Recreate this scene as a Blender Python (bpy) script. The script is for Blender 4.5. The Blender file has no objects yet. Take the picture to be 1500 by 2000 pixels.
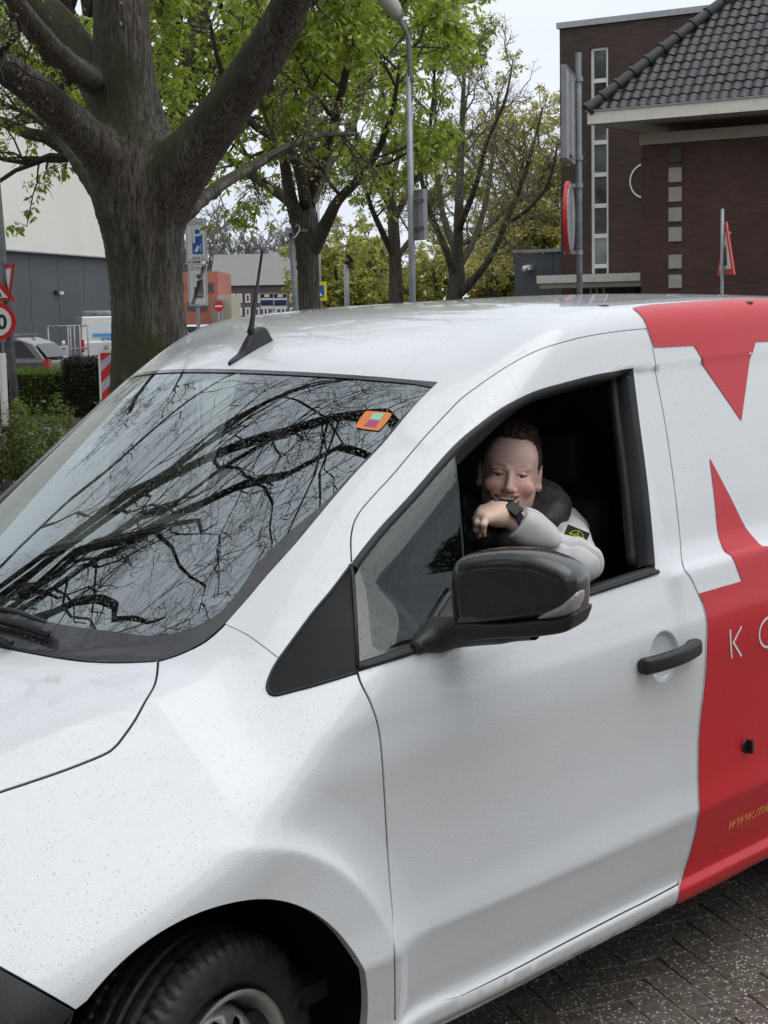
import bpy, bmesh, math, random
import numpy as np
from mathutils import Vector, Matrix, geometry
random.seed(7); RNG = np.random.default_rng(7)
S = bpy.context.scene
COL = S.collection

# ------------------------------------------------------------------ camera
FPX = 3200.0                       # focal length in pixels of a 1500 x 2000 frame
PIT, ROL, HED = math.radians(6.98), math.radians(1.1), math.radians(45.0)
TILT = 0.031                       # the van stands nose down on a gentle ramp
MV = np.array([[math.cos(TILT), 0, -math.sin(TILT)], [0, 1, 0], [math.sin(TILT), 0, math.cos(TILT)]])
CF = np.array([math.cos(HED)*math.cos(PIT), math.sin(HED)*math.cos(PIT), -math.sin(PIT)])
_r = np.array([math.sin(HED), -math.cos(HED), 0.0]); _u = np.cross(_r, CF)
CR = math.cos(ROL)*_r - math.sin(ROL)*_u
CU = math.sin(ROL)*_r + math.cos(ROL)*_u
CLOC = np.array([-1.938, -3.2345, 1.900])      # camera seen from the van
CW = MV @ CLOC                                 # camera in the world
cam_d = bpy.data.cameras.new('camera'); cam = bpy.data.objects.new('camera', cam_d); COL.objects.link(cam)
cam_d.sensor_fit = 'VERTICAL'; cam_d.sensor_height = 24.0; cam_d.sensor_width = 18.0
cam_d.lens = 24.0*FPX/2000.0
cam_d.clip_start = 0.05; cam_d.clip_end = 2000.0
mw = Matrix.Identity(4)
for i in range(3):
    mw[i][0] = CR[i]; mw[i][1] = CU[i]; mw[i][2] = -CF[i]; mw[i][3] = CW[i]
cam.matrix_world = mw
S.camera = cam

# ------------------------------------------------------------------ sky and sun (overcast)
SUN_DIR = np.array([0.10, -0.30, 0.93]); SUN_DIR /= np.linalg.norm(SUN_DIR)
wd = bpy.data.worlds.new('World'); S.world = wd; wd.use_nodes = True
nt = wd.node_tree; nt.nodes.clear()
out = nt.nodes.new('ShaderNodeOutputWorld'); bg = nt.nodes.new('ShaderNodeBackground')
sky = nt.nodes.new('ShaderNodeTexSky'); sky.sky_type = 'NISHITA'; sky.sun_disc = False
sky.sun_elevation = math.asin(SUN_DIR[2]); sky.sun_rotation = math.atan2(SUN_DIR[0], SUN_DIR[1])
sky.dust_density = 4.0; sky.air_density = 1.0
hs = nt.nodes.new('ShaderNodeHueSaturation'); hs.inputs['Saturation'].default_value = 0.10
mx = nt.nodes.new('ShaderNodeMix'); mx.data_type = 'RGBA'; mx.inputs[0].default_value = 0.86
tc = nt.nodes.new('ShaderNodeTexCoord'); mp = nt.nodes.new('ShaderNodeMapping'); mp.inputs['Scale'].default_value = (1.2, 1.2, 3.0)
nz = nt.nodes.new('ShaderNodeTexNoise'); nz.inputs['Scale'].default_value = 2.2; nz.inputs['Detail'].default_value = 5.0
cr = nt.nodes.new('ShaderNodeValToRGB')
cr.color_ramp.elements[0].position = 0.30; cr.color_ramp.elements[0].color = (5.15, 5.65, 6.3, 1)
cr.color_ramp.elements[1].position = 0.72; cr.color_ramp.elements[1].color = (7.05, 7.45, 8.05, 1)
L = nt.links.new
L(tc.outputs['Generated'], mp.inputs[0]); L(mp.outputs[0], nz.inputs['Vector']); L(nz.outputs['Fac'], cr.inputs[0])
L(sky.outputs[0], hs.inputs['Color']); L(hs.outputs[0], mx.inputs[6]); L(cr.outputs[0], mx.inputs[7])
L(mx.outputs[2], bg.inputs[0]); bg.inputs[1].default_value = 0.10
L(bg.outputs[0], out.inputs[0])
sd = bpy.data.lights.new('sun', 'SUN'); sun = bpy.data.objects.new('sun', sd); COL.objects.link(sun)
sd.energy = 0.8; sd.angle = math.radians(60); sd.color = (1.0, 0.98, 0.95)
sun.rotation_euler = Vector(SUN_DIR).to_track_quat('Z', 'Y').to_euler()
S.view_settings.view_transform = 'Standard'; S.view_settings.look = 'None'
S.view_settings.exposure = 0.66; S.view_settings.gamma = 1.0; S.view_settings.use_curve_mapping = False
S.cycles.max_bounces = 7; S.cycles.transparent_max_bounces = 10
S.cycles.caustics_reflective = False; S.cycles.caustics_refractive = False

# ------------------------------------------------------------------ helpers
def setp(o, label=None, cat=None, group=None, kind=None):
    if label: o['label'] = label
    if cat: o['category'] = cat
    if group: o['group'] = group
    if kind: o['kind'] = kind
    return o
def link(o, parent=None):
    COL.objects.link(o)
    if parent is not None: o.parent = parent
    return o
def empty(name, loc=(0, 0, 0), rz=0.0, label=None, cat=None, group=None):
    o = bpy.data.objects.new(name, None); o.location = loc; o.rotation_euler = (0, 0, rz)
    o.empty_display_size = 0.2
    COL.objects.link(o); return setp(o, label, cat, group)
def mesh_obj(name, V, Fc, mat, parent=None, smooth=False, normals=None, loc=None):
    me = bpy.data.meshes.new(name)
    me.from_pydata([tuple(map(float, v)) for v in V], [], [tuple(int(i) for i in f) for f in Fc])
    if mat is not None:
        for m in (mat if isinstance(mat, (list, tuple)) else [mat]): me.materials.append(m)
    if smooth or normals is not None:
        me.polygons.foreach_set('use_smooth', [True]*len(me.polygons))
    me.update()
    if normals is not None: me.normals_split_custom_set_from_vertices([tuple(map(float, n)) for n in normals])
    o = bpy.data.objects.new(name, me)
    if loc is not None: o.location = loc
    return link(o, parent)
class MB:
    """collects boxes, prisms and tubes into one mesh"""
    def __init__(s): s.v = []; s.f = []; s.m = []; s.mi = 0
    def add(s, V, Fc):
        b = len(s.v); s.v += [tuple(map(float, p)) for p in V]; s.f += [tuple(b+i for i in f) for f in Fc]; s.m += [s.mi]*len(Fc); return s
    def box(s, lo, hi, R=None, T=None):
        (a, b, c), (d, e, f) = lo, hi
        V = np.array([(a,b,c),(d,b,c),(d,e,c),(a,e,c),(a,b,f),(d,b,f),(d,e,f),(a,e,f)], float)
        if R is not None: V = V @ np.array(R).T
        if T is not None: V = V + np.array(T)
        return s.add(V, [(0,3,2,1),(4,5,6,7),(0,1,5,4),(1,2,6,5),(2,3,7,6),(3,0,4,7)])
    def cbox(s, c, d, R=None, T=None):
        return s.box([c[i]-d[i]/2 for i in range(3)], [c[i]+d[i]/2 for i in range(3)], R, T)
    def prism(s, poly, h0, h1, ax=2, T=None, R=None):
        """polygon extruded along axis ax"""
        n = len(poly); V = []
        for h in (h0, h1):
            for (a, b) in poly:
                V.append({0: (h, a, b), 1: (a, h, b), 2: (a, b, h)}[ax])
        V = np.array(V, float)
        if R is not None: V = V @ np.array(R).T
        if T is not None: V = V + np.array(T)
        Fc = [tuple(range(n))[::-1], tuple(range(n, 2*n))] + [(i, (i+1) % n, n+(i+1) % n, n+i) for i in range(n)]
        return s.add(V, Fc)
    def tube(s, pts, rad, n=8, cap=True):
        P = np.array(pts, float); m = len(P)
        rad = np.full(m, rad, float) if np.isscalar(rad) else np.array(rad, float)
        T = np.gradient(P, axis=0) if m > 2 else np.repeat((P[1]-P[0])[None], m, 0)
        T /= np.linalg.norm(T, axis=1)[:, None]+1e-12
        a = np.array([0, 0, 1.0]) if abs(T[0][2]) < 0.9 else np.array([1.0, 0, 0])
        nrm = np.cross(T[0], a); nrm /= np.linalg.norm(nrm)
        ang = np.linspace(0, 2*np.pi, n, endpoint=False); V = []
        for i in range(m):
            nrm = nrm - T[i]*(nrm@T[i]); nrm /= np.linalg.norm(nrm)+1e-12; b = np.cross(T[i], nrm)
            V.append(P[i]+rad[i]*(np.cos(ang)[:, None]*nrm+np.sin(ang)[:, None]*b))
        V = np.concatenate(V); Fc = []
        for i in range(m-1):
            for j in range(n):
                k = (j+1) % n; Fc.append((i*n+j, i*n+k, (i+1)*n+k, (i+1)*n+j))
        if cap: Fc += [tuple(range(n))[::-1], tuple(range((m-1)*n, m*n))]
        return s.add(V, Fc)
    def lathe(s, prof, n=24, T=None, R=None, cap=False):
        """profile (r, h) turned about z"""
        V = []; m = len(prof)
        for (r, h) in prof:
            for j in range(n):
                t = 2*math.pi*j/n; V.append((r*math.cos(t), r*math.sin(t), h))
        V = np.array(V, float)
        if R is not None: V = V @ np.array(R).T
        if T is not None: V = V + np.array(T)
        Fc = []
        for i in range(m-1):
            for j in range(n):
                k = (j+1) % n; Fc.append((i*n+j, i*n+k, (i+1)*n+k, (i+1)*n+j))
        if cap: Fc += [tuple(range(n))[::-1], tuple(range((m-1)*n, m*n))]
        return s.add(V, Fc)
    def build(s, name, mat, parent=None, smooth=False, loc=None, auto=None):
        o = mesh_obj(name, s.v, s.f, mat, parent, smooth, loc=loc)
        if any(s.m): o.data.polygons.foreach_set('material_index', s.m)
        if auto is not None:
            o.data.polygons.foreach_set('use_smooth', [True]*len(o.data.polygons))
            o.data.set_sharp_from_angle(angle=math.radians(auto))
        return o
def bevel(o, w=0.004, seg=2):
    m = o.modifiers.new('bevel', 'BEVEL'); m.width = w; m.segments = seg; m.limit_method = 'ANGLE'; m.angle_limit = math.radians(40); m.harden_normals = False
    return o
def spl(P, n=6, closed=False):
    """Catmull-Rom through points"""
    P = np.array(P, float); m = len(P); o = []
    rng = range(m) if closed else range(m-1)
    for i in rng:
        if closed: a, b, c, d = P[(i-1) % m], P[i], P[(i+1) % m], P[(i+2) % m]
        else: a, b, c, d = P[max(i-1, 0)], P[i], P[i+1], P[min(i+2, m-1)]
        for k in range(n):
            t = k/n
            o.append(0.5*((2*b)+(c-a)*t+(2*a-5*b+4*c-d)*t*t+(3*b-a-3*c+d)*t**3))
    if not closed: o.append(P[-1])
    return np.array(o)
def sstep(e0, e1, x):
    t = np.clip((x-e0)/(e1-e0), 0, 1); return t*t*(3-2*t)
# pixel (1500 x 2000) to world point at a depth along the view axis, or on a height
def wray(px, py): return CF + CR*((px-750)/FPX) - CU*((py-1000)/FPX)
def wat(px, py, depth): return CW + wray(px, py)*depth
def wpos(px, dist, z=0.0):
    """ground position on the heading of column px (at the horizon row) at a horizontal distance"""
    d = wray(px, 608+0.0192*(750-px)); h = np.array([d[0], d[1]])/math.hypot(d[0], d[1])
    return np.array([CW[0]+h[0]*dist, CW[1]+h[1]*dist, z])
def zat(px, py, dist):
    d = wray(px, py); return CW[2]+d[2]/math.hypot(d[0], d[1])*dist

# ------------------------------------------------------------------ materials
MATS = {}
class NT:
    def __init__(s, name):
        s.m = bpy.data.materials.new(name); s.m.use_nodes = True; s.t = s.m.node_tree
        s.b = s.t.nodes.get('Principled BSDF'); s.o = s.t.nodes.get('Material Output')
    def n(s, typ, **kw):
        x = s.t.nodes.new('ShaderNode'+typ)
        for k, v in kw.items():
            if k.startswith('i_'): x.inputs[k[2:].replace('_', ' ')].default_value = v
            else: setattr(x, k, v)
        return x
    def l(s, a, b): s.t.links.new(a, b)
    def obj(s, scale=None):
        c = s.n('TexCoord').outputs['Object']
        if scale is None: return c
        m = s.n('Mapping'); m.inputs['Scale'].default_value = scale if not np.isscalar(scale) else (scale,)*3
        s.l(c, m.inputs[0]); return m.outputs[0]
    def gen(s): return s.n('NewGeometry').outputs['Position']
    def noise(s, vec, scale, detail=4, rough=0.55):
        x = s.n('TexNoise'); x.inputs['Scale'].default_value = scale; x.inputs['Detail'].default_value = detail; x.inputs['Roughness'].default_value = rough
        s.l(vec, x.inputs['Vector']); return x.outputs['Fac']
    def ramp(s, fac, stops):
        x = s.n('ValToRGB'); e = x.color_ramp.elements
        while len(e) < len(stops): e.new(0.5)
        for k, (p, c) in enumerate(stops):
            e[k].position = p; e[k].color = (*c, 1) if not np.isscalar(c) else (c, c, c, 1)
        s.l(fac, x.inputs[0]); return x.outputs[0]
    def math(s, op, a, b=None, c=None):
        x = s.n('Math'); x.operation = op
        for i, v in enumerate((a, b, c)):
            if v is None: continue
            if hasattr(v, 'is_output'): s.l(v, x.inputs[i])
            else: x.inputs[i].default_value = v
        return x.outputs[0]
    def mix(s, fac, a, b, mode='MIX'):
        x = s.n('Mix'); x.data_type = 'RGBA'; x.blend_type = mode
        for i, v in ((0, fac), (6, a), (7, b)):
            if hasattr(v, 'is_output'): s.l(v, x.inputs[i])
            elif i == 0: x.inputs[0].default_value = v
            else: x.inputs[i].default_value = (*v, 1)
        return x.outputs[2]
    def bump(s, h, strength=0.3, dist=0.01, normal=None):
        x = s.n('Bump'); x.inputs['Strength'].default_value = strength; x.inputs['Distance'].default_value = dist
        s.l(h, x.inputs['Height'])
        if normal is not None: s.l(normal, x.inputs['Normal'])
        return x.outputs[0]
    def set(s, **kw):
        for k, v in kw.items():
            i = s.b.inputs[k.replace('_', ' ')]
            if hasattr(v, 'is_output'): s.l(v, i)
            else: i.default_value = (*v, 1) if isinstance(v, tuple) and len(v) == 3 and i.type == 'RGBA' else v
        return s
def simple(name, col, rough=0.5, metal=0.0, var=0.12, scale=8.0, bump=0.0, bscale=60.0, spec=0.5, coat=0.0):
    if name in MATS: return MATS[name]
    s = NT(name); c = s.gen(); f = s.noise(c, scale, 5)
    col = np.array(col, float)
    s.set(Base_Color=s.ramp(f, [(0.3, tuple(col*(1-var))), (0.7, tuple(np.minimum(col*(1+var), 1)))]), Metallic=metal, Specular_IOR_Level=spec)
    s.set(Roughness=s.ramp(f, [(0.3, max(rough-0.06, 0.02)), (0.7, min(rough+0.06, 1))]))
    if coat: s.set(Coat_Weight=coat, Coat_Roughness=0.04)
    if bump: s.set(Normal=s.bump(s.noise(c, bscale, 3), bump, 0.004))
    MATS[name] = s.m; return s.m
def paint(name, col, drops=0.5, rough=0.32, coat=1.0, coat_rough=0.05):
    """wet car paint: clear coat with rain beads as fine relief"""
    s = NT(name); c = s.gen()
    hs = []; wob = s.math('MULTIPLY', s.math('SUBTRACT', s.noise(c, 2.2, 2), 0.5), 0.9)
    for sc, lo, hi, keep in ((110.0, 0.10, 0.26, 0.70), (190.0, 0.10, 0.30, 0.60), (330., 0.12, 0.34, 0.55)):
        v = s.n('TexVoronoi'); v.inputs['Scale'].default_value = sc; s.l(c, v.inputs['Vector'])
        d = s.n('MapRange'); d.interpolation_type = 'SMOOTHSTEP'
        d.inputs['From Min'].default_value = hi; d.inputs['From Max'].default_value = lo
        s.l(v.outputs['Distance'], d.inputs['Value'])
        sp = s.n('SeparateColor'); s.l(v.outputs['Color'], sp.inputs[0])
        big = s.math('GREATER_THAN', s.math('ADD', sp.outputs[0], wob), keep)
        hs.append(s.math('MULTIPLY', s.math('MULTIPLY', d.outputs[0], big), 110.0/sc))
    h = s.math('ADD', s.math('MAXIMUM', hs[0], hs[1]), hs[2])
    nrm = s.bump(h, drops, 0.0014)
    tint = s.noise(c, 1.3, 3)
    col = np.array(col, float)
    s.set(Base_Color=s.ramp(tint, [(0.3, tuple(col*0.97)), (0.7, tuple(col*1.02))]), Roughness=rough, Coat_Weight=coat, Coat_Roughness=coat_rough, Coat_Normal=nrm, Normal=nrm)
    MATS[name] = s.m; return s.m
def glass(name, tint=(0.80, 0.88, 0.86), ior=1.75, drops=0.25, rough=0.0, coat=0.05):
    s = NT(name); c = s.gen(); s.t.nodes.remove(s.b)
    v = s.n('TexVoronoi'); v.inputs['Scale'].default_value = 210.0; s.l(c, v.inputs['Vector'])
    d = s.n('MapRange'); d.interpolation_type = 'SMOOTHSTEP'; d.inputs['From Min'].default_value = 0.32; d.inputs['From Max'].default_value = 0.08
    s.l(v.outputs['Distance'], d.inputs['Value'])
    sp = s.n('SeparateColor'); s.l(v.outputs['Color'], sp.inputs[0])
    h = s.math('MULTIPLY', d.outputs[0], s.math('GREATER_THAN', s.math('ADD', sp.outputs[0], s.math('MULTIPLY', s.math('SUBTRACT', s.noise(c, 4.0, 2), 0.5), 1.0)), 0.66))
    nrm = s.bump(h, drops, 0.0015)
    fr = s.n('Fresnel'); fr.inputs['IOR'].default_value = ior; s.l(nrm, fr.inputs['Normal']); frm = s.math('ADD', fr.outputs[0], coat)
    tr = s.n('BsdfTransparent'); tr.inputs[0].default_value = (*tint, 1)
    gl = s.n('BsdfGlossy'); gl.inputs['Roughness'].default_value = rough; gl.inputs[0].default_value = (0.86, 0.93, 0.93, 1); s.l(nrm, gl.inputs['Normal'])
    m = s.n('MixShader'); s.l(frm, m.inputs[0]); s.l(tr.outputs[0], m.inputs[1]); s.l(gl.outputs[0], m.inputs[2])
    s.l(m.outputs[0], s.o.inputs[0]); MATS[name] = s.m; return s.m
# ================================================================== the van: one smooth body surface
def lut(xs, ys, lo, hi, n=3000, sig=0.012):
    """monotone cubic table, slightly smoothed"""
    xs = np.array(xs, float); ys = np.array(ys, float); h = np.diff(xs); d = np.diff(ys)/h
    m = np.zeros(len(xs)); m[0] = d[0]; m[-1] = d[-1]
    for i in range(1, len(xs)-1):
        if d[i-1]*d[i] > 0:
            w1, w2 = 2*h[i]+h[i-1], h[i]+2*h[i-1]; m[i] = (w1+w2)/(w1/d[i-1]+w2/d[i])
    g = np.linspace(lo, hi, n); k = np.clip(np.searchsorted(xs, g)-1, 0, len(h)-1); t = (g-xs[k])/h[k]
    y = (2*t**3-3*t**2+1)*ys[k]+(t**3-2*t**2+t)*h[k]*m[k]+(-2*t**3+3*t**2)*ys[k+1]+(t**3-t**2)*h[k]*m[k+1]
    y = np.where(g < xs[0], ys[0]+(g-xs[0])*d[0], np.where(g > xs[-1], ys[-1]+(g-xs[-1])*d[-1], y))
    if sig > 0:
        st = (hi-lo)/(n-1); r = int(3*sig/st); ker = np.exp(-0.5*(np.arange(-r, r+1)*st/sig)**2); ker /= ker.sum()
        y = np.convolve(np.pad(y, r, mode='reflect', reflect_type='odd'), ker, 'valid')
    return g, y
L_side = lut([.05, .20, .262, .285, .316, .325, .331, .400, .500, .514, .521, .537, .600, .700, .830, .930, 1.000, 1.050, 1.100, 1.145, 1.165, 1.30, 1.45, 1.60, 1.70, 1.78, 1.90],
             [.74, .835, .868, .889, .8955, .8850, .8800, .8945, .9195, .9235, .9236, .9217, .9155, .9145, .9195, .9250, .9245, .9170, .9035, .8895, .880, .848, .810, .768, .738, .712, .67], .0, 2.0, 6000, .0028)
L_roof = lut([.3, .5, .73, .85, 1.0, 1.2, 1.5, 2.0, 2.6, 3.4, 4.3], [1.48, 1.588, 1.693, 1.735, 1.771, 1.801, 1.817, 1.817, 1.794, 1.745, 1.68], 0, 4.6, 3000, .05)
L_hood = lut([-1.0, -.9, -.8, -.65, -.5, -.3, -.19, .05, .3, .6], [.70, .80, .872, .95, 1.005, 1.060, 1.087, 1.134, 1.17, 1.2], -1.2, .8, 3000, .04)
L_pinch = lut([-.95, -.88, -.80, -.65, -.5, -.3, -.1, .15, .5], [-.42, -.300, -.212, -.112, -.056, -.020, -.004, 0., 0.], -1.2, 6.0, 4000, .05)
def LU(t, x): return np.interp(x, t[0], t[1])
def smax3(a, b, r):
    h = np.maximum(r-np.abs(a-b), 0)/r; return np.maximum(a, b)+h*h*h*r/6
ARC_X, ARC_Z, ARC_R = -.150, .355, .400
HDX, HDZ = 1.300, .947
def Ys(x, z):
    y = LU(L_side, z)
    y = y + LU(L_pinch, x)*(1-0.75*sstep(1.1, 1.3, z))
    # cabin narrows forward above the belt
    y = y - sstep(1.08, 1.26, z)*0.100*np.clip((1.35-x)/1.1, 0, 1.4)**2
    # rear body: ledge at the belt and step under the cant rail
    k = sstep(1.34, 1.42, x)
    y = y + k*(0.010*sstep(1.152, 1.138, z) - 0.006*sstep(1.139, 1.05, z) - 0.009*sstep(1.642, 1.632, z)*sstep(1.15, 1.2, z))
    # wheel arch flare
    r = np.sqrt((x-ARC_X)**2+(z-ARC_Z)**2)
    rq = .003*np.log1p(np.exp(np.clip((r-.5)/.003, -40, 40))); fl = -.040*(1-np.exp(-rq/.050))
    y = y + (0.026+fl)*sstep(.95, .62, r)*sstep(.20, .30, z)
    # soft shoulder bulge running down over the wing
    y = y + 0.010*np.exp(-((z-(0.98-0.42*np.clip(.25-x, 0, 1)))/.10)**2)*sstep(.45, -.15, x)
    # grip recess behind the door handle
    q = np.sqrt(((x-HDX)/1.0)**2+((z-HDZ)/1.05)**2)
    y = y - 0.020*sstep(.060, .050, q)*(1-.5*np.minimum(q/.06, 1)**2)
    return y
def Ztop(x, y):
    a = np.abs(y)
    kr = .05+.18*sstep(1.28, .84, x)
    roof = LU(L_roof, x)-kr*y*y-1.2*np.clip(a-.52, 0, 1)**3
    wind = 1.646+.66*(x-.873)-.035*(x-.5)**2+.38*(.36-y*y)
    cab = -smax3(-roof, -wind, .05)
    yc = .64+.33*np.minimum(x+.04, 0)+.06*np.clip(x+.04, 0, .6)
    e = (a-yc)/.022
    hood = LU(L_hood, x)-.04*y*y-(.62+.10*sstep(.22, -.18, x))*.022*np.log1p(np.exp(np.clip(e, -40, 40)))
    return cab, hood
def Fv(P):
    x, y, z = P[..., 0], P[..., 1], P[..., 2]
    a = np.abs(y); cab, hood = Ztop(x, y)
    fs = (a-Ys(x, z))*.97
    slope = np.where(x < .85, .83, 1.0)
    slope = .83+.17*sstep(.75, 1.0, x)
    fc = smax3(fs, (z-cab)*slope, .085)
    fh = smax3(fs, (z-hood)*.94, .10)
    f = -smax3(-fc, -fh, .035)           # cabin joined to the front end
    f = smax3(f, -x-.86-.25*(z-.6)**2+.0*a, .10)
    return smax3(f, x-4.22, .08)
def gradF(P, e=.003):
    g = np.zeros_like(P)
    for i in range(3):
        d = np.zeros(3); d[i] = e
        g[..., i] = Fv(P+d)-Fv(P-d)
    return g/(np.linalg.norm(g, axis=-1, keepdims=True)+1e-12)
def march(O, D, t0, t1, n=60, lev=0.0):
    """first crossing of the body surface along rays O + t D"""
    O = np.asarray(O, float); D = np.broadcast_to(np.asarray(D, float), O.shape)
    ts = np.linspace(t0, t1, n); prev = Fv(O+D*ts[0])-lev
    lo = np.full(len(O), t0); hi = np.full(len(O), np.nan); done = np.zeros(len(O), bool)
    for k in range(1, n):
        cur = Fv(O+D*ts[k])-lev
        hit = (~done) & (cur <= 0)
        lo[hit] = ts[k-1]; hi[hit] = ts[k]; done |= hit
        prev = cur
        if done.all(): break
    bad = ~done; hi[bad] = t1; lo[bad] = t1
    for _ in range(26):
        m = (lo+hi)/2; v = Fv(O+D*m[:, None])-lev; ins = v <= 0
        hi = np.where(ins, m, hi); lo = np.where(ins, lo, m)
    return O+D*hi[:, None], done
VF, VR_, VU = CF@MV, CR@MV, CU@MV          # camera axes in the van's frame
def unpx(pts):
    """photo pixels -> points on the body surface (van frame)"""
    p = np.array(pts, float)
    D = VF[None]+VR_[None]*((p[:, 0:1]-750)/FPX)-VU[None]*((p[:, 1:2]-1000)/FPX)
    P, ok = march(np.repeat(CLOC[None], len(p), 0), D, 2.2, 7.5, 110)
    return P
# ------------------------------------------------------------------ signed-distance modelling (surface nets)
def sdf_mesh(fn, lo, hi, res):
    lo = np.array(lo, float); hi = np.array(hi, float); n = np.ceil((hi-lo)/res).astype(int)+1
    ax = [lo[i]+np.arange(n[i])*res for i in range(3)]
    X, Y, Z = np.meshgrid(*ax, indexing='ij', sparse=True)
    D = np.broadcast_to(fn(X, Y, Z), tuple(n)).astype(np.float32)
    ins = D < 0
    nx, ny, nz = n
    c = np.zeros((nx-1, ny-1, nz-1), np.int8)
    for a in (0, 1):
        for b in (0, 1):
            for e in (0, 1): c += ins[a:nx-1+a, b:ny-1+b, e:nz-1+e]
    act = (c > 0) & (c < 8); idx = np.full(act.shape, -1, int); I = np.argwhere(act); idx[act] = np.arange(len(I))
    acc = np.zeros((len(I), 3)); cnt = np.zeros(len(I))
    cs = [(a, b, e) for a in (0, 1) for b in (0, 1) for e in (0, 1)]
    for p in cs:
        for k in range(3):
            if p[k] == 1: continue
            q = list(p); q[k] = 1
            d0 = D[I[:, 0]+p[0], I[:, 1]+p[1], I[:, 2]+p[2]]; d1 = D[I[:, 0]+q[0], I[:, 1]+q[1], I[:, 2]+q[2]]
            m = (d0 < 0) != (d1 < 0); t = np.where(m, d0/np.where(m, d0-d1, 1), 0)
            for a in range(3): acc[m, a] += (p[a]+(t[m] if a == k else 0))
            cnt[m] += 1
    V = lo+(I+acc/cnt[:, None])*res
    Fc = []
    for k in range(3):
        sl0 = [slice(1, -1)]*3; sl0[k] = slice(0, n[k]-1); sl1 = list(sl0); sl1[k] = slice(1, n[k])
        a, b = ins[tuple(sl0)], ins[tuple(sl1)]; E = np.argwhere(a != b)
        s = a[E[:, 0], E[:, 1], E[:, 2]]
        base = E.copy()
        for j in range(3):
            if j != k: base[:, j] += 1
        i, j = (k+1) % 3, (k+2) % 3
        def g(di, dj):
            q = base.copy(); q[:, i] += di; q[:, j] += dj; return idx[q[:, 0], q[:, 1], q[:, 2]]
        Q = np.stack([g(-1, -1), g(0, -1), g(0, 0), g(-1, 0)], 1)
        Q[~s] = Q[~s][:, ::-1]; Fc.append(Q)
    return V, np.concatenate(Fc)
def smin(a, b, k):
    h = np.maximum(k-np.abs(a-b), 0)/k; return np.minimum(a, b)-h*h*h*k/6
def sd_ell(X, Y, Z, c, r):
    k0 = np.sqrt(((X-c[0])/r[0])**2+((Y-c[1])/r[1])**2+((Z-c[2])/r[2])**2)
    k1 = np.sqrt(((X-c[0])/r[0]**2)**2+((Y-c[1])/r[1]**2)**2+((Z-c[2])/r[2]**2)**2)
    return k0*(k0-1)/np.maximum(k1, 1e-6)
def sd_cap(X, Y, Z, a, b, ra, rb):
    a = np.array(a, float); b = np.array(b, float); d = b-a; L2 = d@d
    t = np.clip(((X-a[0])*d[0]+(Y-a[1])*d[1]+(Z-a[2])*d[2])/L2, 0, 1)
    return np.sqrt((X-a[0]-t*d[0])**2+(Y-a[1]-t*d[1])**2+(Z-a[2]-t*d[2])**2)-(ra+(rb-ra)*t)
def sd_poly2(U, V, poly):
    P = np.array(poly, float); d = np.full(np.broadcast(U, V).shape, 1e9); s = np.ones_like(d); n = len(P); j = n-1
    for i in range(n):
        e = P[j]-P[i]; wx, wy = U-P[i][0], V-P[i][1]
        t = np.clip((wx*e[0]+wy*e[1])/(e@e), 0, 1); d = np.minimum(d, (wx-e[0]*t)**2+(wy-e[1]*t)**2)
        c1 = V >= P[i][1]; c2 = V < P[j][1]; c3 = e[0]*wy > e[1]*wx
        s = np.where((c1 & c2 & c3) | (~c1 & ~c2 & ~c3), -s, s); j = i
    return s*np.sqrt(d)
def sdf_obj(name, fn, lo, hi, res, mat, parent=None, frame=None, mods=True):
    """fn in local axes; frame = (origin, 3x3 rows) maps local to parent space"""
    V, Fc = sdf_mesh(fn, lo, hi, res)
    if frame is not None: V = np.array(frame[0])+V@np.array(frame[1])
    return mesh_obj(name, V, Fc, mat, parent, True)
# ================================================================== trees
def nrm(v): return v/(np.linalg.norm(v, axis=-1, keepdims=True)+1e-9)
def bark(name, c1, c2, moss=(.05, .06, .015), mossy=.45, sc=1.0):
    s = NT(name); c = s.gen()
    m = s.n('Mapping'); m.inputs['Scale'].default_value = (16*sc, 16*sc, 1.3*sc); s.l(c, m.inputs[0])
    f = s.noise(m.outputs[0], 2.6, 8, .7); g = s.noise(c, 1.1*sc, 4, .6); k = s.noise(c, 9*sc, 4, .6)
    col = s.ramp(f, [(.40, tuple(np.array(c1)*.30)), (.47, c1), (.60, c2)])
    geo = s.n('NewGeometry'); sp = s.n('SeparateXYZ'); s.l(geo.outputs['Normal'], sp.inputs[0])
    side = s.math('ADD', s.math('MULTIPLY', sp.outputs[0], -.28), s.math('MULTIPLY', sp.outputs[2], .30))
    mf = s.math('ADD', s.math('ADD', g, side), s.math('MULTIPLY', s.math('SUBTRACT', k, .5), .5))
    col = s.mix(s.ramp(mf, [(.58, 0.0), (.80, mossy)]), col, moss)
    mv = s.n('Mapping'); mv.inputs['Scale'].default_value = (3.0, 3.0, .35); s.l(c, mv.inputs[0])
    col = s.mix(s.ramp(s.noise(mv.outputs[0], 1.4, 4), [(.46, 0.), (.62, .55)]), col, tuple(np.array(c1)*.40))
    lic = s.ramp(s.noise(c, 26*sc, 3), [(.66, 0.), (.74, .4)])
    col = s.mix(lic, col, (.22, .22, .19))
    s.set(Base_Color=col, Roughness=.85, Normal=s.bump(f, .9, .05/sc)); return s.m
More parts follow.
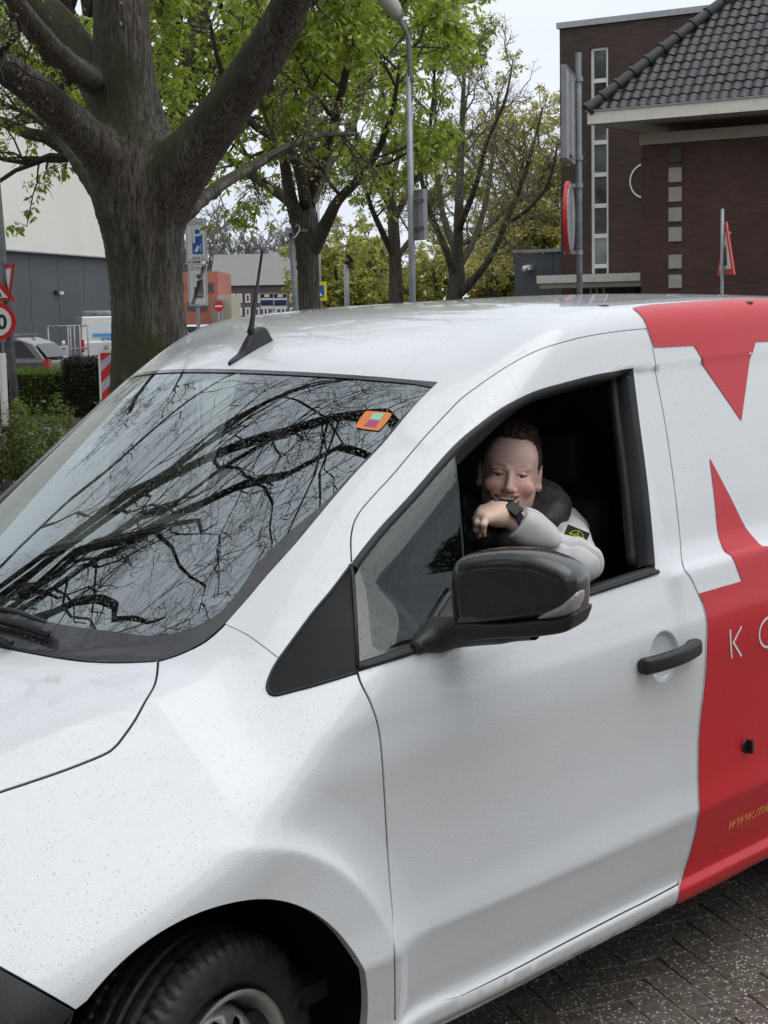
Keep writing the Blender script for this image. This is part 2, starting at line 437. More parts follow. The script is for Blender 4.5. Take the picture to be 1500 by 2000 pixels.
def leafmat(name, c, tr, var=.35):
    s = NT(name); s.t.nodes.remove(s.b)
    geo = s.n('NewGeometry'); r = geo.outputs['Random Per Island']
    c = np.array(c); tr = np.array(tr)
    d = s.n('BsdfDiffuse'); t = s.n('BsdfTranslucent'); gl = s.n('BsdfGlossy'); gl.inputs['Roughness'].default_value = .35
    s.l(s.ramp(r, [(0., tuple(c*(1-var))), (.6, tuple(c)), (1., tuple(c*(1+var)*np.array([1.25, 1.05, .9])))]), d.inputs[0])
    s.l(s.ramp(r, [(0., tuple(tr*(1-var))), (1., tuple(tr*(1+var)))]), t.inputs[0])
    a = s.n('MixShader'); a.inputs[0].default_value = .45; s.l(d.outputs[0], a.inputs[1]); s.l(t.outputs[0], a.inputs[2])
    b = s.n('MixShader'); b.inputs[0].default_value = .05; s.l(a.outputs[0], b.inputs[1]); s.l(gl.outputs[0], b.inputs[2])
    s.l(b.outputs[0], s.o.inputs[0]); return s.m
M_bark = bark('bark_grey_brown', (.100, .083, .064), (.215, .19, .155), mossy=.95)
M_bark2 = bark('bark_dark', (.075, .062, .050), (.16, .14, .115), mossy=.4, sc=1.3)
M_twig = simple('twig_bark', (.060, .052, .042), .85, var=.3, scale=3)
M_twig2 = simple('twig_olive', (.17, .15, .095), .85, var=.3, scale=3)
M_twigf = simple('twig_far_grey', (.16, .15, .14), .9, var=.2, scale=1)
M_leaf = leafmat('leaf_spring_green', (.29, .38, .06), (.44, .58, .06))
M_leafd = leafmat('leaf_green', (.085, .150, .025), (.11, .20, .02))
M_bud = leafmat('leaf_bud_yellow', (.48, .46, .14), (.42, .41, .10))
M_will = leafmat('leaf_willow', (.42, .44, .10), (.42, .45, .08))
M_rust = leafmat('leaf_rusty', (.15, .085, .04), (.10, .05, .02))
def tubes(P, R, n):
    """batch of tapered tubes. P (B, m, 3), R (B, m)"""
    B, m, _ = P.shape
    T = nrm(np.gradient(P, axis=1)); a = np.where(np.abs(T[:, :1, 2:]) < .9, np.array([0, 0, 1.]), np.array([1., 0, 0]))
    U = nrm(np.cross(T, np.broadcast_to(a, T.shape))); W = np.cross(T, U)
    an = np.arange(n)*2*np.pi/n
    V = P[:, :, None]+R[:, :, None, None]*(np.cos(an)[None, None, :, None]*U[:, :, None]+np.sin(an)[None, None, :, None]*W[:, :, None])
    b = np.arange(B)[:, None, None]*(m*n); i = np.arange(m-1)[None, :, None]*n; j = np.arange(n)[None, None, :]; k = (j+1) % n
    Q = np.stack([b+i+j, b+i+k, b+i+n+k, b+i+n+j], -1).reshape(-1, 4)
    return V.reshape(-1, 3), Q
def fast_mesh(name, V, Q, mat, parent=None, smooth=True):
    me = bpy.data.meshes.new(name); V = np.asarray(V, np.float32); Q = np.asarray(Q, np.int32); k = Q.shape[1]
    me.vertices.add(len(V)); me.vertices.foreach_set('co', V.ravel()); me.loops.add(Q.size); me.loops.foreach_set('vertex_index', Q.ravel())
    me.polygons.add(len(Q)); me.polygons.foreach_set('loop_start', np.arange(0, Q.size, k, dtype=np.int32))
    me.polygons.foreach_set('loop_total', np.full(len(Q), k, np.int32))
    if smooth: me.polygons.foreach_set('use_smooth', np.ones(len(Q), bool))
    me.materials.append(mat); me.update(); me.validate()
    return link(bpy.data.objects.new(name, me), parent)
def cat_mesh(parts):
    V = []; Q = []; b = 0
    for v, q in parts: V.append(v); Q.append(q+b); b += len(v)
    return np.concatenate(V), np.concatenate(Q)
def curve_to(a, b, m, wob, rng, sag=0.0, lift=0.0):
    """(B,3) start and end to (B,m,3) wandering paths"""
    t = np.linspace(0, 1, m)[None, :, None]; P = a[:, None]*(1-t)+b[:, None]*t
    Ln = np.linalg.norm(b-a, axis=1)[:, None, None]
    n = rng.normal(size=(len(a), m, 3)); n[:, 0] = 0
    w = np.cumsum(n, 1)/math.sqrt(m); w -= t*w[:, -1:]
    P = P+w*Ln*wob
    P[:, :, 2] += (np.sin(np.pi*t[..., 0])*(lift-sag)*Ln[..., 0])
    return P
def spawn(P, R, k, rng, lo, hi, lr, up=.25, spread=1.0, keep=.75, droop=0.0, m=5, wob=.10, t0=.25, rmin=.003, rk=.55):
    """k children on each parent path; returns their paths and radii"""
    B, M, _ = P.shape; tt = rng.uniform(t0, 1.0, (B, k)); f = tt*(M-1); i = np.minimum(f.astype(int), M-2); u = (f-i)[..., None]
    bi = np.arange(B)[:, None]; p0 = P[bi, i]*(1-u)+P[bi, i+1]*u; r0 = R[bi, i]*(1-u[..., 0])+R[bi, i+1]*u[..., 0]
    d = nrm(P[bi, i+1]-P[bi, i]); Lp = np.linalg.norm(np.diff(P, axis=1), axis=2).sum(1)[:, None]
    rd = nrm(rng.normal(size=d.shape)); rd = nrm(rd-d*np.sum(rd*d, -1, keepdims=True)*.8)
    dr = nrm(d*keep+rd*spread+np.array([0, 0, up])); Ln = Lp*rng.uniform(lo, hi, (B, k))*(1.15-.55*tt)
    e = p0+dr*Ln[..., None]; e[..., 2] -= droop*Ln
    a = p0.reshape(-1, 3); b = e.reshape(-1, 3); C = curve_to(a, b, m, wob, rng, sag=-droop*.5)
    rr = np.maximum(r0.reshape(-1)*rk, rmin); Rr = rr[:, None]*np.linspace(1, lr, m)[None]
    return C, np.maximum(Rr, rmin*.6)
def leaves_at(pos, size, rng, per=4, droop=.5, fold=.2, wid=.42):
    """small folded leaf blades hanging about each point -> (V,Q) quads"""
    n = len(pos)*per; p = np.repeat(pos, per, 0)+rng.normal(size=(n, 3))*size*.35
    d = rng.normal(size=(n, 3)); d[:, 2] = np.abs(d[:, 2])*.2-droop*1.4; d = nrm(d); s = nrm(np.cross(d, rng.normal(size=(n, 3)))); up = np.cross(d, s)
    L = size*rng.uniform(.6, 1.25, (n, 1)); w = L*wid
    V = np.stack([p, p+d*L*.55+s*w*.5+up*w*fold, p+d*L, p+d*L*.55-s*w*.5+up*w*fold], 1).reshape(-1, 3)
    return V, np.arange(n*4).reshape(-1, 4)
def path_pts(P, k, rng, t0=.3):
    B, M, _ = P.shape; tt = rng.uniform(t0, 1.0, (B, k)); f = tt*(M-1); i = np.minimum(f.astype(int), M-2); u = (f-i)[..., None]; bi = np.arange(B)[:, None]
    return (P[bi, i]*(1-u)+P[bi, i+1]*u).reshape(-1, 3)
def px_path(pts, dist, n=8, swing=0.0):
    """photo (x, y, width_px[, extra distance]) -> world path and radii; bases on the ground stay put"""
    P = []; R = []
    for q in pts:
        d = dist+(q[3] if len(q) > 3 else 0)
        r = wray(q[0], q[1]); k = d/math.hypot(r[0], r[1]); p = CW+r*k
        P.append(p); R.append(q[2]*.5*k/FPX)
    P = spl(P, n); R = spl(np.array(R)[:, None], n)[:, 0]
    return P, R
def rough_tube(P, R, n, rng, amp=.06, lobes=5):
    """trunk or limb with ridges and swellings"""
    m = len(P); T = nrm(np.gradient(P, axis=0)); U = np.zeros_like(T); a = np.array([1., 0, 0]); u = nrm(np.cross(T[0], a))
    for i in range(m): u = nrm(u-T[i]*(u@T[i])); U[i] = u
    W = np.cross(T, U); an = np.arange(n)*2*np.pi/n
    s = np.concatenate([[0], np.cumsum(np.linalg.norm(np.diff(P, axis=0), axis=1))])
    ph = rng.uniform(0, 6.28, 12); prof = np.zeros((m, n))
    for k, (f, w) in enumerate(((2, .5), (3, .6), (5, .5), (8, .35), (13, .3), (21, .26))):
        prof += w*np.cos(f*an[None]+ph[k]+np.sin(s*(1.1+.3*k)+ph[k+6])[:, None]*1.2)
    prof += rng.normal(size=(m, n))*.12
    rr = R[:, None]*(1+amp*prof)
    V = P[:, None]+rr[..., None]*(np.cos(an)[None, :, None]*U[:, None]+np.sin(an)[None, :, None]*W[:, None])
    j = np.arange(n); i = np.arange(m-1)[:, None]; k = (j+1) % n
    Q = np.stack([i*n+j, i*n+k, (i+1)*n+k, (i+1)*n+j], -1).reshape(-1, 4)
    return V.reshape(-1, 3), Q
def make_tree(name, label, base, trunk, limbs, mats, seed, leaf=None, group=None, L2=8, L3=8, L4=5, l2=(.35, .6), l3=(.35, .6), l4=(.35, .7), droop=.1,
              leafsize=.12, leafper=4, leafk=6, amp=.06, up=.25, rmin=.004, nseg=28, fine=3, twig_mat=None, leafdroop=.5, l4droop=None, leaft0=.3, inner=True, t2=.22, rk2=.42, sdf=False):
    """trunk and limbs are (path, radius) pairs in world space"""
    rng = np.random.default_rng(seed)
    t = empty(name, base, 0, label, 'tree', group); inv = np.array(base, float)
    tr = [rough_tube(P-inv, R, nseg, rng, amp) for P, R in trunk]
    if sdf:
        # trunk and limb roots grown together into one skin
        tp, tq = trunk[0]; zc = 7.2; fd = Field((tp[:, 0].min()-3.0-inv[0], tp[:, 1].min()-3.0-inv[1], -.15), (tp[:, 0].max()+3.0-inv[0], tp[:, 1].max()+3.0-inv[1], zc), .036)
        for P, R in [trunk[0]]+limbs:
            for a in range(0, len(P)-1, 2):
                b_ = min(a+2, len(P)-1); fd.cap(P[a]-inv, P[b_]-inv, R[a]*.91, R[b_]*.91, .03 if (P is trunk[0][0] or a > 8) else .11)
        V, Q = fd.mesh(); Q = Q[(Q >= 0).all(1)]
        k = (V[:, 2] < zc-.1); 
        ang = np.arctan2(V[:, 1], V[:, 0]); e = .02
        C_ = np.zeros((len(V), 3)); cnt_ = np.zeros(len(V)); fn = np.cross(V[Q[:, 1]]-V[Q[:, 0]], V[Q[:, 2]]-V[Q[:, 0]])
        for q in range(4): np.add.at(C_, Q[:, q], fn)
        N_ = nrm(C_)
        ridge = np.zeros(len(V)); rr_ = np.random.default_rng(3)
        for f, w in ((13, .5), (22, .5), (37, .45), (60, .35)):
            dv = nrm(rr_.normal(size=3)*[1, 1, .05]); dw = nrm(rr_.normal(size=3)*[1, 1, .05])
            ridge += w*np.sin(V@dv*f+1.6*np.sin(V@dw*f*.6+V[:, 2]*1.3)+np.sin(V[:, 2]*2.3+f))
        V = V+N_*(ridge*.010+rr_.normal(size=len(V))*.003)[:, None]
        fast_mesh('trunk', V, Q, mats[0], t)
    else: fast_mesh('trunk', *cat_mesh(tr), mats[0], t)
    for P, R in limbs: fast_mesh('limb', *rough_tube(P-inv, R, max(8, nseg//2), rng, amp*.8), mats[0], t)
    m0 = 9; allP = []; allR = []
    for P, R in limbs:
        s = np.linspace(0, len(P)-1, m0); i = np.minimum(s.astype(int), len(P)-2); u = (s-i)[:, None]
        allP.append(P[i]*(1-u)+P[i+1]*u); allR.append(R[i]*(1-u[:, 0])+R[i+1]*u[:, 0])
    P1 = np.array(allP)-inv; R1 = np.array(allR); parts = []
    P2, R2 = spawn(P1, R1, L2, rng, *l2, .35, up, 1.0, .8, droop*.2, 7, .09, t2, rmin*3, rk2); parts.append(tubes(P2, R2, 6))
    P3, R3 = spawn(P2, R2, L3, rng, *l3, .35, up*.7, 1.0, .75, droop*.6, 6, .11, .15, rmin*1.7, .5); parts.append(tubes(P3, R3, 4))
    P4, R4 = spawn(P3, R3, L4, rng, *l4, .4, up*.3, 1.0, .7, droop if l4droop is None else l4droop, 5, .13, .1, rmin, .55); parts.append(tubes(P4, R4, fine))
    fast_mesh('branches', *cat_mesh(parts), twig_mat or mats[1], t)
    if leaf is not None:
        pts = path_pts(P4, leafk, rng, leaft0)
        if inner: pts = np.concatenate([pts, path_pts(P3, 2, rng, .5)])
        lv = leaves_at(pts, leafsize, rng, leafper, leafdroop)
        fast_mesh('crown', *lv, leaf, t, False)
    return t
def auto_limbs(base, top, spec, rng, r0):
    """limbs from a trunk top to crown targets: spec list of (dx_right, dy_away, z)"""
    rgt = np.array([CR[0], CR[1], 0]); rgt /= np.linalg.norm(rgt); fwd = np.array([-rgt[1], rgt[0], 0]); fwd = fwd if fwd@CF > 0 else -fwd
    o = []
    for (a, b, z) in spec:
        e = np.array([base[0], base[1], 0])+rgt*a+fwd*b; e[2] = z
        s = np.array(top)-np.array([0, 0, rng.uniform(0, .12)*top[2]])
        P = curve_to(s[None], e[None], 14, .06, rng, sag=-.06)[0]; R = np.linspace(r0, r0*.16, 14)
        o.append((P, R))
    return o
M_white = paint('white_paint', (.75, .765, .78), .55)
M_red = paint('red_vinyl', (.60, .004, .014), .7, rough=.4, coat=.28)
M_blk = simple('black_plastic', (.016, .016, .018), .42, bump=.25, bscale=500)
M_blkgl = paint('black_wet_plastic', (.012, .012, .013), .5, rough=.5, coat=.22, coat_rough=.25)
M_cap = paint('mirror_cap', (.008, .008, .009), .25, rough=.4, coat=.9, coat_rough=.10)
M_sail = simple('sail_black', (.010, .010, .011), .55, spec=.22, bump=.3, bscale=350)
M_rub = simple('rubber_seal', (.012, .012, .013), .55)
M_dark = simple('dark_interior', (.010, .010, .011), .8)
M_trim = simple('grey_trim', (.035, .035, .038), .65)
M_frit = paint('frit_band', (.020, .020, .024), .5, rough=.4, coat=1.0)
M_ws = glass('windscreen_glass', (.78, .86, .84), 2.2, .15, coat=.17)
M_side = glass('side_glass', (.66, .74, .72), 1.5, .8, coat=.01)
M_letter = simple('white_letter', (.85, .84, .84), .4)
M_orange = simple('orange_letter', (.85, .24, .09), .4)
VM4 = Matrix([[MV[i][j] for j in range(3)]+[0] for i in range(3)]+[[0, 0, 0, 1]])
van = empty('delivery_van', label='white panel van with red lettering and black door mirror, driver window open', cat='van')
van.matrix_world = VM4
GAP = .0032
def poly_clean(P, res):
    """resample a closed 2D polygon at about res, keeping its corners"""
    o = []
    n = len(P)
    for i in range(n):
        a, b = P[i], P[(i+1) % n]; d = np.linalg.norm(b-a)
        if d < 1e-5: continue
        k = max(1, int(round(d/res)))
        for j in range(k): o.append(a+(b-a)*j/k)
    return np.array(o)
def area2(P):
    x, y = P[:, 0], P[:, 1]; return .5*np.sum(x*np.roll(y, -1)-np.roll(x, -1)*y)
def inset_poly(P, d):
    if area2(P) < 0: P = P[::-1]
    t1 = P-np.roll(P, 1, 0); t2 = np.roll(P, -1, 0)-P
    n1 = np.stack([-t1[:, 1], t1[:, 0]], 1); n2 = np.stack([-t2[:, 1], t2[:, 0]], 1)
    n1 /= np.linalg.norm(n1, axis=1)[:, None]+1e-9; n2 /= np.linalg.norm(n2, axis=1)[:, None]+1e-9
    m = n1+n2; m /= np.maximum(np.linalg.norm(m, axis=1)[:, None], .35)
    return P+m*d
def inside(P, Q):
    """points P inside polygon Q"""
    x, y = P[:, 0], P[:, 1]; r = np.zeros(len(P), bool); n = len(Q); j = n-1
    for i in range(n):
        xi, yi = Q[i]; xj, yj = Q[j]
        c = ((yi > y) != (yj > y)) & (x < (xj-xi)*(y-yi)/((yj-yi) if yj != yi else 1e-12)+xi)
        r ^= c; j = i
    return r
def dist_poly(P, Q):
    d = np.full(len(P), 9.)
    for q in Q: d = np.minimum(d, np.hypot(P[:, 0]-q[0], P[:, 1]-q[1]))
    return d
def panel(name, B3, dirn, mat, res=.022, off=0.0, gap=GAP, depth=.018, parent=None, holes=(), bres=None, lev=0.0, flipy=False, refine=()):
    """B3: boundary points on the body (van frame). Projects them along dirn, triangulates and
    lays every vertex back on the body surface; the rim is folded inwards by depth."""
    parent = van if parent is None else parent
    d = np.array(dirn, float); d /= np.linalg.norm(d)
    a = np.array([0, 0, 1.]) if abs(d[2]) < .9 else np.array([1., 0, 0])
    u = np.cross(a, d); u /= np.linalg.norm(u); v = np.cross(d, u)
    def to2(P): return np.stack([P@u, P@v], 1)
    B2 = to2(np.array(B3, float))
    if area2(B2) < 0: B2 = B2[::-1]
    if gap: B2 = inset_poly(B2, gap)
    B2 = poly_clean(B2, bres or res)
    loops = [B2]+[poly_clean(to2(np.array(h, float)), bres or res) for h in holes]
    lo, hi = B2.min(0), B2.max(0)
    gx, gy = np.meshgrid(np.arange(lo[0], hi[0], res), np.arange(lo[1], hi[1], res*.866))
    gx[1::2] += res/2
    G = np.stack([gx.ravel(), gy.ravel()], 1)
    G = G[inside(G, B2)]
    for h in loops[1:]: G = G[~inside(G, h)]
    allb = np.concatenate(loops)
    for (c3, rr, rs) in refine:
        c2 = to2(np.array([c3], float))[0]; G = G[np.hypot(*(G-c2).T) > rr]
        ax = np.arange(-rr, rr, rs); qx, qy = np.meshgrid(ax, ax); q = np.stack([qx.ravel(), qy.ravel()], 1)
        q = q[np.hypot(q[:, 0], q[:, 1]) < rr-rs*.3]+c2; G = np.concatenate([G, q[inside(q, B2)]])
    if len(G): G = G[dist_poly(G, allb) > res*.55]
    verts = [Vector(p) for p in np.concatenate([allb, G])]
    edges = []; b = 0
    for lp in loops:
        edges += [(b+i, b+(i+1) % len(lp)) for i in range(len(lp))]; b += len(lp)
    r = geometry.delaunay_2d_cdt(verts, edges, [], 0, 1e-6)
    P2 = np.array([tuple(p) for p in r[0]]); tri = np.array([tuple(f) for f in r[2] if len(f) == 3])
    cen = P2[tri].mean(1); k = inside(cen, B2)
    for h in loops[1:]: k &= ~inside(cen, h)
    tri = tri[k]
    O = P2[:, :1]*u+P2[:, 1:]*v+d*3.2
    # start close: all body points satisfy |p.d| < 3
    P3, ok = march(O, -d, 0.0, 7.0, 260, lev)
    N = gradF(P3)
    if off: P3 = P3+N*off
    V = list(P3); NN = list(N); Fc = [tuple(t) for t in tri]
    # orient
    t0 = tri[:200]; fn = np.cross(P3[t0[:, 1]]-P3[t0[:, 0]], P3[t0[:, 2]]-P3[t0[:, 0]])
    if np.sum(fn*N[t0[:, 0]]) < 0: Fc = [f[::-1] for f in Fc]
    if depth:
        cnt = {}
        for f in Fc:
            for i in range(3):
                e = (f[i], f[(i+1) % 3]); cnt[e] = 1
        bd = [e for e in cnt if (e[1], e[0]) not in cnt]
        mp = {}
        # a small rolled edge, then the return flange
        for (i, j) in bd:
            for q in (i, j):
                if q not in mp:
                    t = np.zeros(3); mp[q] = None
        outn = {q: np.zeros(3) for q in mp}
        for (i, j) in bd:
            e = P3[j]-P3[i]; n = np.cross(e, N[i]); n /= np.linalg.norm(n)+1e-9
            outn[i] += n; outn[j] += n
        for q in mp:
            n = outn[q]/(np.linalg.norm(outn[q])+1e-9)
            b0 = len(V); V.append(P3[q]+n*.0008-N[q]*.0008); NN.append((n+N[q])/1.414)
            V.append(P3[q]+n*.0009-N[q]*.0022); NN.append(n)
            V.append(P3[q]+n*.0009-N[q]*depth); NN.append(n)
            mp[q] = b0
        for (i, j) in bd:
            a0, b0 = mp[i], mp[j]
            Fc += [(j, i, a0), (j, a0, b0), (b0, a0, a0+1), (b0, a0+1, b0+1), (b0+1, a0+1, a0+2), (b0+1, a0+2, b0+2)]
    V = np.array(V); NN = np.array(NN)
    if flipy: V = V*[1, -1, 1]; NN = NN*[1, -1, 1]; Fc = [f[::-1] for f in Fc]
    return mesh_obj(name, V, Fc, mat, parent, True, NN)
def mirror_part(o):
    """copy of a part on the far side of the van"""
    c = o.copy(); c.data = o.data.copy()
    me = c.data; n = len(me.vertices); co = np.empty(n*3); me.vertices.foreach_get('co', co); co = co.reshape(-1, 3)
    fs = [tuple(p.vertices)[::-1] for p in o.data.polygons]
    co[:, 1] *= -1
    nn = np.array([tuple(v.normal) for v in o.data.vertex_normals]) if False else None
    m2 = bpy.data.meshes.new(o.name); m2.from_pydata([tuple(p) for p in co], [], fs)
    for m in o.data.materials: m2.materials.append(m)
    m2.polygons.foreach_set('use_smooth', [True]*len(m2.polygons)); m2.update(); m2.set_sharp_from_angle(angle=math.radians(35))
    c.data = m2; COL.objects.link(c); c.parent = o.parent; return c
def pxl(pts, n=6): return unpx(spl(pts, n))
def seam_strip(curve, r=.009, off=.013, name='seam_dark_backing'):  # black tube added behind the panel gaps to keep them dark
    P = np.array(curve); N = gradF(P)
    return MB().tube(P-N*off, r, 6).build(name, M_dark, van, True)

# --- curves traced on the body
ws_edge = [(855,746),(802,801),(750,864),(697,920),(645,980),(575,1064),(522,1123),(487,1165),(440,1218)]
ws_corner = [(440,1218),(400,1253),(350,1278),(310,1291)]
ws_bot = [(310,1291),(240,1294),(173,1292),(117,1285),(50,1273),(0,1263)]
hood_seam = [(308,1292),(306,1317),(300,1340),(283,1370),(263,1407),(240,1440),(223,1460),(200,1475),(133,1502),(67,1525),(0,1547)]
fen_pil = [(440,1218),(473,1233),(500,1250),(547,1286)]
tri_l = [(547,1286),(610,1200),(645,1158),(685,1105)]
door_f = [(698,1313),(706,1336),(724,1372),(738,1414),(745,1460),(750,1530),(755,1617),(761,1712),(768,1792),(771,1862),(772,1950),(772,2000)]
door_t = [(685,1103),(683,1067),(684,1043),(690,1018),(704,994),(732,962),(767,924),(820,861),(872,805),(900,777),(950,740),(1000,708),(1050,683),(1100,667),(1150,655),(1217,645),(1262,641)]
door_r1 = [(1262,641),(1273,670),(1281,712)]
door_r2 = [(1279,720),(1297,813),(1313,917),(1327,1033),(1334,1103),(1350,1130),(1363,1159),(1373,1182),(1379,1213),(1379,1251),(1377,1303),(1373,1348),(1367,1393),(1363,1438),(1362,1488),(1363,1550),(1364,1577)]
door_r3 = [(1364,1577),(1359,1612),(1347,1660),(1336,1695),(1324,1728)]
sill_t = [(1324,1728),(1262,1761),(1200,1792),(1100,1844),(1000,1897),(902,1946)]
win_t = [(687,1104),(715,1067),(750,1025),(802,969),(855,908),(893,867),(933,833),(983,797),(1043,767),(1100,750),(1167,733),(1235,722)]
win_r = [(1235,722),(1247,820),(1260,917),(1270,1010),(1278,1105)]
win_b = [(1283,1120),(1152,1163),(1000,1213),(900,1246),(802,1278),(699,1309)]
c_wsedge = pxl(ws_edge); c_wscor = pxl(ws_corner); c_wsbot = pxl(ws_bot)
c_hood = pxl(hood_seam); c_fp = pxl(fen_pil, 4); c_tri = pxl(tri_l, 4)
c_df = pxl(door_f); c_dt = pxl(door_t); c_dr = np.concatenate([pxl(door_r1, 4), pxl(door_r2), pxl(door_r3)[1:]])
c_st = pxl(sill_t); c_wt = pxl(win_t); c_wr = pxl(win_r); c_wb = pxl(win_b)
def on_top(xy):
    xy = np.array(xy, float); P, ok = march(np.concatenate([xy, np.full((len(xy), 1), 2.6)], 1), (0, 0, -1), 0, 2.4, 260); return P
def on_side(xz):
    xz = np.array(xz, float); P, ok = march(np.stack([xz[:, 0], np.full(len(xz), -1.6), xz[:, 1]], 1), (0, 1, 0), 0, 1.5, 240); return P
# windscreen: header is symmetric about the centre line
corner = c_wsedge[0]
hx = .728
header = on_top([(hx+(corner[0]-hx)*(t*t), corner[1]*t) for t in np.linspace(0, 1, 13)])
wsb = c_wsbot[c_wsbot[:, 1] < -.12]
x0 = wsb[-1][0]; bot_c = on_top([(x0-.045, 0.0)])
half = np.concatenate([header, c_wsedge[1:], c_wscor[1:], wsb[1:], bot_c])
full = np.concatenate([half, (half*[1, -1, 1])[::-1][1:-1]])
windscreen = panel('windscreen', full, (-.6, 0, .8), M_ws, .03, off=-.002, gap=.001, depth=0)
# frit: a ceramic band that follows the rim of the glass
def band(outer, inner, off, mat, name, parent):
    n = len(outer); V = np.concatenate([outer, inner]); N = gradF(V); V = V+N*off
    Fc = [(i, i+1, n+i+1, n+i) for i in range(n-1)]
    f0 = Fc[0]; fn = np.cross(V[f0[1]]-V[f0[0]], V[f0[3]]-V[f0[0]])
    if fn@N[0] < 0: Fc = [f[::-1] for f in Fc]
    return mesh_obj(name, V, Fc, mat, parent, True, N)
def resamp(P, n):
    s = np.concatenate([[0], np.cumsum(np.linalg.norm(np.diff(P, axis=0), axis=1))]); t = np.linspace(0, s[-1], n)
    return np.stack([np.interp(t, s, P[:, i]) for i in range(3)], 1)
fr_in = [(848,757),(793,806),(741,868),(687,925),(633,982),(568,1036),(501,1102),(477,1140),(433,1193),(393,1218),(350,1234),(300,1242),(233,1235),(133,1222),(60,1206)]
c_fi = pxl(fr_in)
fin_c = on_top([(c_fi[-1][0]-.02, 0.)])
i_half = np.concatenate([on_top([(header[0][0]-.014, 0.)]), on_top([(p[0]-.014, p[1]) for p in header[1:-1]]), c_fi, fin_c])
i_full = np.concatenate([i_half, (i_half*[1, -1, 1])[::-1][1:-1]])
frit = panel('frit_band', full, (-.6, 0, .8), M_frit, .02, off=.0004, gap=.001, depth=0, parent=windscreen, holes=[i_full])
# bonnet
hs_ext = on_top([(-.55, -.605), (-.68, -.52), (-.76, -.40), (-.79, -.2), (-.80, 0)])
rear_edge = np.concatenate([bot_c, wsb[::-1], c_wscor[-1:]])
half = np.concatenate([rear_edge[:-1], c_hood, hs_ext])
fullh = np.concatenate([half, (half*[1, -1, 1])[::-1][1:-1]])
hood = panel('bonnet', fullh, (-.05, 0, 1), M_white, .022)
# pillar and cant rail
RY = -.50
rail_back = np.concatenate([pxl([(1262,641),(1253,620),(1233,601)], 4)])
rx = rail_back[-1][0]
top_line = on_top([(x, RY) for x in np.linspace(rx+.02, hx+(corner[0]-hx)*(RY/corner[1])**2, 30)])
hdr_side = on_top([(hx+(corner[0]-hx)*(t*t), corner[1]*t) for t in np.linspace(RY/corner[1], 1, 6)])
pb = np.concatenate([c_wsedge, c_fp[1:], c_tri[1:], c_dt[1:], rail_back[1:], top_line, hdr_side[1:-1]])
pillar = panel('windscreen_pillar', pb, (-.3, -.62, .72), M_white, .020, gap=.0004, depth=.02)
# roof
rl = on_top([(x, RY) for x in np.linspace(hdr_side[0][0], 4.1, 60)])
hc = on_top([(hx+(corner[0]-hx)*((y/corner[1])**2), y) for y in np.linspace(RY, -RY, 15)])
roof = panel('roof', np.concatenate([rl, (rl*[1, -1, 1])[::-1], hc[::-1][1:-1]]), (0, 0, 1), M_white, .03, gap=-.0002, depth=0)
# wing
arch = on_side([(ARC_X+ARC_R*math.cos(t), ARC_Z+ARC_R*math.sin(t)) for t in np.linspace(-.05, 2.28, 44)])
bump_l = pxl([(148,1975),(75,1932),(0,1890)], 4)
arch = arch[(arch[:, 0] > bump_l[0][0]+.01) | (arch[:, 2] > .8)]
nose = on_side([(-.60, .80), (-.62, .84), (-.60, .88), (-.57, .93)])
tri_b = [(547,1286),(533,1309),(523,1335),(524,1350),(537,1358),(575,1349),(610,1340),(660,1325),(698,1313)]
c_tb = pxl(tri_b)
fb = np.concatenate([c_hood[::-1], c_wscor[::-1][1:], c_fp[1:], c_tb[1:], c_df[1:], on_side([(.338, .345), (ARC_X+ARC_R+.0, .335)]), arch, bump_l, nose, hs_ext[:1]])
wing = panel('front_wing', fb, (-.18, -.80, .55), M_white, .0105, depth=.02)
# driver door: skin and window frame in one pressing
dbot = np.array([c_df[-1], on_side([(.345, .352)])[0]])
db = np.concatenate([c_df, on_side([(.345, .350)]), c_st[::-1], c_dr[::-1][1:], c_dt[::-1][1:], c_wt[1:], c_wr[1:], c_wb])
door = panel('door', db, (-.05, -.95, .30), M_white, .018, depth=.03, refine=[((HDX, -.92, HDZ), .085, .004)])
# black quarter panel in front of the door glass
tb2 = np.concatenate([c_tb[1:], pxl([(697,1302),(694,1207),(689,1127),(685,1106)], 4), c_tri[::-1][1:-1]])
sail = panel('quarter_panel', tb2, (-.3, -.8, .5), M_sail, .02, gap=.001, off=.001)
lip = MB().tube(resamp(np.concatenate([c_tri[::-1], c_tb[1:]]), 60)+gradF(resamp(np.concatenate([c_tri[::-1], c_tb[1:]]), 60))*.001, .0035, 6).build('edge_trim', M_rub, sail, True)
# sill
sb_px = [(1321,1765),(1250,1804),(1200,1829),(1100,1881),(1000,1934),(890,1990)]
c_sb = pxl(sb_px); xe = c_sb[-1][0]
st2 = pxl([(1326,1731),(1325,1745),(1321,1765)], 4)
sill = panel('sill', np.concatenate([c_st, on_side([(xe-.05, .349), (.30, .347), (.30, .262)]), c_sb[::-1], st2[::-1][1:-1]]), (0, -.9, .1), M_white, .02, gap=.0012, depth=.03)
# rear side panel with a far wheel opening
rw = on_side([(2.56+.40*math.cos(t), .355+.40*math.sin(t)) for t in np.linspace(math.pi-.05, .05, 30)])
rtop = on_top([(x, RY) for x in np.linspace(4.1, rx+.02, 40)])
rb = np.concatenate([c_dr, st2[1:], on_side([(1.60, .262), (1.9, .262), (2.14, .27)]), rw, on_side([(3.0, .27), (3.6, .29), (4.10, .33), (4.12, .8), (4.10, 1.2), (4.06, 1.6)]), rtop, rail_back[::-1][1:]])
rear = panel('side_panel', rb, (0, -.90, .43), M_white, .015, depth=.02)
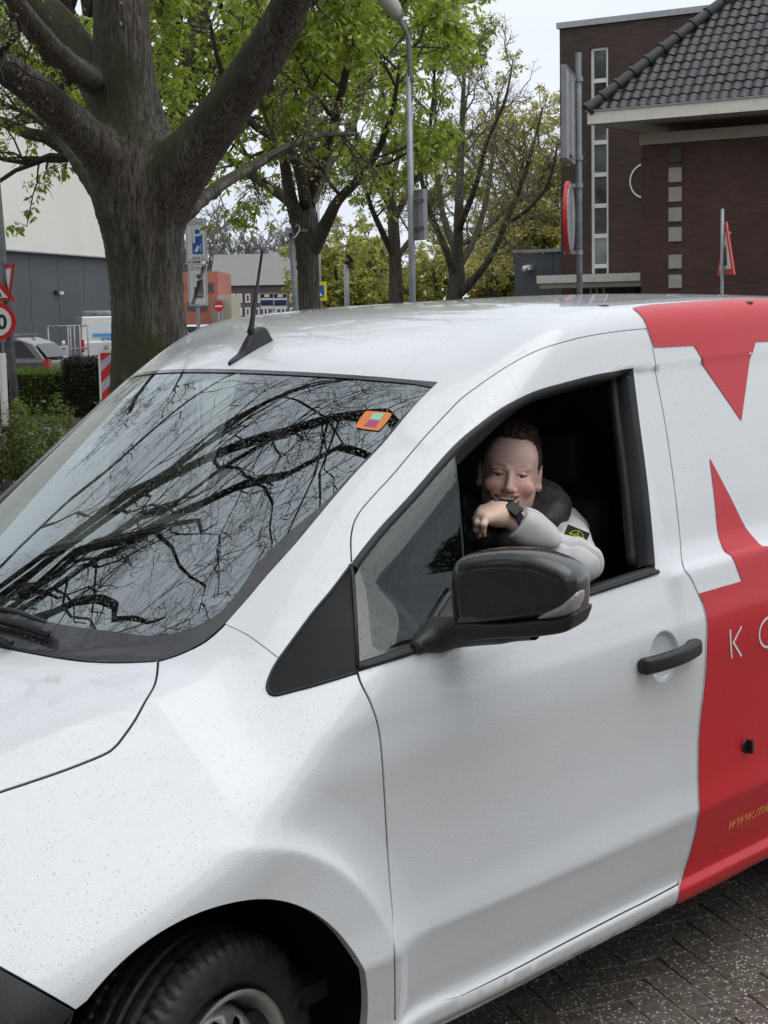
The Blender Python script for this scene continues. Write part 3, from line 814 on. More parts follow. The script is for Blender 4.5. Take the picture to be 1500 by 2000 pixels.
# red vinyl on the side panel
def decal(name, B3, mat, parent, dirn=(0, -.90, .43), off=.0020, res=.012, holes=()):
    return panel(name, B3, dirn, mat, res, off=off, gap=0, depth=0, parent=parent, holes=holes)
top_red = np.concatenate([pxl([(1235,602),(1254,620),(1264,641),(1274,670),(1278,679)], 3), unpx([(1355,675),(1372,703),(1447,822),(1465,697),(1475,668),(1500,667)]),
    on_side([(2.75, 1.67), (2.75, 1.74)]), on_top([(2.75, -.66), (2.0, -.655), (rx+.1, -.655)])])
decal('red_vinyl', top_red, M_red, rear, (0, -.75, .66))
low_red = np.concatenate([unpx([(1365,1159),(1448,1135),(1422,1082),(1413,1075),(1385,894),(1477,1057),(1490,1068)]), on_side([(1.83, 1.14), (2.02, 1.14), (2.12, .80), (2.10, .36), (2.10, .30), (1.6, .264)]),
    (pxl([(1322,1765),(1326,1745),(1327,1732)], 3)), pxl([(1327,1729),(1338,1695),(1349,1660),(1361,1612),(1366,1577)], 3), pxl([(1364.6,1550),(1364,1488),(1365,1438),(1369,1393),(1375,1348),(1379,1303),(1381,1251),(1381,1213),(1375,1182)], 3)])
decal('red_vinyl', low_red, M_red, rear, (0, -.92, .38))
for s0 in (door_f, ): pass
seam_strip(c_df); seam_strip(c_dr); seam_strip(c_dt[2:]); seam_strip(c_hood); seam_strip(c_fp, .006, .011); seam_strip(c_st, .006, .012)
# far side
for o in (pillar, wing, rear, sill): mirror_part(o)
fdoor = mirror_part(door)
fsail = mirror_part(sail)
# ------------------------------------------------------------------ van details
def vray(px, py): return VF+VR_*((px-750)/FPX)-VU*((py-1000)/FPX)
def vat(px, py, ax, val):
    d = vray(px, py); return CLOC+d*((val-CLOC[ax])/d[ax])
# window seal: black rubber round the opening
def seal(curve, w_in, r, name='window_seal'):
    P = resamp(curve, 70); N = gradF(P)
    return MB().tube(P-N*.002, r, 8).build(name, M_rub, door, True)
opening = np.concatenate([c_wt, c_wr[1:], c_wb])
# flat rubber strip inside the frame
def inner_strip(curve, width, depth, name, mat):
    """strip that turns from the body surface into the opening"""
    P = resamp(curve, 80); N = gradF(P); T = np.gradient(P, axis=0); T /= np.linalg.norm(T, axis=1)[:, None]
    cen = opening.mean(0); side = np.cross(N, T); s = np.sign(np.sum(side*(cen-P), 1).mean()); side *= s
    rows = [P-side*.002+N*.0015, P+side*width*.5+N*.0025, P+side*width-N*.004, P+side*(width+.004)-N*depth]
    n = len(P); V = np.concatenate(rows); Fc = []
    for k in range(3): Fc += [(k*n+i, k*n+i+1, (k+1)*n+i+1, (k+1)*n+i) for i in range(n-1)]
    f0 = Fc[0]; fn = np.cross(V[f0[1]]-V[f0[0]], V[f0[3]]-V[f0[0]])
    if fn@N[0] < 0: Fc = [f[::-1] for f in Fc]
    return mesh_obj(name, V, Fc, mat, door, True)
ws1 = inner_strip(c_wt, .014, .05, 'window_seal', M_rub)
ws2 = inner_strip(c_wr, .022, .06, 'window_seal', M_rub)
wb_o = resamp(c_wb[::-1], 60)
ib = inner_strip(wb_o[::-1], .020, .03, 'waist_seal', M_rub)
for o in (ws1, ws2, ib): mirror_part(o).parent = fdoor
bl = MB(); Pb = resamp(pxl([(1284,1117),(1152,1160),(1000,1210),(900,1243),(802,1275),(700,1307)]), 40); bl.tube(Pb+gradF(Pb)*.002, .006, 8); bl.build('waist_trim', M_rub, door, True)
# run channel and inner frame behind the opening at the rear edge
rin = resamp(c_wr, 24)
ch = MB(); ch.tube(rin+np.array([-.030, .045, 0]), .014, 8)
ch.build('glass_channel', M_rub, door, True)
# fixed quarter glass with its upright edge
qg = [(698,1300),(694,1207),(690,1128),(720,1068),(754,1030),(802,978),(855,918),(888,887),(893,930),(897,960),(901,1010),(906,1067),(909,1130),(910,1200),(906,1240),(850,1258),(802,1273)]
qglass = panel('quarter_glass', unpx(qg), (-.2, -.9, .35), M_side, .02, off=-.004, gap=.001, depth=0, parent=door)
dv = unpx([(888,884),(893,930),(897,960),(901,1010),(906,1067),(909,1130),(910,1200),(906,1240)])
MB().tube(dv-gradF(dv)*.006, .0035, 6).build('glass_edge', M_rub, door, True)
fs = unpx([(685,1103),(689,1127),(694,1207),(698,1304)]); MB().tube(fs+gradF(fs)*.0005, .005, 6).build('window_seal', M_rub, door, True)
# black border printed along the front of the quarter glass
qb = [(698,1300),(694,1207),(690,1128),(702,1112),(716,1150),(722,1200),(728,1260),(745,1270),(802,1255),(802,1273),(750,1288)]
panel('glass_border', unpx(qb), (-.2, -.9, .35), M_frit, .02, off=-.0025, gap=.0, depth=0, parent=qglass)
# --- door mirror
e1 = np.array([.30, -.954, 0.]); e2 = np.array([0, 0, 1.]); e3 = np.cross(e1, e2); e3 = e3 if e3[0] < 0 else -e3   # e3 faces forward
mo = vat(1015, 1150, 1, -1.075)
def on_mirror(p):
    d = vray(*p); n = e3; t = ((mo-CLOC)@n)/(d@n); q = CLOC+d*t-mo; return (q@e1, q@e2)
cap_px = [(897,1104),(914,1082),(975,1070),(1040,1071),(1090,1083),(1128,1103),(1143,1128),(1144,1160),(1139,1192),(1100,1201),(1000,1214),(915,1222),(896,1192),(893,1140)]
low_px = [(915,1206),(1000,1206),(1100,1195),(1139,1186),(1137,1206),(1122,1226),(1060,1236),(980,1240),(925,1246),(905,1236)]
cap2 = spl([on_mirror(p) for p in cap_px], 4, True); low2 = spl([on_mirror(p) for p in low_px], 4, True)
FRM = (mo, np.array([e1, e2, e3]))
def mirror_sdf(poly, r, t0, t1, dome):
    def fn(U, V, W):
        d = sd_poly2(U, V, poly)
        mid = (t0+t1)/2+0*W; h = (t1-t0)/2
        hw = h-dome*np.clip(-d, 0, 1)*0
        q1 = d+r+dome*np.clip((W-(t0+t1)/2)/h, -1, 1)**2*.5; q2 = np.abs(W-(t0+t1)/2)-h+r
        return np.sqrt(np.maximum(q1, 0)**2+np.maximum(q2, 0)**2)+np.minimum(np.maximum(q1, q2), 0)-r
    return fn
mirror = sdf_obj('door_mirror', mirror_sdf(cap2, .026, -.055, .060, .02), (-.22, -.14, -.08), (.22, .14, .08), .0045, M_cap, van, FRM)
lowm = sdf_obj('mirror_base', mirror_sdf(low2, .012, -.060, .058, .004), (-.22, -.16, -.08), (.22, .10, .08), .0045, M_blk, mirror, FRM)
mg = sdf_obj('mirror_glass', mirror_sdf(inset_poly(cap2, .016), .003, -.062, -.052, .0), (-.2, -.14, -.07), (.2, .14, -.04), .004, simple('mirror_silver', (.8, .8, .8), .05, 1.0, var=0), mirror, FRM)
# indicator lens at the outer end
ind_px = [(1068,1203),(1080,1188),(1105,1173),(1135,1155),(1150,1147),(1150,1170),(1143,1190),(1120,1199)]
ind2 = [on_mirror((p[0]-6, p[1])) for p in ind_px]
M_lens = simple('indicator_lens', (.30, .28, .27), .12, var=.3, coat=1.0)
sdf_obj('indicator_lens', mirror_sdf(spl(ind2, 3, True), .010, -.02, .0625, .015), (-.22, -.14, -.08), (.22, .14, .08), .004, M_lens, mirror, FRM)
# foot of the mirror: arm to the black sail at the door
f0 = unpx([(822,1268)])[0]; f1 = unpx([(806,1277)])[0]; f2 = unpx([(872,1150)])[0]; f3 = unpx([(905,1236)])[0]; f4 = unpx([(880,1160)])[0]
arm_in = unpx([(850,1240)])[0]; arm_out = mo+e1*(-.06)+e2*(-.082)
def arm(X, Y, Z):
    a = sd_cap(X, Y, Z, arm_in+[0, -.005, .0], arm_out, .032, .036)
    b = sd_cap(X, Y, Z, arm_in+[.04, .0, -.005], arm_out+e1*.09, .026, .024)
    c = sd_cap(X, Y, Z, f1+[.02, .002, .012], arm_in, .018, .03)
    return smin(smin(a, b, .03), c, .05)
lo = np.minimum(np.minimum(arm_in, arm_out), f1)-.09; hi = np.maximum(np.maximum(arm_in, arm_out+e1*.1), f1)+.12
sdf_obj('mirror_arm', arm, lo, hi, .005, M_blkgl, mirror)
sail_px = [(804,1278),(822,1240),(845,1200),(868,1165),(885,1145),(905,1150),(930,1235),(900,1247)]
panel('mirror_sail', unpx(sail_px), (-.2, -.9, .35), M_blkgl, .02, off=.006, gap=0, depth=.02, parent=mirror)
sp_ = unpx([(808,1276),(826,1240),(848,1203),(868,1170),(884,1148)]); MB().tube(sp_+gradF(sp_)*.010, .007, 8).build('sail_edge', M_blkgl, mirror, True)
mm = empty('far_mirror'); mm.parent = van; COL  # opposite mirror carried by a part group
bpy.data.objects.remove(mm)
for o in (mirror,): mirror_part(o)
# --- door handle
hp = unpx([(1240,1303),(1262,1296),(1300,1283),(1335,1268),(1360,1259)])
hN = gradF(hp); base = on_side([(HDX-.10, HDZ-.004)])[0]
yo = -.965
def handle(X, Y, Z):
    # flattened bar in local axes: bow outwards in the middle
    t = np.clip((X-hp[0][0])/(hp[-1][0]-hp[0][0]), 0, 1)
    zc = hp[0][2]+(hp[-1][2]-hp[0][2])*t
    yc = -.930-.034*np.sin(np.pi*np.clip(.08+.84*t, 0, 1))**.7
    dx = np.maximum(np.abs(X-(hp[0][0]+hp[-1][0])/2)-(hp[-1][0]-hp[0][0])/2+.018, 0)
    q = np.sqrt(np.maximum(np.abs(Z-zc)-.009+.0*t, 0)**2+np.maximum(np.abs(Y-yc)-.004, 0)**2+dx**2)-.0115
    foot = np.minimum(sd_cap(X, Y, Z, hp[-1]+[-.03, 0, 0], hp[-1]+[-.035, .03, 0], .016, .02), sd_cap(X, Y, Z, hp[0]+[.03, 0, 0], hp[0]+[.03, .03, 0], .014, .016))
    return smin(q, foot, .02)
lo = hp.min(0)-[.03, .06, .04]; hi = hp.max(0)+[.03, .04, .04]
hd = sdf_obj('door_handle', handle, lo, hi, .0032, M_blk, door)
# small black lock button on the red panel
bp = unpx([(1455,1457)])[0]
bt = MB(); R90 = [[1, 0, 0], [0, 0, -1], [0, 1, 0]]
bt.lathe([(.0, .006), (.017, .006), (.019, .003), (.019, -.002)][::-1], 20, T=bp+[0, 0, 0], R=R90)
bt.cbox((0, 0, 0), (.009, .02, .036), T=bp+np.array([.004, -.012, .0]))
bt.build('lock_button', M_blk, rear, auto=40)
# --- lettering
def text_on(name, txt, p0, p1, hgt, mat, parent, off=.002, shear=0.0, spacing=1.0, size=None, thin=0.0):
    """letters laid on the body; baseline from p0 towards p1 (side coordinates x,z)"""
    cu = bpy.data.curves.new(name, 'FONT'); cu.body = txt; cu.size = size or hgt/.7; cu.shear = shear; cu.space_character = spacing; cu.offset = thin
    cu.resolution_u = 6
    o = bpy.data.objects.new(name, cu); COL.objects.link(o)
    dg = bpy.context.evaluated_depsgraph_get(); me = bpy.data.meshes.new_from_object(o.evaluated_get(dg)); COL.objects.unlink(o); bpy.data.objects.remove(o)
    n = len(me.vertices); co = np.empty(n*3); me.vertices.foreach_get('co', co); co = co.reshape(-1, 3)
    p0 = np.array(p0); p1 = np.array(p1); d = (p1-p0)/np.linalg.norm(p1-p0); up = np.array([-d[1], d[0]])
    xz = p0+co[:, :1]*d+co[:, 1:2]*up
    P = on_side(xz)+np.array([0, -off, 0])
    fs = [tuple(p.vertices) for p in me.polygons]; bpy.data.meshes.remove(me)
    return mesh_obj(name, P, fs, mat, parent)
def stroke(name, polys, w, mat, parent, off=.0036):
    """strokes drawn on the body as thin strips: list of polylines in photo pixels"""
    m = MB()
    for pl in polys:
        P = unpx(pl); N = gradF(P); T = np.gradient(P, axis=0); T /= np.linalg.norm(T, axis=1)[:, None]+1e-9
        sdir = np.cross(N, T); n = len(P); P = P+N*off
        m.add(np.concatenate([P-sdir*w/2, P+sdir*w/2]), [(i, i+1, n+i+1, n+i) for i in range(n-1)])
    return m.build(name, mat, parent)
stroke('letter_k', [[(1424,1229),(1425,1257),(1427,1285)], [(1446,1223),(1429,1257)], [(1430,1254),(1446,1281)]], .0062, M_letter, rear)
cc = [(1500-0+19*math.cos(t), 1234+29*math.sin(t)-.30*(19*math.cos(t))) for t in np.linspace(0, 2*math.pi, 30)]
stroke('letter_o', [cc], .0062, M_letter, rear)
w0 = unpx([(1416,1622), (1500,1583)]); text_on('web_address', 'www.mk', (w0[0][0], w0[0][2]), (w0[1][0], w0[1][2]), .04, M_orange, rear, .0034, shear=.35, size=.056, thin=.0008)
# --- front bumper (black) and nose
bl_ = bump_l
M_bump = simple('bumper_plastic', (.02, .02, .022), .5, bump=.2, bscale=300)
bb = np.concatenate([bump_l[::-1], on_side([(ARC_X-ARC_R*.80, .56), (ARC_X-ARC_R*.93, .48), (ARC_X-ARC_R*.99, .40), (ARC_X-ARC_R, .30), (-.6, .27), (-.72, .32), (-.74, .55), (-.72, .74)])])
bumper = panel('front_bumper', bb, (-.35, -.93, .1), M_bump, .03, depth=.02); mirror_part(bumper)
fz = np.array([(y, z) for (y, z) in [(-.66, .30), (.66, .30), (.66, .80), (.55, .88), (-.55, .88), (-.66, .80)]])
def on_front(yz):
    yz = np.array(yz, float); P, ok = march(np.stack([np.full(len(yz), -1.5), yz[:, 0], yz[:, 1]], 1), (1, 0, 0), 0, 1.5, 240); return P
panel('front_mask', on_front(fz), (-1, 0, .1), M_bump, .05, depth=0)
# --- wheels
M_tyre = NT('tyre_rubber'); _c = M_tyre.obj(); _f = M_tyre.noise(_c, 35, 6); _g = M_tyre.noise(_c, 260, 2)
M_tyre.set(Base_Color=M_tyre.mix(M_tyre.ramp(_g, [(.66, 0.), (.72, .35)]), M_tyre.ramp(_f, [(.35, (.012, .012, .013)), (.7, (.03, .028, .026))]), (.25, .24, .22)), Roughness=M_tyre.ramp(_f, [(.3, .35), (.7, .75)]), Normal=M_tyre.bump(_f, .25, .004)); M_tyre = M_tyre.m
M_rim = simple('wheel_silver', (.42, .42, .42), .38, .7, var=.15, scale=20)
def tyre_mesh():
    R0, W = .322, .205
    prof = []   # (axial s, radius) outer side first
    prof += [(-.072, .205), (-.082, .214), (-.094, .232), (-.1025, .255), (-.1035, .272), (-.1005, .290)]
    prof += [(-.096, .3020), (-.089, .3095), (-.080, .3145)]
    for s in np.linspace(-.070, .070, 29): prof.append((s, .3215-.9*abs(s)**2*.35))
    prof += [(.080, .3145), (.089, .3095), (.096, .302), (.1005, .29), (.1035, .272), (.1025, .255), (.094, .232), (.082, .214), (.072, .205)]
    prof = np.array(prof); n = 264; m = len(prof); ang = np.arange(n)*2*np.pi/n
    S_, R_ = np.meshgrid(prof[:, 0], np.ones(n)); Rr = np.broadcast_to(prof[:, 1], (n, m)).copy(); A = np.repeat(ang[:, None], m, 1)
    for gx in (-.048, -.016, .016, .048): Rr -= .0065*np.exp(-((S_-gx)/.0040)**4)*(Rr > .31)
    ph = (A*66/(2*np.pi)+S_*14) % 1
    cut = np.exp(-((ph-.5)/.14)**4)*(np.abs(S_) > .054)*(Rr > .296)*(1-np.exp(-((np.abs(S_)-.062)/.002)**2))
    Rr -= .0085*cut
    ph2 = (A*66/(2*np.pi)+np.abs(S_)*30+.3) % 1
    Rr -= .003*np.exp(-((ph2-.5)/.12)**4)*(np.abs(S_) < .044)*(np.abs(S_) > .02)
    V = np.stack([Rr*np.cos(A), S_, Rr*np.sin(A)], -1).reshape(-1, 3)
    Fc = [(i*m+j, i*m+j+1, ((i+1) % n)*m+j+1, ((i+1) % n)*m+j) for i in range(n) for j in range(m-1)]
    return V, Fc
def make_wheel(loc, steer, side):
    w = empty('wheel', loc); w.parent = van; w.rotation_euler = (0, 0, steer + (0 if side < 0 else math.pi))
    V, Fc = tyre_mesh(); t = mesh_obj('tyre', V, Fc, M_tyre, w, True); t.data.set_sharp_from_angle(angle=math.radians(50))
    Rw = [[1, 0, 0], [0, 0, 1], [0, -1, 0]]   # lathe axis z -> y
    def L(prof): return [(r, h) for (r, h) in prof]
    rim = MB(); rim.lathe([(.196, .074), (.207, .090), (.211, .094), (.211, .099), (.205, .101), (.199, .097), (.192, .085), (.186, .060), (.180, .02), (.180, -.06), (.19, -.08)], 96, R=[[1, 0, 0], [0, 0, -1], [0, 1, 0]])
    ro = rim.build('rim', M_rim, w, auto=60)
    # pressed steel disc with a ring of oval vent holes
    prof = np.array([(.0, .055), (.035, .055), (.045, .048), (.060, .042), (.075, .050), (.092, .068), (.105, .075), (.118, .076), (.150, .070), (.165, .060), (.178, .040), (.181, .02)])
    def h_of(r): return np.interp(r, prof[:, 0], prof[:, 1])
    nh = 12; holes = []
    for k in range(nh):
        t0 = 2*math.pi*k/nh
        pts = []
        for q in np.linspace(0, 2*math.pi, 16, endpoint=False):
            rr = .134+.021*math.sin(q); aa = .0165*math.cos(q)/.134
            pts.append((rr*math.cos(t0+aa), rr*math.sin(t0+aa)))
        holes.append(pts)
    outer = [(.181*math.cos(t), .181*math.sin(t)) for t in np.linspace(0, 2*math.pi, 96, endpoint=False)]
    vs = [Vector(p) for p in outer]; es = [(i, (i+1) % 96) for i in range(96)]
    for h in holes:
        b = len(vs); vs += [Vector(p) for p in h]; es += [(b+i, b+(i+1) % 16) for i in range(16)]
    for r_ in (.0001, .03, .045, .06, .075, .09, .105, .160, .170):
        kk = max(1, int(r_*420)); vs += [Vector((r_*math.cos(t), r_*math.sin(t))) for t in np.linspace(0, 2*math.pi, kk, endpoint=False)]
    r = geometry.delaunay_2d_cdt(vs, es, [], 0, 1e-6)
    P2 = np.array([tuple(p) for p in r[0]]); tr = np.array([tuple(f) for f in r[2]])
    cen = P2[tr].mean(1); keep = np.ones(len(tr), bool)
    for h in holes: keep &= ~inside(cen, np.array(h))
    tr = tr[keep]; rr = np.hypot(P2[:, 0], P2[:, 1])
    Vd = np.stack([P2[:, 0], -h_of(rr), P2[:, 1]], 1)
    disc = mesh_obj('wheel_disc', Vd, tr, M_rim, ro, True); so = disc.modifiers.new('thick', 'SOLIDIFY'); so.thickness = .004; so.offset = -1
    for k in range(5):
        t = 2*math.pi*k/5; MB().lathe([(.011, -.02), (.011, .010), (.009, .014), (.0, .014)], 6, T=(.056*math.cos(t), -.044, .056*math.sin(t)), R=[[1, 0, 0], [0, 0, -1], [0, 1, 0]]).build('wheel_nut', simple('nut_steel', (.15, .15, .15), .4, .8), ro)
    MB().lathe([(.17, -.02), (.17, .0), (.0, .0)], 40, R=[[1, 0, 0], [0, 0, -1], [0, 1, 0]]).build('brake_drum', M_dark, w)
    return w
WX = -.095
make_wheel((WX, -.770, .322), math.radians(15), -1)
make_wheel((WX, .770, .322), math.radians(15), 1)
make_wheel((2.56, -.775, .322), 0, -1); make_wheel((2.56, .775, .322), 0, 1)
# wheel housings, floor pan
M_liner = simple('wheel_liner', (.005, .005, .005), .95, spec=.1, bump=.3, bscale=150)
for (ax_, sgn) in ((ARC_X, -1), (ARC_X, 1), (2.56, -1), (2.56, 1)):
    m = MB(); n = 30; V = []; r_ = ARC_R+.012
    th = np.linspace(-.3, math.pi+.3, n)
    for t in th: V += [(ax_+r_*math.cos(t), sgn*.905, ARC_Z+r_*math.sin(t)), (ax_+r_*math.cos(t), sgn*.50, ARC_Z+r_*math.sin(t))]
    Fc = [(2*i, 2*i+1, 2*i+3, 2*i+2) for i in range(n-1)]
    V += [(ax_, sgn*.50, ARC_Z)]; Fc += [(2*i+1, len(V)-1, 2*i+3) for i in range(n-1)]
    m.add(V, Fc); m.build('wheel_liner', M_liner, van, True)
MB().box((-.7, -.48, .20), (4.1, .48, .30)).box((.32, -.74, .23), (2.10, .74, .32)).build('floor_pan', M_dark, van)
# tailgate closing the body
panel('tailgate', np.array(march(np.stack([np.full(8, 5.), *np.array([(-.80, .4), (-.84, .9), (-.76, 1.4), (-.60, 1.62), (.60, 1.62), (.76, 1.4), (.84, .9), (.80, .4)]).T], 1), (-1, 0, 0), 0, 2, 200)[0]), (1, 0, 0), M_white, .06, depth=0)
# --- roof: antenna, plugs
an = empty('antenna'); an.parent = van
ab = unpx([(441,716), (480,690), (524,672)])
a0 = on_top([(.742, 0.0)])[0]; a1 = on_top([(.885, 0.0)])[0]
ax_ = (a1-a0)/np.linalg.norm(a1-a0); up = np.array([-ax_[2], 0, ax_[0]])
AF = (a0, np.array([ax_, [0, 1, 0], up])); LA = np.linalg.norm(a1-a0)
def fin(U, V, W):
    t = np.clip(U/LA, 0, 1)
    hw = .020*np.sqrt(np.clip(t*2.2, .12, 1))*(1-.25*np.clip(t-.75, 0, 1)*4*.4)
    hh = .012+.036*sstep(.25, .72, t)*(1-.25*sstep(.85, 1.0, t))
    q = np.sqrt(np.maximum(np.abs(V)-hw+.008+.012*np.clip(W/.05, 0, 1), 0)**2+np.maximum(W-hh+.008, 0)**2+np.maximum(np.abs(U-LA/2)-LA/2+.008, 0)**2)-.008
    return np.maximum(q, -W-.02)
sdf_obj('antenna_base', fin, (-.02, -.05, -.025), (LA+.03, .05, .07), .003, M_blk, an, AF)
ma = a0+ax_*LA*.66+up*.043; tip = vat(513, 484, 1, 0.0)
MB().tube([ma, ma+(tip-ma)*.06, ma+(tip-ma)*.10, ma+(tip-ma)*.52, ma+(tip-ma)*.54, ma+(tip-ma)*.93, ma+(tip-ma)*.935, tip], [.0110, .0085, .0070, .0060, .0042, .0034, .0044, .0044], 10).build('antenna_rod', M_blk, an, True)
for q in ((1178,597), (1460,590)):
    p = unpx([q])[0]; p = on_top([(p[0], p[1])])[0]
    MB().lathe([(.016, -.004), (.014, .0015), (.0, .0022)], 18, T=p).build('roof_plug', M_rub, roof, True)
# --- wiper
wp = unpx([(-60,1206), (-20,1213), (0,1221), (50,1233), (103,1250)]); wn = gradF(wp)
wi = empty('wiper'); wi.parent = van
MB().tube(resamp(wp+wn*.022, 14), .0085, 8).build('wiper_blade', M_blk, wi, True)
MB().tube(resamp(wp+wn*.008, 14), .0035, 6).build('wiper_rubber', M_rub, wi, True)
wa = unpx([(-80,1236), (-30,1240), (0,1253), (30,1267)]); MB().tube(resamp(wa+gradF(wa)*.018, 12), .007, 8).build('wiper_arm', M_blk, wi, True)
MB().tube(resamp(unpx([(0,1216), (40,1226), (95,1246)])+np.array([-.005, 0, .036]), 10), [.004]*2+[.006]*6+[.004]*2, 8).build('wiper_cover', M_blk, wi, True)
# --- stickers inside the windscreen
def sticker(name, px, mat, off, parent=None):
    P = unpx(px); N = gradF(P); return mesh_obj(name, P+N*off, [tuple(range(len(P)))], mat, parent or windscreen)
st = sticker('permit_sticker', spl([(696,830),(712,806),(722,803),(758,806),(764,812),(744,838),(734,841),(700,836)], 2, True), simple('sticker_orange', (.75, .22, .04), .4), .0006)
sticker('permit_field', [(729,807),(751,808),(743,821),(722,819)], simple('sticker_green', (.30, .62, .42), .4), .0009, st)
sticker('permit_field', [(722,820),(742,822),(733,835),(710,832)], simple('sticker_purple', (.42, .06, .20), .4), .0009, st)
# ------------------------------------------------------------------ cabin
lin = dict(depth=0, gap=-.004)
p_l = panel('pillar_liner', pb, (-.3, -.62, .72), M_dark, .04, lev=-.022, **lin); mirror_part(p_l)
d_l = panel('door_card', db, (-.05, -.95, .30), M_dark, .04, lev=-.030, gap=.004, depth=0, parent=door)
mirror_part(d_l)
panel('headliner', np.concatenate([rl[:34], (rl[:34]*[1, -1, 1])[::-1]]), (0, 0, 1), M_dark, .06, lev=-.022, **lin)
# far window pane
qf = panel('side_window', np.concatenate([c_wt, c_wr[1:], c_wb]), (-.05, -.95, .30), M_side, .04, off=-.012, gap=.001, depth=0, parent=fdoor)
me = qf.data; co = np.empty(len(me.vertices)*3); me.vertices.foreach_get('co', co); co[1::3] *= -1; me.vertices.foreach_set('co', co); me.update()
# bulkhead behind the seats
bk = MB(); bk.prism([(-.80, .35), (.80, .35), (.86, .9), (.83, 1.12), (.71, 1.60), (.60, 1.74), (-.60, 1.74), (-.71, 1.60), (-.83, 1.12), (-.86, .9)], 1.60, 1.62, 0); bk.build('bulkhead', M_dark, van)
# dashboard
M_dash = simple('dash_plastic', (.13, .137, .14), .7, bump=.3, bscale=400)
da = MB(); da.prism([(-.02, .96), (.05, 1.030), (.30, 1.062), (.44, 1.070), (.50, 1.045), (.52, .96), (.48, .82), (-.02, .82)], -.70, .70, 1); do = da.build('dashboard', M_dash, van); bevel(do, .02, 3)
hb = MB(); hb.prism([(.34, 1.06), (.40, 1.115), (.52, 1.120), (.56, 1.08), (.50, 1.02)], -.60, -.20, 1); hbo = hb.build('instrument_hood', M_dark, do); bevel(hbo, .015, 3)
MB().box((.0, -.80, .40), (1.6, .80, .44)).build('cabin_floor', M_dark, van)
# steering wheel
swc = np.array([.80, -.40, 1.035]); n_ = nrm(np.array([.86, 0, .51])); a_ = np.array([0, 1., 0]); b_ = np.cross(n_, a_)
sw = empty('steering_wheel'); sw.parent = van
MB().tube([swc+.185*(math.cos(t)*a_+math.sin(t)*b_) for t in np.linspace(0, 2*math.pi, 49)], .016, 10, cap=False).build('rim', M_trim, sw, True)
MB().tube([swc-n_*.03, swc+n_*.02], [.06, .055], 16).build('hub', M_trim, sw, True)
for t in (0, math.pi, -math.pi/2): MB().tube([swc, swc+.18*(math.cos(t)*a_+math.sin(t)*b_)], [.024, .014], 8).build('spoke', M_trim, sw, True)
MB().tube([swc-n_*.03, swc-n_*.35], .03, 10).build('column', M_dark, sw, True)
# seats
def seat(y, nm='seat'):
    def rb(X, Y, Z, c, h, r, rot):
        x, z = X-c[0], Z-c[2]; cx, sx = math.cos(rot), math.sin(rot); u = cx*x+sx*z; w = -sx*x+cx*z
        q = [np.abs(u)-h[0]+r, np.abs(Y-c[1])-h[1]+r, np.abs(w)-h[2]+r]
        return np.sqrt(np.maximum(q[0], 0)**2+np.maximum(q[1], 0)**2+np.maximum(q[2], 0)**2)+np.minimum(np.maximum(np.maximum(q[0], q[1]), q[2]), 0)-r
    s = empty(nm); s.parent = van
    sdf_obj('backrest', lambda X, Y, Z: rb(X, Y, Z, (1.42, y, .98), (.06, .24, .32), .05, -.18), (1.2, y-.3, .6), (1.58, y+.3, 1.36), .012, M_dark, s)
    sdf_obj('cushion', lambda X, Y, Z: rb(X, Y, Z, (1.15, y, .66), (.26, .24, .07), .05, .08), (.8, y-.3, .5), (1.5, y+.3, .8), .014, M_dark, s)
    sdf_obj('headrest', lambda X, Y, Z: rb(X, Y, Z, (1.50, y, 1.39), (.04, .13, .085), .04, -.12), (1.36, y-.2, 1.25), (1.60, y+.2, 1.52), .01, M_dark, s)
seat(-.40); seat(.40)
pp = [vat(x, y, 2, 1.071) for x, y in ((368,1173), (392,1164), (452,1172), (425,1184))]
pt = empty('parking_ticket', (0, 0, 0), 0, 'small white paper slip lying on the dashboard behind the windscreen', 'paper'); pt.matrix_world = VM4
MB().add(pp+[q+np.array([0, 0, .001]) for q in pp], [(3, 2, 1, 0), (4, 5, 6, 7), (0, 1, 5, 4), (1, 2, 6, 5), (2, 3, 7, 6), (3, 0, 4, 7)]).build('slip', M_swhite_p := simple('paper_white', (.8, .82, .8), .7), pt)
# ================================================================== the driver
class Field:
    def __init__(s, lo, hi, res):
        s.lo = np.array(lo, float); s.res = res; s.n = np.ceil((np.array(hi)-s.lo)/res).astype(int)+1; s.D = np.full(tuple(s.n), .5, np.float32)
    def sub(s, lo, hi):
        a = np.clip(np.floor((np.array(lo)-s.lo)/s.res).astype(int), 0, s.n-1); b = np.clip(np.ceil((np.array(hi)-s.lo)/s.res).astype(int)+1, 1, s.n)
        g = [(s.lo[i]+np.arange(a[i], b[i])*s.res).astype(np.float32) for i in range(3)]
        return tuple(slice(a[i], b[i]) for i in range(3)), np.meshgrid(*g, indexing='ij', sparse=True)
    def union(s, fn, lo, hi, k):
        sl, (X, Y, Z) = s.sub(lo, hi); s.D[sl] = smin(s.D[sl], fn(X, Y, Z), k)
    def cut(s, fn, lo, hi, k):
        sl, (X, Y, Z) = s.sub(lo, hi); s.D[sl] = -smin(-s.D[sl], fn(X, Y, Z), k)
    def cap(s, a, b, ra, rb, k=.02):
        a = np.array(a); b = np.array(b); m = max(ra, rb)+k+.015
        s.union(lambda X, Y, Z: sd_cap(X, Y, Z, a, b, ra, rb), np.minimum(a, b)-m, np.maximum(a, b)+m, k)
    def mesh(s):
        D = s.D; return sdf_mesh(lambda X, Y, Z: D, s.lo, s.lo+(s.n-1)*s.res-1e-9, s.res)
HC = vat(996, 927, 1, -.58)
hf = nrm(CLOC-HC+np.array([.05, .0, -.12])); tilt = math.radians(7.2)
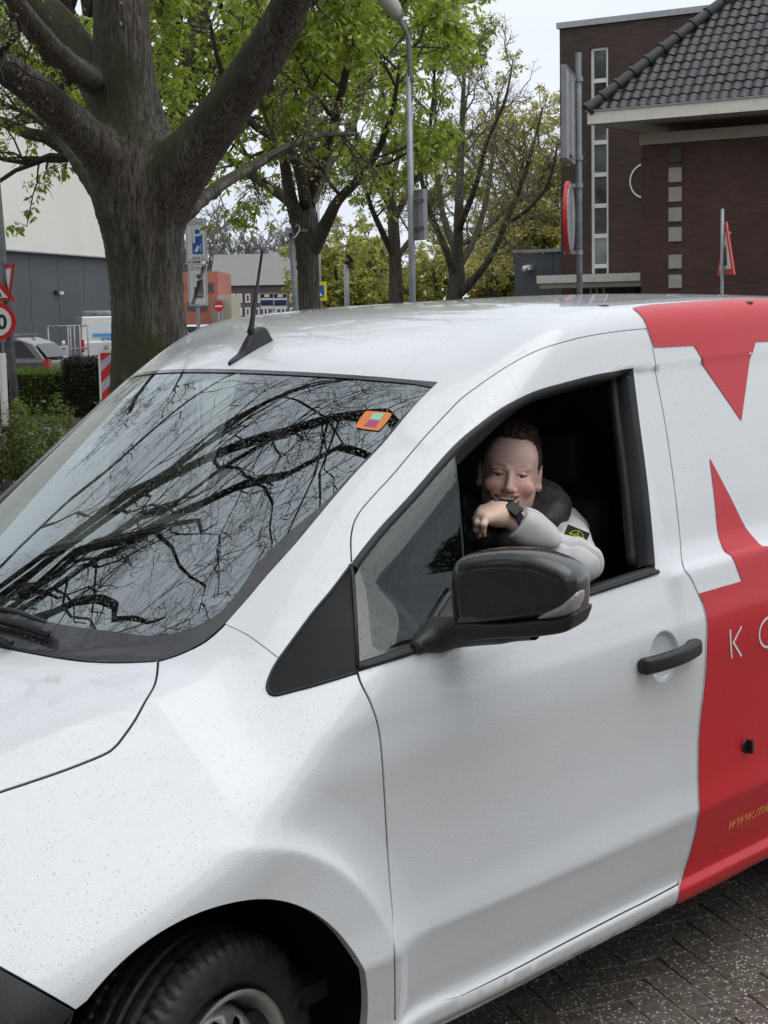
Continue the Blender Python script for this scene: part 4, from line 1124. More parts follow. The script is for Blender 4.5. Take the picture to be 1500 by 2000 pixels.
hx_ = nrm(np.cross(np.array([0, 0, 1.]), hf)); hu_ = np.cross(hf, hx_)      # hx_: viewer's right
if hx_@VR_ < 0: hx_ = -hx_
hu_ = np.cross(hf, hx_); hu_ = hu_ if hu_[2] > 0 else -hu_
hx2 = hx_*math.cos(tilt)-hu_*math.sin(tilt); hu2 = hu_*math.cos(tilt)+hx_*math.sin(tilt)
HM = np.array([hx2, hu2, hf])        # rows: local axes in the van's frame
def HW(p): return HC+np.array(p)@HM
FD = Field((.78, -.98, 1.02), (1.56, -.12, 1.56), .0026)
def hl(fn):
    def g(X, Y, Z):
        x, y, z = X-HC[0], Y-HC[1], Z-HC[2]
        return fn(x*HM[0][0]+y*HM[0][1]+z*HM[0][2], x*HM[1][0]+y*HM[1][1]+z*HM[1][2], x*HM[2][0]+y*HM[2][1]+z*HM[2][2])
    return g
def hE(c, r, k): w = HW(c); m = max(r)+k+.01; FD.union(hl(lambda X, Y, Z: sd_ell(X, Y, Z, c, r)), w-m, w+m, k)
def hCut(c, r, k): w = HW(c); m = max(r)+k+.01; FD.cut(hl(lambda X, Y, Z: sd_ell(X, Y, Z, c, r)), w-m, w+m, k)
def hC(a, b, ra, rb, k): FD.cap(HW(a), HW(b), ra, rb, k)
# torso and arm first
SH = vat(1100, 1040, 1, -.60); EL = vat(1124, 1098, 1, -.83); WR = vat(986, 1004, 1, -.735)
ch = np.array([1.32, -.42, 1.12])
FD.cap(HW((0, -.07, -.025)), ch+[-.02, 0, .10], .054, .062, .03)
FD.cap(ch+[.0, -.12, .02], ch+[.0, .12, .02], .12, .12, .08); FD.cap(ch, ch-[.03, 0, .10], .14, .14, .08)
FD.cap(SH, EL, .034, .028, .03); FD.cap(EL, WR, .028, .026, .02)
# head
hE((0, .030, -.022), (.0735, .098, .094), .02)
hE((0, -.045, .022), (.0545, .082, .064), .05)
for s_ in (-1, 1):
    hE((s_*.041, -.046, .0), (.020, .030, .030), .04)           # jaw
    hE((s_*.037, -.027, .064), (.026, .020, .021), .026)         # cheeks pushed up by the smile
hE((0, -.106, .058), (.024, .017, .020), .03)
hE((0, .045, .046), (.058, .045, .036), .04)                     # forehead
for s_ in (-1, 1):
    hCut((s_*.0288, .000, .096), (.016, .0052, .015), .009)     # eye sockets
    hC((s_*.012, .0165, .0815), (s_*.045, .0175, .071), .0055, .0045, .014)   # brow ridge
    hC((s_*.019, -.0070, .0785), (s_*.043, -.0060, .0715), .0036, .0032, .006)  # lower lid bag
    hC((s_*.017, .0042, .0795), (s_*.029, .0058, .0808), .0031, .0034, .004); hC((s_*.029, .0058, .0808), (s_*.042, .0042, .0722), .0034, .0028, .004)
hC((0, .012, .082), (0, -.028, .1015), .0062, .0092, .014)        # nose
hE((0, -.0325, .1030), (.0112, .0095, .0105), .008)
for s_ in (-1, 1): hE((s_*.0122, -.0355, .0925), (.0068, .0065, .0090), .007)
for s_ in (-1, 1): hCut((s_*.0075, -.0425, .1010), (.0036, .0028, .006), .003)
# mouth: open smile
hCut((-.005, -.0575, .088), (.0285, .0090, .030), .005)
hCut((-.005, -.0535, .084), (.0340, .0055, .020), .004)
for s_ in (-1, 1):
    hC((-.005, -.0465, .0915), (-.005+s_*.018, -.0470, .0875), .0040, .0038, .004); hC((-.005+s_*.018, -.0470, .0875), (-.005+s_*.036, -.0480, .0735), .0038, .0028, .004)
    hC((-.005, -.0715, .0885), (-.005+s_*.018, -.0675, .0855), .0052, .0046, .005); hC((-.005+s_*.018, -.0675, .0855), (-.005+s_*.036, -.0505, .0735), .0046, .0028, .004)
for s_ in (-1, 1):
    hE((s_*.0735, .000, -.012), (.0075, .029, .018), .008); hCut((s_*.0845, .003, -.002), (.0060, .018, .010), .005); hE((s_*.0745, -.026, -.004), (.008, .011, .010), .008)
# hand: back of the hand to the camera, fingers drooping
HY = -.735
def hp3(x, y, dy=0.): return vat(x, y+5, 1, HY+dy)
FD.cap(WR, hp3(974, 1000, .004), .0265, .0255, .012)
fg = [[hp3(950,1008,-.012), hp3(944,1020,-.020), hp3(943,1031,-.014), hp3(945,1040,-.004)],
      [hp3(940,1003,.008), hp3(933,1017,.004), hp3(931,1030,.010), hp3(934,1041,.020)],
      [hp3(939,998,.028), hp3(931,1010,.030), hp3(930,1022,.038), hp3(934,1032,.050)],
      [hp3(943,992,.046), hp3(934,1001,.052), hp3(933,1013,.062), hp3(938,1021,.074)]]
for i, c_ in enumerate(fg): FD.cap(hp3(972, 1004-i*3, -.006+.012*i), c_[0], .0200, .0130, .030)
for i, c_ in enumerate(fg):
    r0 = (.0088, .0098, .0100, .0098)[i]
    for j in range(3): FD.cap(c_[j], c_[j+1], r0*(1.08-.12*j), r0*(1.08-.12*(j+1)), .005)
FD.cap(hp3(978, 988, .030), hp3(962, 982, .056), .0140, .0115, .014); FD.cap(hp3(962, 982, .056), hp3(949, 986, .066), .0110, .0085, .004)
V, Fc = FD.mesh()
base_p = np.array([1.25, -.42, .70])
person = empty('person', (0, 0, 0), 0, 'smiling person with short dark hair leaning on the open van window, chin on hand', 'person')
person.matrix_world = VM4@Matrix.Translation(Vector(base_p))
M_skin = NT('skin'); _a = M_skin.n('Attribute'); _a.attribute_name = 'tone'
_f = M_skin.noise(M_skin.obj(), 120, 3); M_skin.set(Base_Color=M_skin.mix(.12, _a.outputs['Color'], M_skin.ramp(_f, [(.3, (.50, .22, .16)), (.7, (.78, .52, .42))])), Roughness=.42, Subsurface_Weight=.12, Subsurface_Radius=(.012, .004, .002), Normal=M_skin.bump(_f, .12, .002)); M_skin = M_skin.m
body = mesh_obj('body', V-base_p, Fc, M_skin, person, True)
# skin tone by place: flushed cheeks and nose, lips, brows
Lh = (V-HC)@HM.T; col = np.tile(np.array([.95, .63, .55]), (len(V), 1))
def g3(c, r): return np.exp(-np.sum(((Lh-np.array(c))/np.array(r))**2, 1))[:, None]
for s_ in (-1, 1): col = col*(1-.55*g3((s_*.040, -.030, .075), (.026, .020, .04)))+np.array([.86, .34, .32])*.55*g3((s_*.040, -.030, .075), (.026, .020, .04))
w_ = .4*g3((0, -.034, .105), (.016, .014, .02)); col = col*(1-w_)+np.array([.80, .37, .31])*w_
for s_ in (-1, 1):
    w_ = .5*g3((s_*.08, .0, -.01), (.02, .035, .03)); col = col*(1-w_)+np.array([.62, .24, .19])*w_
    # eyebrows: short, following the ridge
    x = Lh[:, 0]*s_; yb = .0205+.004*np.clip((x-.010)/.02, 0, 1)-.005*np.clip((x-.034)/.014, 0, 1)
    w_ = (np.exp(-((Lh[:, 1]-yb)/.0030)**2)*(x > .009)*(x < .050)*(Lh[:, 2] > .05))[:, None]*.72; col = col*(1-w_)+np.array([.24, .12, .075])*w_
    # lash line
    w_ = (np.exp(-((Lh[:, 1]-.0035)/.0026)**2)*(x > .017)*(x < .044)*(Lh[:, 2] > .062))[:, None]*.75; col = col*(1-w_)+np.array([.07, .04, .03])*w_
w_ = (((np.abs(Lh[:, 0]+.005) < .034) & (Lh[:, 2] > .068) & (np.abs(Lh[:, 1]+.056) < .0115))[:, None])*.6; col = col*(1-w_)+np.array([.74, .34, .30])*w_
w_ = (((np.abs(Lh[:, 0]+.005) < .032) & (Lh[:, 2] > .03) & (Lh[:, 2] < .0785) & (np.abs(Lh[:, 1]+.0575) < .012))[:, None])*.9; col = col*(1-w_)+np.array([.05, .012, .012])*w_
hw_ = (np.linalg.norm(V-WR, axis=1) < .14)[:, None]*(Lh[:, 1] < -.03)[:, None]*(np.linalg.norm(V-hp3(955, 1010), axis=1) < .10)[:, None]; col = np.where(hw_, np.array([.82, .60, .46]), col)
at_ = body.data.color_attributes.new('tone', 'FLOAT_COLOR', 'POINT'); at_.data.foreach_set('color', np.concatenate([col, np.ones((len(col), 1))], 1).astype(np.float32).ravel())
# eyes, teeth, studs
M_eye = simple('eye_white', (.34, .30, .28), .2, var=.05); M_iris = simple('iris_dark', (.03, .035, .045), .1)
def sphere(name, c, r, mat, parent, n=14, sc=(1, 1, 1)):
    m = MB(); prof = [(r*math.sin(t), -r*math.cos(t)) for t in np.linspace(0, math.pi, n)]; m.lathe(prof, n*2, T=(0, 0, 0)); o = m.build(name, mat, parent, True); o.location = Vector(np.array(c)-base_p); return o
for s_ in (-1, 1):
    e_ = sphere('eye', HW((s_*.0288, -.0003, .0685)), .0105, M_eye, body)
    i_ = sphere('iris', HW((s_*.0283, .0002, .0738)), .0064, M_iris, body)
M_teeth = simple('teeth', (.88, .80, .66), .2, var=.06)
for k in range(8):
    t = (k-3.5)/3.5; w = .0078 if abs(t) < .3 else .0066
    o = MB().cbox((0, 0, 0), (w*.94, .0125, .004)).build('tooth', M_teeth, body); bevel(o, .0016, 2)
    c = HW((-.005+t*.0225, -.0540+.0022*t*t, .0868-.012*t*t)); Rm = Matrix([[HM[0][i], HM[1][i], HM[2][i]] for i in range(3)]).to_4x4(); o.matrix_local = Matrix.Translation(Vector(c-base_p))@Rm@Matrix.Rotation(t*.5, 4, 'Y')
M_silver = simple('silver', (.8, .8, .8), .15, 1.0, var=0)
sphere('nose_stud', HW((-.0215, -.0345, .0985)), .0020, M_silver, body, 8); sphere('ear_stud', HW((.0765, .026, .002)), .0028, M_silver, body, 8); sphere('ear_stud', HW((.0765, -.029, .003)), .0022, M_silver, body, 8); sphere('ear_stud', HW((-.0765, -.029, .003)), .0022, M_silver, body, 8)
# hair: short sides, longer swept top
M_hair = simple('dark_brown_hair', (.060, .034, .021), .5, var=.4, scale=120, bump=.6, bscale=700)
HF = Field(HC-.19, HC+.19, .0030)
def hairf(X, Y, Z):
    d = sd_ell(X, Y, Z, (0, .032, -.026), (.0772, .1010, .0965))
    n = .0016*np.sin(X*420+Z*130)*np.sin(Z*260+Y*90)
    line = .070-.38*np.clip(np.abs(X)-.030, 0, 1)-1.05*np.clip(.052-Z, 0, .075)-.004*np.sin(X*120)     # hairline height
    return np.maximum(d+n, (line-Y)*.8)
HF.union(hl(hairf), HC-.18, HC+.18, .003)
HF.union(hl(lambda X, Y, Z: np.maximum(sd_ell(X, Y, Z, (.006, .103, .016), (.050, .020, .056))+.0018*np.sin(X*300+Z*90), .070-Y)), HC-.18, HC+.18, .012)
HV, HFc = HF.mesh(); hair = mesh_obj('hair', HV-base_p, HFc, M_hair, person, True)
rg = np.random.default_rng(77); L2h = (HV-HC)@HM.T; cand = np.where((L2h[:, 1] > .075) & (L2h[:, 2] > -.09))[0]; pick = rg.choice(cand, 1500)
st0 = HV[pick]; dirh = np.stack([rg.normal(size=1500)*.35+.25, np.abs(rg.normal(size=1500))*.5+.35, rg.normal(size=1500)*.35+.25], 1); ln = rg.uniform(.005, .013, 1500)[:, None]
en0 = st0+nrm(dirh)@HM*ln; SPh = curve_to(st0, en0, 4, .12, rg); fast_mesh('hair_strands', *tubes(SPh-base_p, np.linspace(.0011, .0003, 4)[None]*np.ones((1500, 1)), 3), M_hair, hair)
# clothing: white sweatshirt sleeve with folds
M_cloth = simple('white_sweatshirt', (.64, .63, .62), .9, var=.05, scale=30, bump=.12, bscale=900, spec=.2)
CFd = Field((.90, -.98, 1.06), (1.52, -.40, 1.42), .0034)
cuff = WR+(EL-WR)*.19
CFd.cap(cuff, WR+(EL-WR)*.30, .0400, .0440, .02); CFd.cap(WR+(EL-WR)*.30, EL, .0450, .0520, .03); CFd.cap(EL, SH, .056, .062, .035); CFd.cap(SH, SH+(ch-SH)*.30, .058, .070, .04)
CFd.cap(EL+[.005, -.012, -.004], EL+[-.006, -.006, .008], .050, .046, .02)
fa = nrm(EL-WR); ua = nrm(SH-EL)
sl_, (X_, Y_, Z_) = CFd.sub(CFd.lo, CFd.lo+CFd.n*CFd.res)
tf_ = (X_-WR[0])*fa[0]+(Y_-WR[1])*fa[1]+(Z_-WR[2])*fa[2]
tu_ = (X_-EL[0])*ua[0]+(Y_-EL[1])*ua[1]+(Z_-EL[2])*ua[2]
wr_ = .0030*np.sin(tf_*95+Z_*60+np.sin(Y_*55)*1.5)*sstep(.03, .10, tf_)+.0190*(1-np.abs(np.sin(tf_*30-X_*35+Z_*40+.4)))**3*sstep(.02, .08, tf_)+.0150*(1-np.abs(np.sin(tu_*42+Y_*30+X_*25)))**3
CFd.D = (CFd.D+wr_.astype(np.float32)*np.exp(-np.maximum(np.abs(CFd.D)-.02, 0)/.01)).astype(np.float32)
cutp = cuff-fa*.004
CFd.D = np.maximum(CFd.D, (-( (X_-cutp[0])*fa[0]+(Y_-cutp[1])*fa[1]+(Z_-cutp[2])*fa[2])).astype(np.float32))
sv, sf = CFd.mesh(); sleeve = mesh_obj('sweatshirt_sleeve', sv-base_p, sf, M_cloth, person, True)
# dark padded gilet with hood
M_gil = simple('black_gilet', (.036, .034, .029), .6, var=.25, scale=40, bump=.4, bscale=90)
GFd = Field((1.02, -.80, .96), (1.58, -.08, 1.44), .006)
def gcap(a, b, ra, rb, k): GFd.cap(a, b, ra, rb, k)
gcap(ch+[0, -.10, .0], ch+[0, .14, .0], .165, .165, .08); gcap(ch+[-.02, -.08, -.12], ch+[-.02, .12, -.12], .17, .17, .06); gcap(ch+[-.05, -.13, .07], ch+[-.05, .13, .07], .085, .085, .06)
nb = HW((0, -.135, -.035))
for k in range(16):
    t0, t1 = 2*math.pi*k/16, 2*math.pi*(k+1)/16
    def rp(t): return nb+np.array([.095*math.cos(t)+.035, .110*math.sin(t), .020+.045*math.cos(t)])
    gcap(rp(t0), rp(t1), .036+.012*math.cos(t0), .036+.012*math.cos(t1), .02)
gcap(HW((.085, -.055, -.055)), HW((.055, -.12, .0)), .036, .030, .03); gcap(HW((.085, -.055, -.055)), HW((.07, -.03, -.09)), .034, .034, .03); gcap(HW((.055, -.12, .0)), HW((.02, -.165, .03)), .030, .034, .03)
gcap(HW((-.085, -.075, -.055)), HW((-.06, -.13, .0)), .032, .030, .03)
sl_, (X_, Y_, Z_) = GFd.sub(GFd.lo, GFd.lo+GFd.n*GFd.res)
GFd.D = (GFd.D+.006*np.abs(np.sin((Z_-1.0)*32+.6*np.sin(Y_*14))).astype(np.float32)).astype(np.float32)
gv, gf = GFd.mesh(); mesh_obj('gilet', gv-base_p, gf, M_gil, person, True)
TFd = Field((.55, -.72, .58), (1.56, -.14, 1.06), .012)
for y_ in (-.53, -.31):
    TFd.cap((1.30, y_, .82), (.86, y_, .84), .095, .075, .05); TFd.cap((.86, y_, .84), (.72, y_, .62), .072, .055, .03)
TFd.cap((1.33, -.42, .84), (1.33, -.42, 1.02), .15, .14, .08)
tv_, tf2 = TFd.mesh(); mesh_obj('trousers', tv_-base_p, tf2, simple('dark_trousers', (.02, .022, .03), .8), person, True)
# sleeve patch with yellow compass emblem
pc = vat(1126, 1046, 1, -.70); 
cand = sv[np.argmin(np.linalg.norm(np.cross(sv-CLOC, nrm(vray(1126, 1047))), axis=1)+(np.linalg.norm(sv-CLOC, axis=1)*.05))]
pn = nrm(CLOC-cand); px_ = nrm(VR_*.92-VU*.38); px_ = nrm(px_-pn*(px_@pn)); pu_ = np.cross(pn, px_)
def PW(u, v, w=0.): return cand+px_*u+pu_*v+pn*(.006+w)-base_p
patch = mesh_obj('sleeve_patch', [PW(-.030, -.018), PW(.026, -.018), PW(.026, .018), PW(-.030, .018), PW(-.030, -.018, -.006), PW(.026, -.018, -.006), PW(.026, .018, -.006), PW(-.030, .018, -.006)], [(0, 1, 2, 3), (0, 4, 5, 1), (1, 5, 6, 2), (2, 6, 7, 3), (3, 7, 4, 0)], M_gil, sleeve)
M_yel = simple('emblem_yellow', (.70, .66, .02), .6)
em = MB(); rr0 = .0125
def ring(R1, w, n=20, sx=1.25):
    A = [(R1*sx*math.cos(t), R1*math.sin(t)) for t in np.linspace(0, 2*math.pi, n, endpoint=False)]; B = [((R1-w)*sx*math.cos(t), (R1-w)*math.sin(t)) for t in np.linspace(0, 2*math.pi, n, endpoint=False)]
    em.add([PW(a, b, .0008) for a, b in A]+[PW(a, b, .0008) for a, b in B], [(i, (i+1) % n, n+(i+1) % n, n+i) for i in range(n)])
ring(.0135, .0016); ring(.0062, .0012)
for (a, b) in (((-.020, 0), (.020, 0)), ((0, -.015), (0, .015))):
    d = nrm(np.array(b)-np.array(a)); q = np.array([-d[1], d[0]])*.0011; P = [np.array(a)+q, np.array(a)-q, np.array(b)-q, np.array(b)+q]; em.add([PW(p[0], p[1], .001) for p in P], [(0, 1, 2, 3)])
em.build('emblem', M_yel, patch)
# wrist watch
wa_ = nrm(hp3(985, 1000)-WR); wc = WR+(EL-WR)*.075
M_strap = simple('blue_strap', (.012, .016, .06), .6); M_case = simple('watch_case', (.006, .006, .008), .35, spec=.25)
tv1 = nrm(CLOC-wc); tv1 = nrm(tv1-wa_*(tv1@wa_)); tv2 = np.cross(wa_, tv1)
watch = empty('wrist_watch'); watch.parent = person
m = MB(); n = 28; prof = [(-.011, .0300), (-.011, .0330), (.011, .0330), (.011, .0300)]
Vw = [wc+wa_*s+(math.cos(t)*tv1+math.sin(t)*tv2)*r_ - base_p for t in np.linspace(0, 2*math.pi, n, endpoint=False) for (s, r_) in prof]
m.add(Vw, [(i*4+j, i*4+(j+1) % 4, ((i+1) % n)*4+(j+1) % 4, ((i+1) % n)*4+j) for i in range(n) for j in range(4)]); m.build('strap', M_strap, watch, auto=40)
up_w = nrm(np.array([0, 0, 1.])*.66+tv1*.62+VR_*.25); up_w = nrm(up_w-wa_*(up_w@wa_)); sd_w = np.cross(wa_, up_w)
cs_ = MB(); cs_.box((-.0175, -.0195, .027), (.0175, .0195, .039)); co = cs_.build('case', M_case, watch); bevel(co, .005, 3)
co.matrix_local = Matrix.Translation(Vector(wc-base_p))@Matrix([[wa_[i], sd_w[i], up_w[i]] for i in range(3)]).to_4x4()
# --- the big bare tree behind the bonnet, limbs as seen
D1 = 16.0
def PX(pts, d=D1, n=6): return px_path(pts, d, n)
b1 = wpos(298, D1, -.05)
tP, tR = PX([(300,800,185),(298,760,176),(293,650,160),(286,560,154),(281,480,166),(275,410,190),(266,345,205),(258,290,180),(252,240,150),(246,180,134),(240,100,124),(236,0,112),(232,-130,100,.3),(240,-300,84,.6),(225,-480,66,.9),(235,-700,48,1.2),(215,-950,30,1.4),(230,-1180,14,1.6)])
tP = np.concatenate([[np.array([tP[0][0], tP[0][1], -.1])], tP]); tR = np.concatenate([[tR[0]*1.12], tR])
lm = [PX([(262,372,120),(205,300,88,-.3),(150,250,76,-.5),(75,182,66,-.8),(0,127,60,-1.1),(-90,70,54,-1.5),(-220,0,46,-2),(-400,-120,34,-2.6),(-560,-300,20,-3)]),
      PX([(240,250,100,.2),(185,150,76,.5),(125,55,64,.8),(62,-8,58,1.1),(-40,-110,48,1.6),(-150,-280,36,2.2),(-230,-480,22,2.6)]),
      PX([(300,402,150),(345,335,122,-.3),(400,268,100,-.6),(470,172,90,-1),(530,82,86,-1.3),(570,0,74,-1.6),(612,-90,64,-2),(680,-240,50,-2.4),(700,-420,36,-2.8),(780,-620,20,-3)]),
      PX([(345,430,40,.3),(385,398,26,.5),(440,356,23,.9),(500,322,20,1.3),(548,294,17,1.7),(620,265,12,2.2),(700,262,8,2.6)], n=5),
      PX([(215,420,30,.3),(172,358,20,.6),(140,308,17,.9),(112,270,14,1.2),(60,225,10,1.5),(-10,200,7,1.8)], n=5),
      PX([(235,60,70,.3),(300,-90,56,1.2),(380,-240,44,2.1),(420,-430,32,3),(520,-640,18,3.6)]),
      PX([(232,-100,64,.2),(160,-260,50,-1.2),(60,-420,38,-2.4),(0,-640,26,-3.4),(-60,-860,14,-4)]),
      PX([(236,-260,56,.6),(330,-420,42,-.8),(400,-620,30,-2),(430,-860,16,-3)]),
      PX([(236,-40,60,.3),(180,-160,46,2.0),(60,-300,34,3.8),(-60,-380,22,5.4),(-150,-480,12,6.6)]),
      PX([(200,170,52,.5),(120,110,40,-1.6),(20,-10,34,-3.2),(-100,-160,28,-4.6),(-260,-300,20,-5.6),(-420,-420,10,-6.4)])]
BIGT = make_tree('bare_tree', 'huge bare tree with mossy forked trunk rising behind the windscreen of the white van', b1, [(tP, tR)], lm, (M_bark, M_twig), 11, leaf=M_bud, L2=9, L3=9, L4=6,
          l2=(.22, .42), l3=(.30, .55), l4=(.35, .75), droop=.18, leafsize=.035, leafk=2, leafper=1, amp=.035, rmin=.0042, nseg=72, l4droop=.3, inner=False, t2=.5, rk2=.28, sdf=True)
# --- a second bare tree further left: its branches mirror in the windscreen
rng = np.random.default_rng(5)
def free_tree(name, label, pos, H, r, spec, seed, fork=.35, **kw):
    rg = np.random.default_rng(seed); base = np.array([pos[0], pos[1], pos[2] if len(pos) > 2 else 0.])
    top = base+[0, 0, H*fork]
    tp = np.linspace(0, 1, 10)[:, None]*(top-base)+base+np.concatenate([[[0, 0, -.1]], rg.normal(size=(9, 3))*[.03, .03, 0]])
    tr = np.linspace(1.15, .78, 10)*r; tr[0] *= 1.2
    lb = auto_limbs(base, top, [(a, b, z*H+base[2]) for (a, b, z) in spec], rg, r*.62)
    return make_tree(name, label, base, [(tp, tr)], lb, kw.pop('mats', (M_bark2, M_twig)), seed, **kw)
free_tree('bare_tree', 'tall bare tree outside the left edge, its branches mirrored in the windscreen', (-.6, 8.8), 15.5, .21,
          [(-5, 0, .75), (-3, -3, .9), (-1.5, 2, 1.0), (1, -2, 1.0), (3.5, 1, .9), (5.5, -1.5, .72), (2, -4.5, .8), (-4, 3.5, .7), (0, -6, .62), (4, 4, .66), (-2.0, -7, .55), (7, -5.4, .64), (5.5, -3.5, .74), (8, -3, .62), (8.8, -6.4, .62), (4.5, -6.8, .68)], 21, fork=.32,
          leaf=M_bud, L2=9, L3=8, L4=6, l2=(.28, .5), l3=(.35, .6), l4=(.4, .8), droop=.2, leafsize=.035, leafk=2, leafper=1, rmin=.004, l4droop=.35, inner=False, rk2=.30)
# --- leafy chestnuts in the middle distance
G1 = 'leafy trees along the car park'
CH = dict(leaf=M_leaf, L2=8, L3=7, L4=4, droop=.12, leafsize=.125, leafper=5, leafk=3, rmin=.006, leafdroop=.75, amp=.05)
c1 = wpos(604, 24, -.06)
t1, r1 = px_path([(606,640,50),(604,600,44),(602,540,42),(598,480,46),(595,440,54),(594,415,50)], 24)
l1 = [px_path([(590,450,48),(572,400,34,-.2),(560,340,30,-.4),(545,240,26,-.6),(520,140,20,-.8),(505,40,14,-1),(500,-60,8,-1.2)], 24, 5),
      px_path([(600,430,52),(602,370,38,.2),(606,300,34,.4),(612,200,28,.6),(625,90,22,.8),(640,-20,15,1.),(640,-130,8,1.2)], 24, 5),
      px_path([(608,490,46),(640,430,34,-.4),(660,392,28,-.7),(700,350,24,-1.1),(740,290,18,-1.5),(770,200,12,-2),(780,120,7,-2.4)], 24, 5),
      px_path([(596,430,40),(560,390,28,1),(500,350,22,1.8),(440,300,17,2.5),(400,230,12,3),(380,160,7,3.4)], 24, 5),
      px_path([(602,400,36),(640,320,28,1.2),(690,240,22,2.2),(720,130,16,3),(735,20,9,3.6)], 24, 5),
      px_path([(598,400,34),(570,300,26,-1.4),(480,230,20,-2.4),(430,130,14,-3.2),(410,40,8,-3.8)], 24, 5),
      px_path([(604,380,34),(650,250,26,-1.2),(680,120,20,-2.),(700,20,14,-2.6),(690,-80,8,-3)], 24, 5)]
l1 = [(P_, R_*.74) for P_, R_ in l1]
make_tree('chestnut_tree', 'leafy spring tree with a thick dark trunk right of the roof antenna', c1, [(t1, r1)], l1, (M_bark2, M_twig), 31, group=G1, **CH)
rg = np.random.default_rng(8)
free_tree('chestnut_tree', 'leafy spring tree hidden behind the big bare trunk, only its crown showing', wpos(300, 27), 12.5, .30,
          [(-3.4, 0, .62), (-2.2, -2, .78), (-.8, 1.5, .95), (.9, -1.2, .98), (2.2, .8, .85), (3.0, -1, .62), (-3.9, 1.4, .45), (1.4, 3, .7), (-1.5, -2.8, .5), (-2.8, 2.5, .85)], 41, fork=.30, group=G1, **CH)
CH2 = dict(CH); CH2.update(leafk=3)
c2 = wpos(773, 40, -.06)
t2, r2 = px_path([(774,640,38),(773,590,36),(772,540,31),(770,480,29),(768,430,26),(764,380,22),(762,330,18)], 40)
l2_ = [px_path([(769,500,18),(745,450,14,-.5),(720,390,11,-1),(700,300,9,-1.4),(690,200,6,-1.8),(685,120,4,-2)], 40, 5),
       px_path([(766,400,18),(755,330,14,.5),(748,240,11,.9),(745,150,8,1.2),(742,60,5,1.5)], 40, 5),
       px_path([(768,430,18),(800,370,14,-.4),(830,300,11,-.8),(845,200,8,-1.2),(850,100,5,-1.5)], 40, 5),
       px_path([(770,510,16),(800,470,12,.8),(830,430,9,1.5),(850,370,7,2),(860,300,4,2.4)], 40, 5),
       px_path([(764,360,14),(790,250,11,1.4),(805,140,8,2),(810,40,5,2.4)], 40, 5),
       px_path([(766,420,14),(730,340,11,1.2),(680,300,8,2.2),(650,240,5,3)], 40, 5)]
l2_ = [(P_, R_*.85) for P_, R_ in l2_]; r2 = r2*.82
make_tree('chestnut_tree', 'half leafed slender tree standing just left of the tall street lamp', c2, [(t2, r2)], l2_, (M_bark2, M_twig), 51, group=G1, **CH2)
# --- budding bare tree with the low fork
c3 = wpos(890, 36, -.06)
t3, r3 = px_path([(886,640,50),(886,600,48),(888,570,46),(892,540,44),(893,500,32),(895,450,27),(897,400,25)], 36)
l3_ = [px_path([(896,420,26),(898,340,22,.2),(902,260,17,.3),(905,180,12,.4),(908,100,6,.5)], 36, 5),
       px_path([(890,540,32),(872,490,20,-.3),(850,440,16,-.6),(830,380,13,-1),(815,300,9,-1.3),(808,220,5,-1.5)], 36, 5),
       px_path([(900,570,30),(935,535,20,-.4),(965,490,17,-.7),(990,430,15,-1),(1015,370,12,-1.3),(1040,290,9,-1.6),(1060,210,5,-1.8)], 36, 5),
       px_path([(894,520,26),(920,480,18,.5),(940,430,15,.9),(955,360,12,1.3),(965,280,9,1.6),(975,180,5,1.9)], 36, 5),
       px_path([(985,440,12,-1),(1030,410,10,-1.6),(1070,360,8,-2.2),(1090,280,5,-2.6)], 36, 5),
       px_path([(893,500,22),(865,420,16,1),(855,340,12,1.6),(850,250,9,2),(852,160,5,2.3)], 36, 5),
       px_path([(895,450,20),(930,360,14,-1),(950,280,11,-1.6),(985,200,8,-2),(1000,130,4,-2.3)], 36, 5),
       px_path([(893,480,18),(940,455,13,1.4),(1000,400,10,2.4),(1040,380,6,3)], 36, 5)]
l3_ = [(P_, R_*.72) for P_, R_ in l3_]; r3 = r3*.70
make_tree('budding_tree', 'nearly bare tree with a low fork and sparse buds right of the street lamp', c3, [(t3, r3)], l3_, (M_bark2, M_twig2), 61, leaf=M_bud, L2=8, L3=8, L4=5, l2=(.25, .45), l3=(.35, .6), l4=(.4, .75), droop=-.05, up=.35,
          leafsize=.055, leafk=1, leafper=1, rmin=.0055, amp=.06, inner=False)
# --- soft yellow green trees far behind
G2 = 'pale green trees far behind the car park'
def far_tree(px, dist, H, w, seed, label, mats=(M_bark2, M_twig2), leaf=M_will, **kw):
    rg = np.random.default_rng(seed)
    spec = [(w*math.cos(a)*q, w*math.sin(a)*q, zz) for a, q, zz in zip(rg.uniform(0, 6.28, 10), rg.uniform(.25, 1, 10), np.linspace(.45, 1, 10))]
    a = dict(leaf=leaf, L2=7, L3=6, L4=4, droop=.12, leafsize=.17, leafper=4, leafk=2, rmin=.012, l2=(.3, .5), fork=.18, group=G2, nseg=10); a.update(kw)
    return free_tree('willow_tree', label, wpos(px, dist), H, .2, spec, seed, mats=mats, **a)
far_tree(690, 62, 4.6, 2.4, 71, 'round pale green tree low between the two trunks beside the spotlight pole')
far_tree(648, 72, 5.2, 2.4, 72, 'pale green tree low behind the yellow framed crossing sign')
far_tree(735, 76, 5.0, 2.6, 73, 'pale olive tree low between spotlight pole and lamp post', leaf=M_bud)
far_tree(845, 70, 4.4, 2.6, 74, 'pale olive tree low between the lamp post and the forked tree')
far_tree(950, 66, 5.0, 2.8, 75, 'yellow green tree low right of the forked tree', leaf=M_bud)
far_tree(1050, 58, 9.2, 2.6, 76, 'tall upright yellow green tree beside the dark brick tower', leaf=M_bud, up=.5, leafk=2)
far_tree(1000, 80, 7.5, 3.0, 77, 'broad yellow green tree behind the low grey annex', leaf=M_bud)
G3 = 'bare grey trees on the skyline'
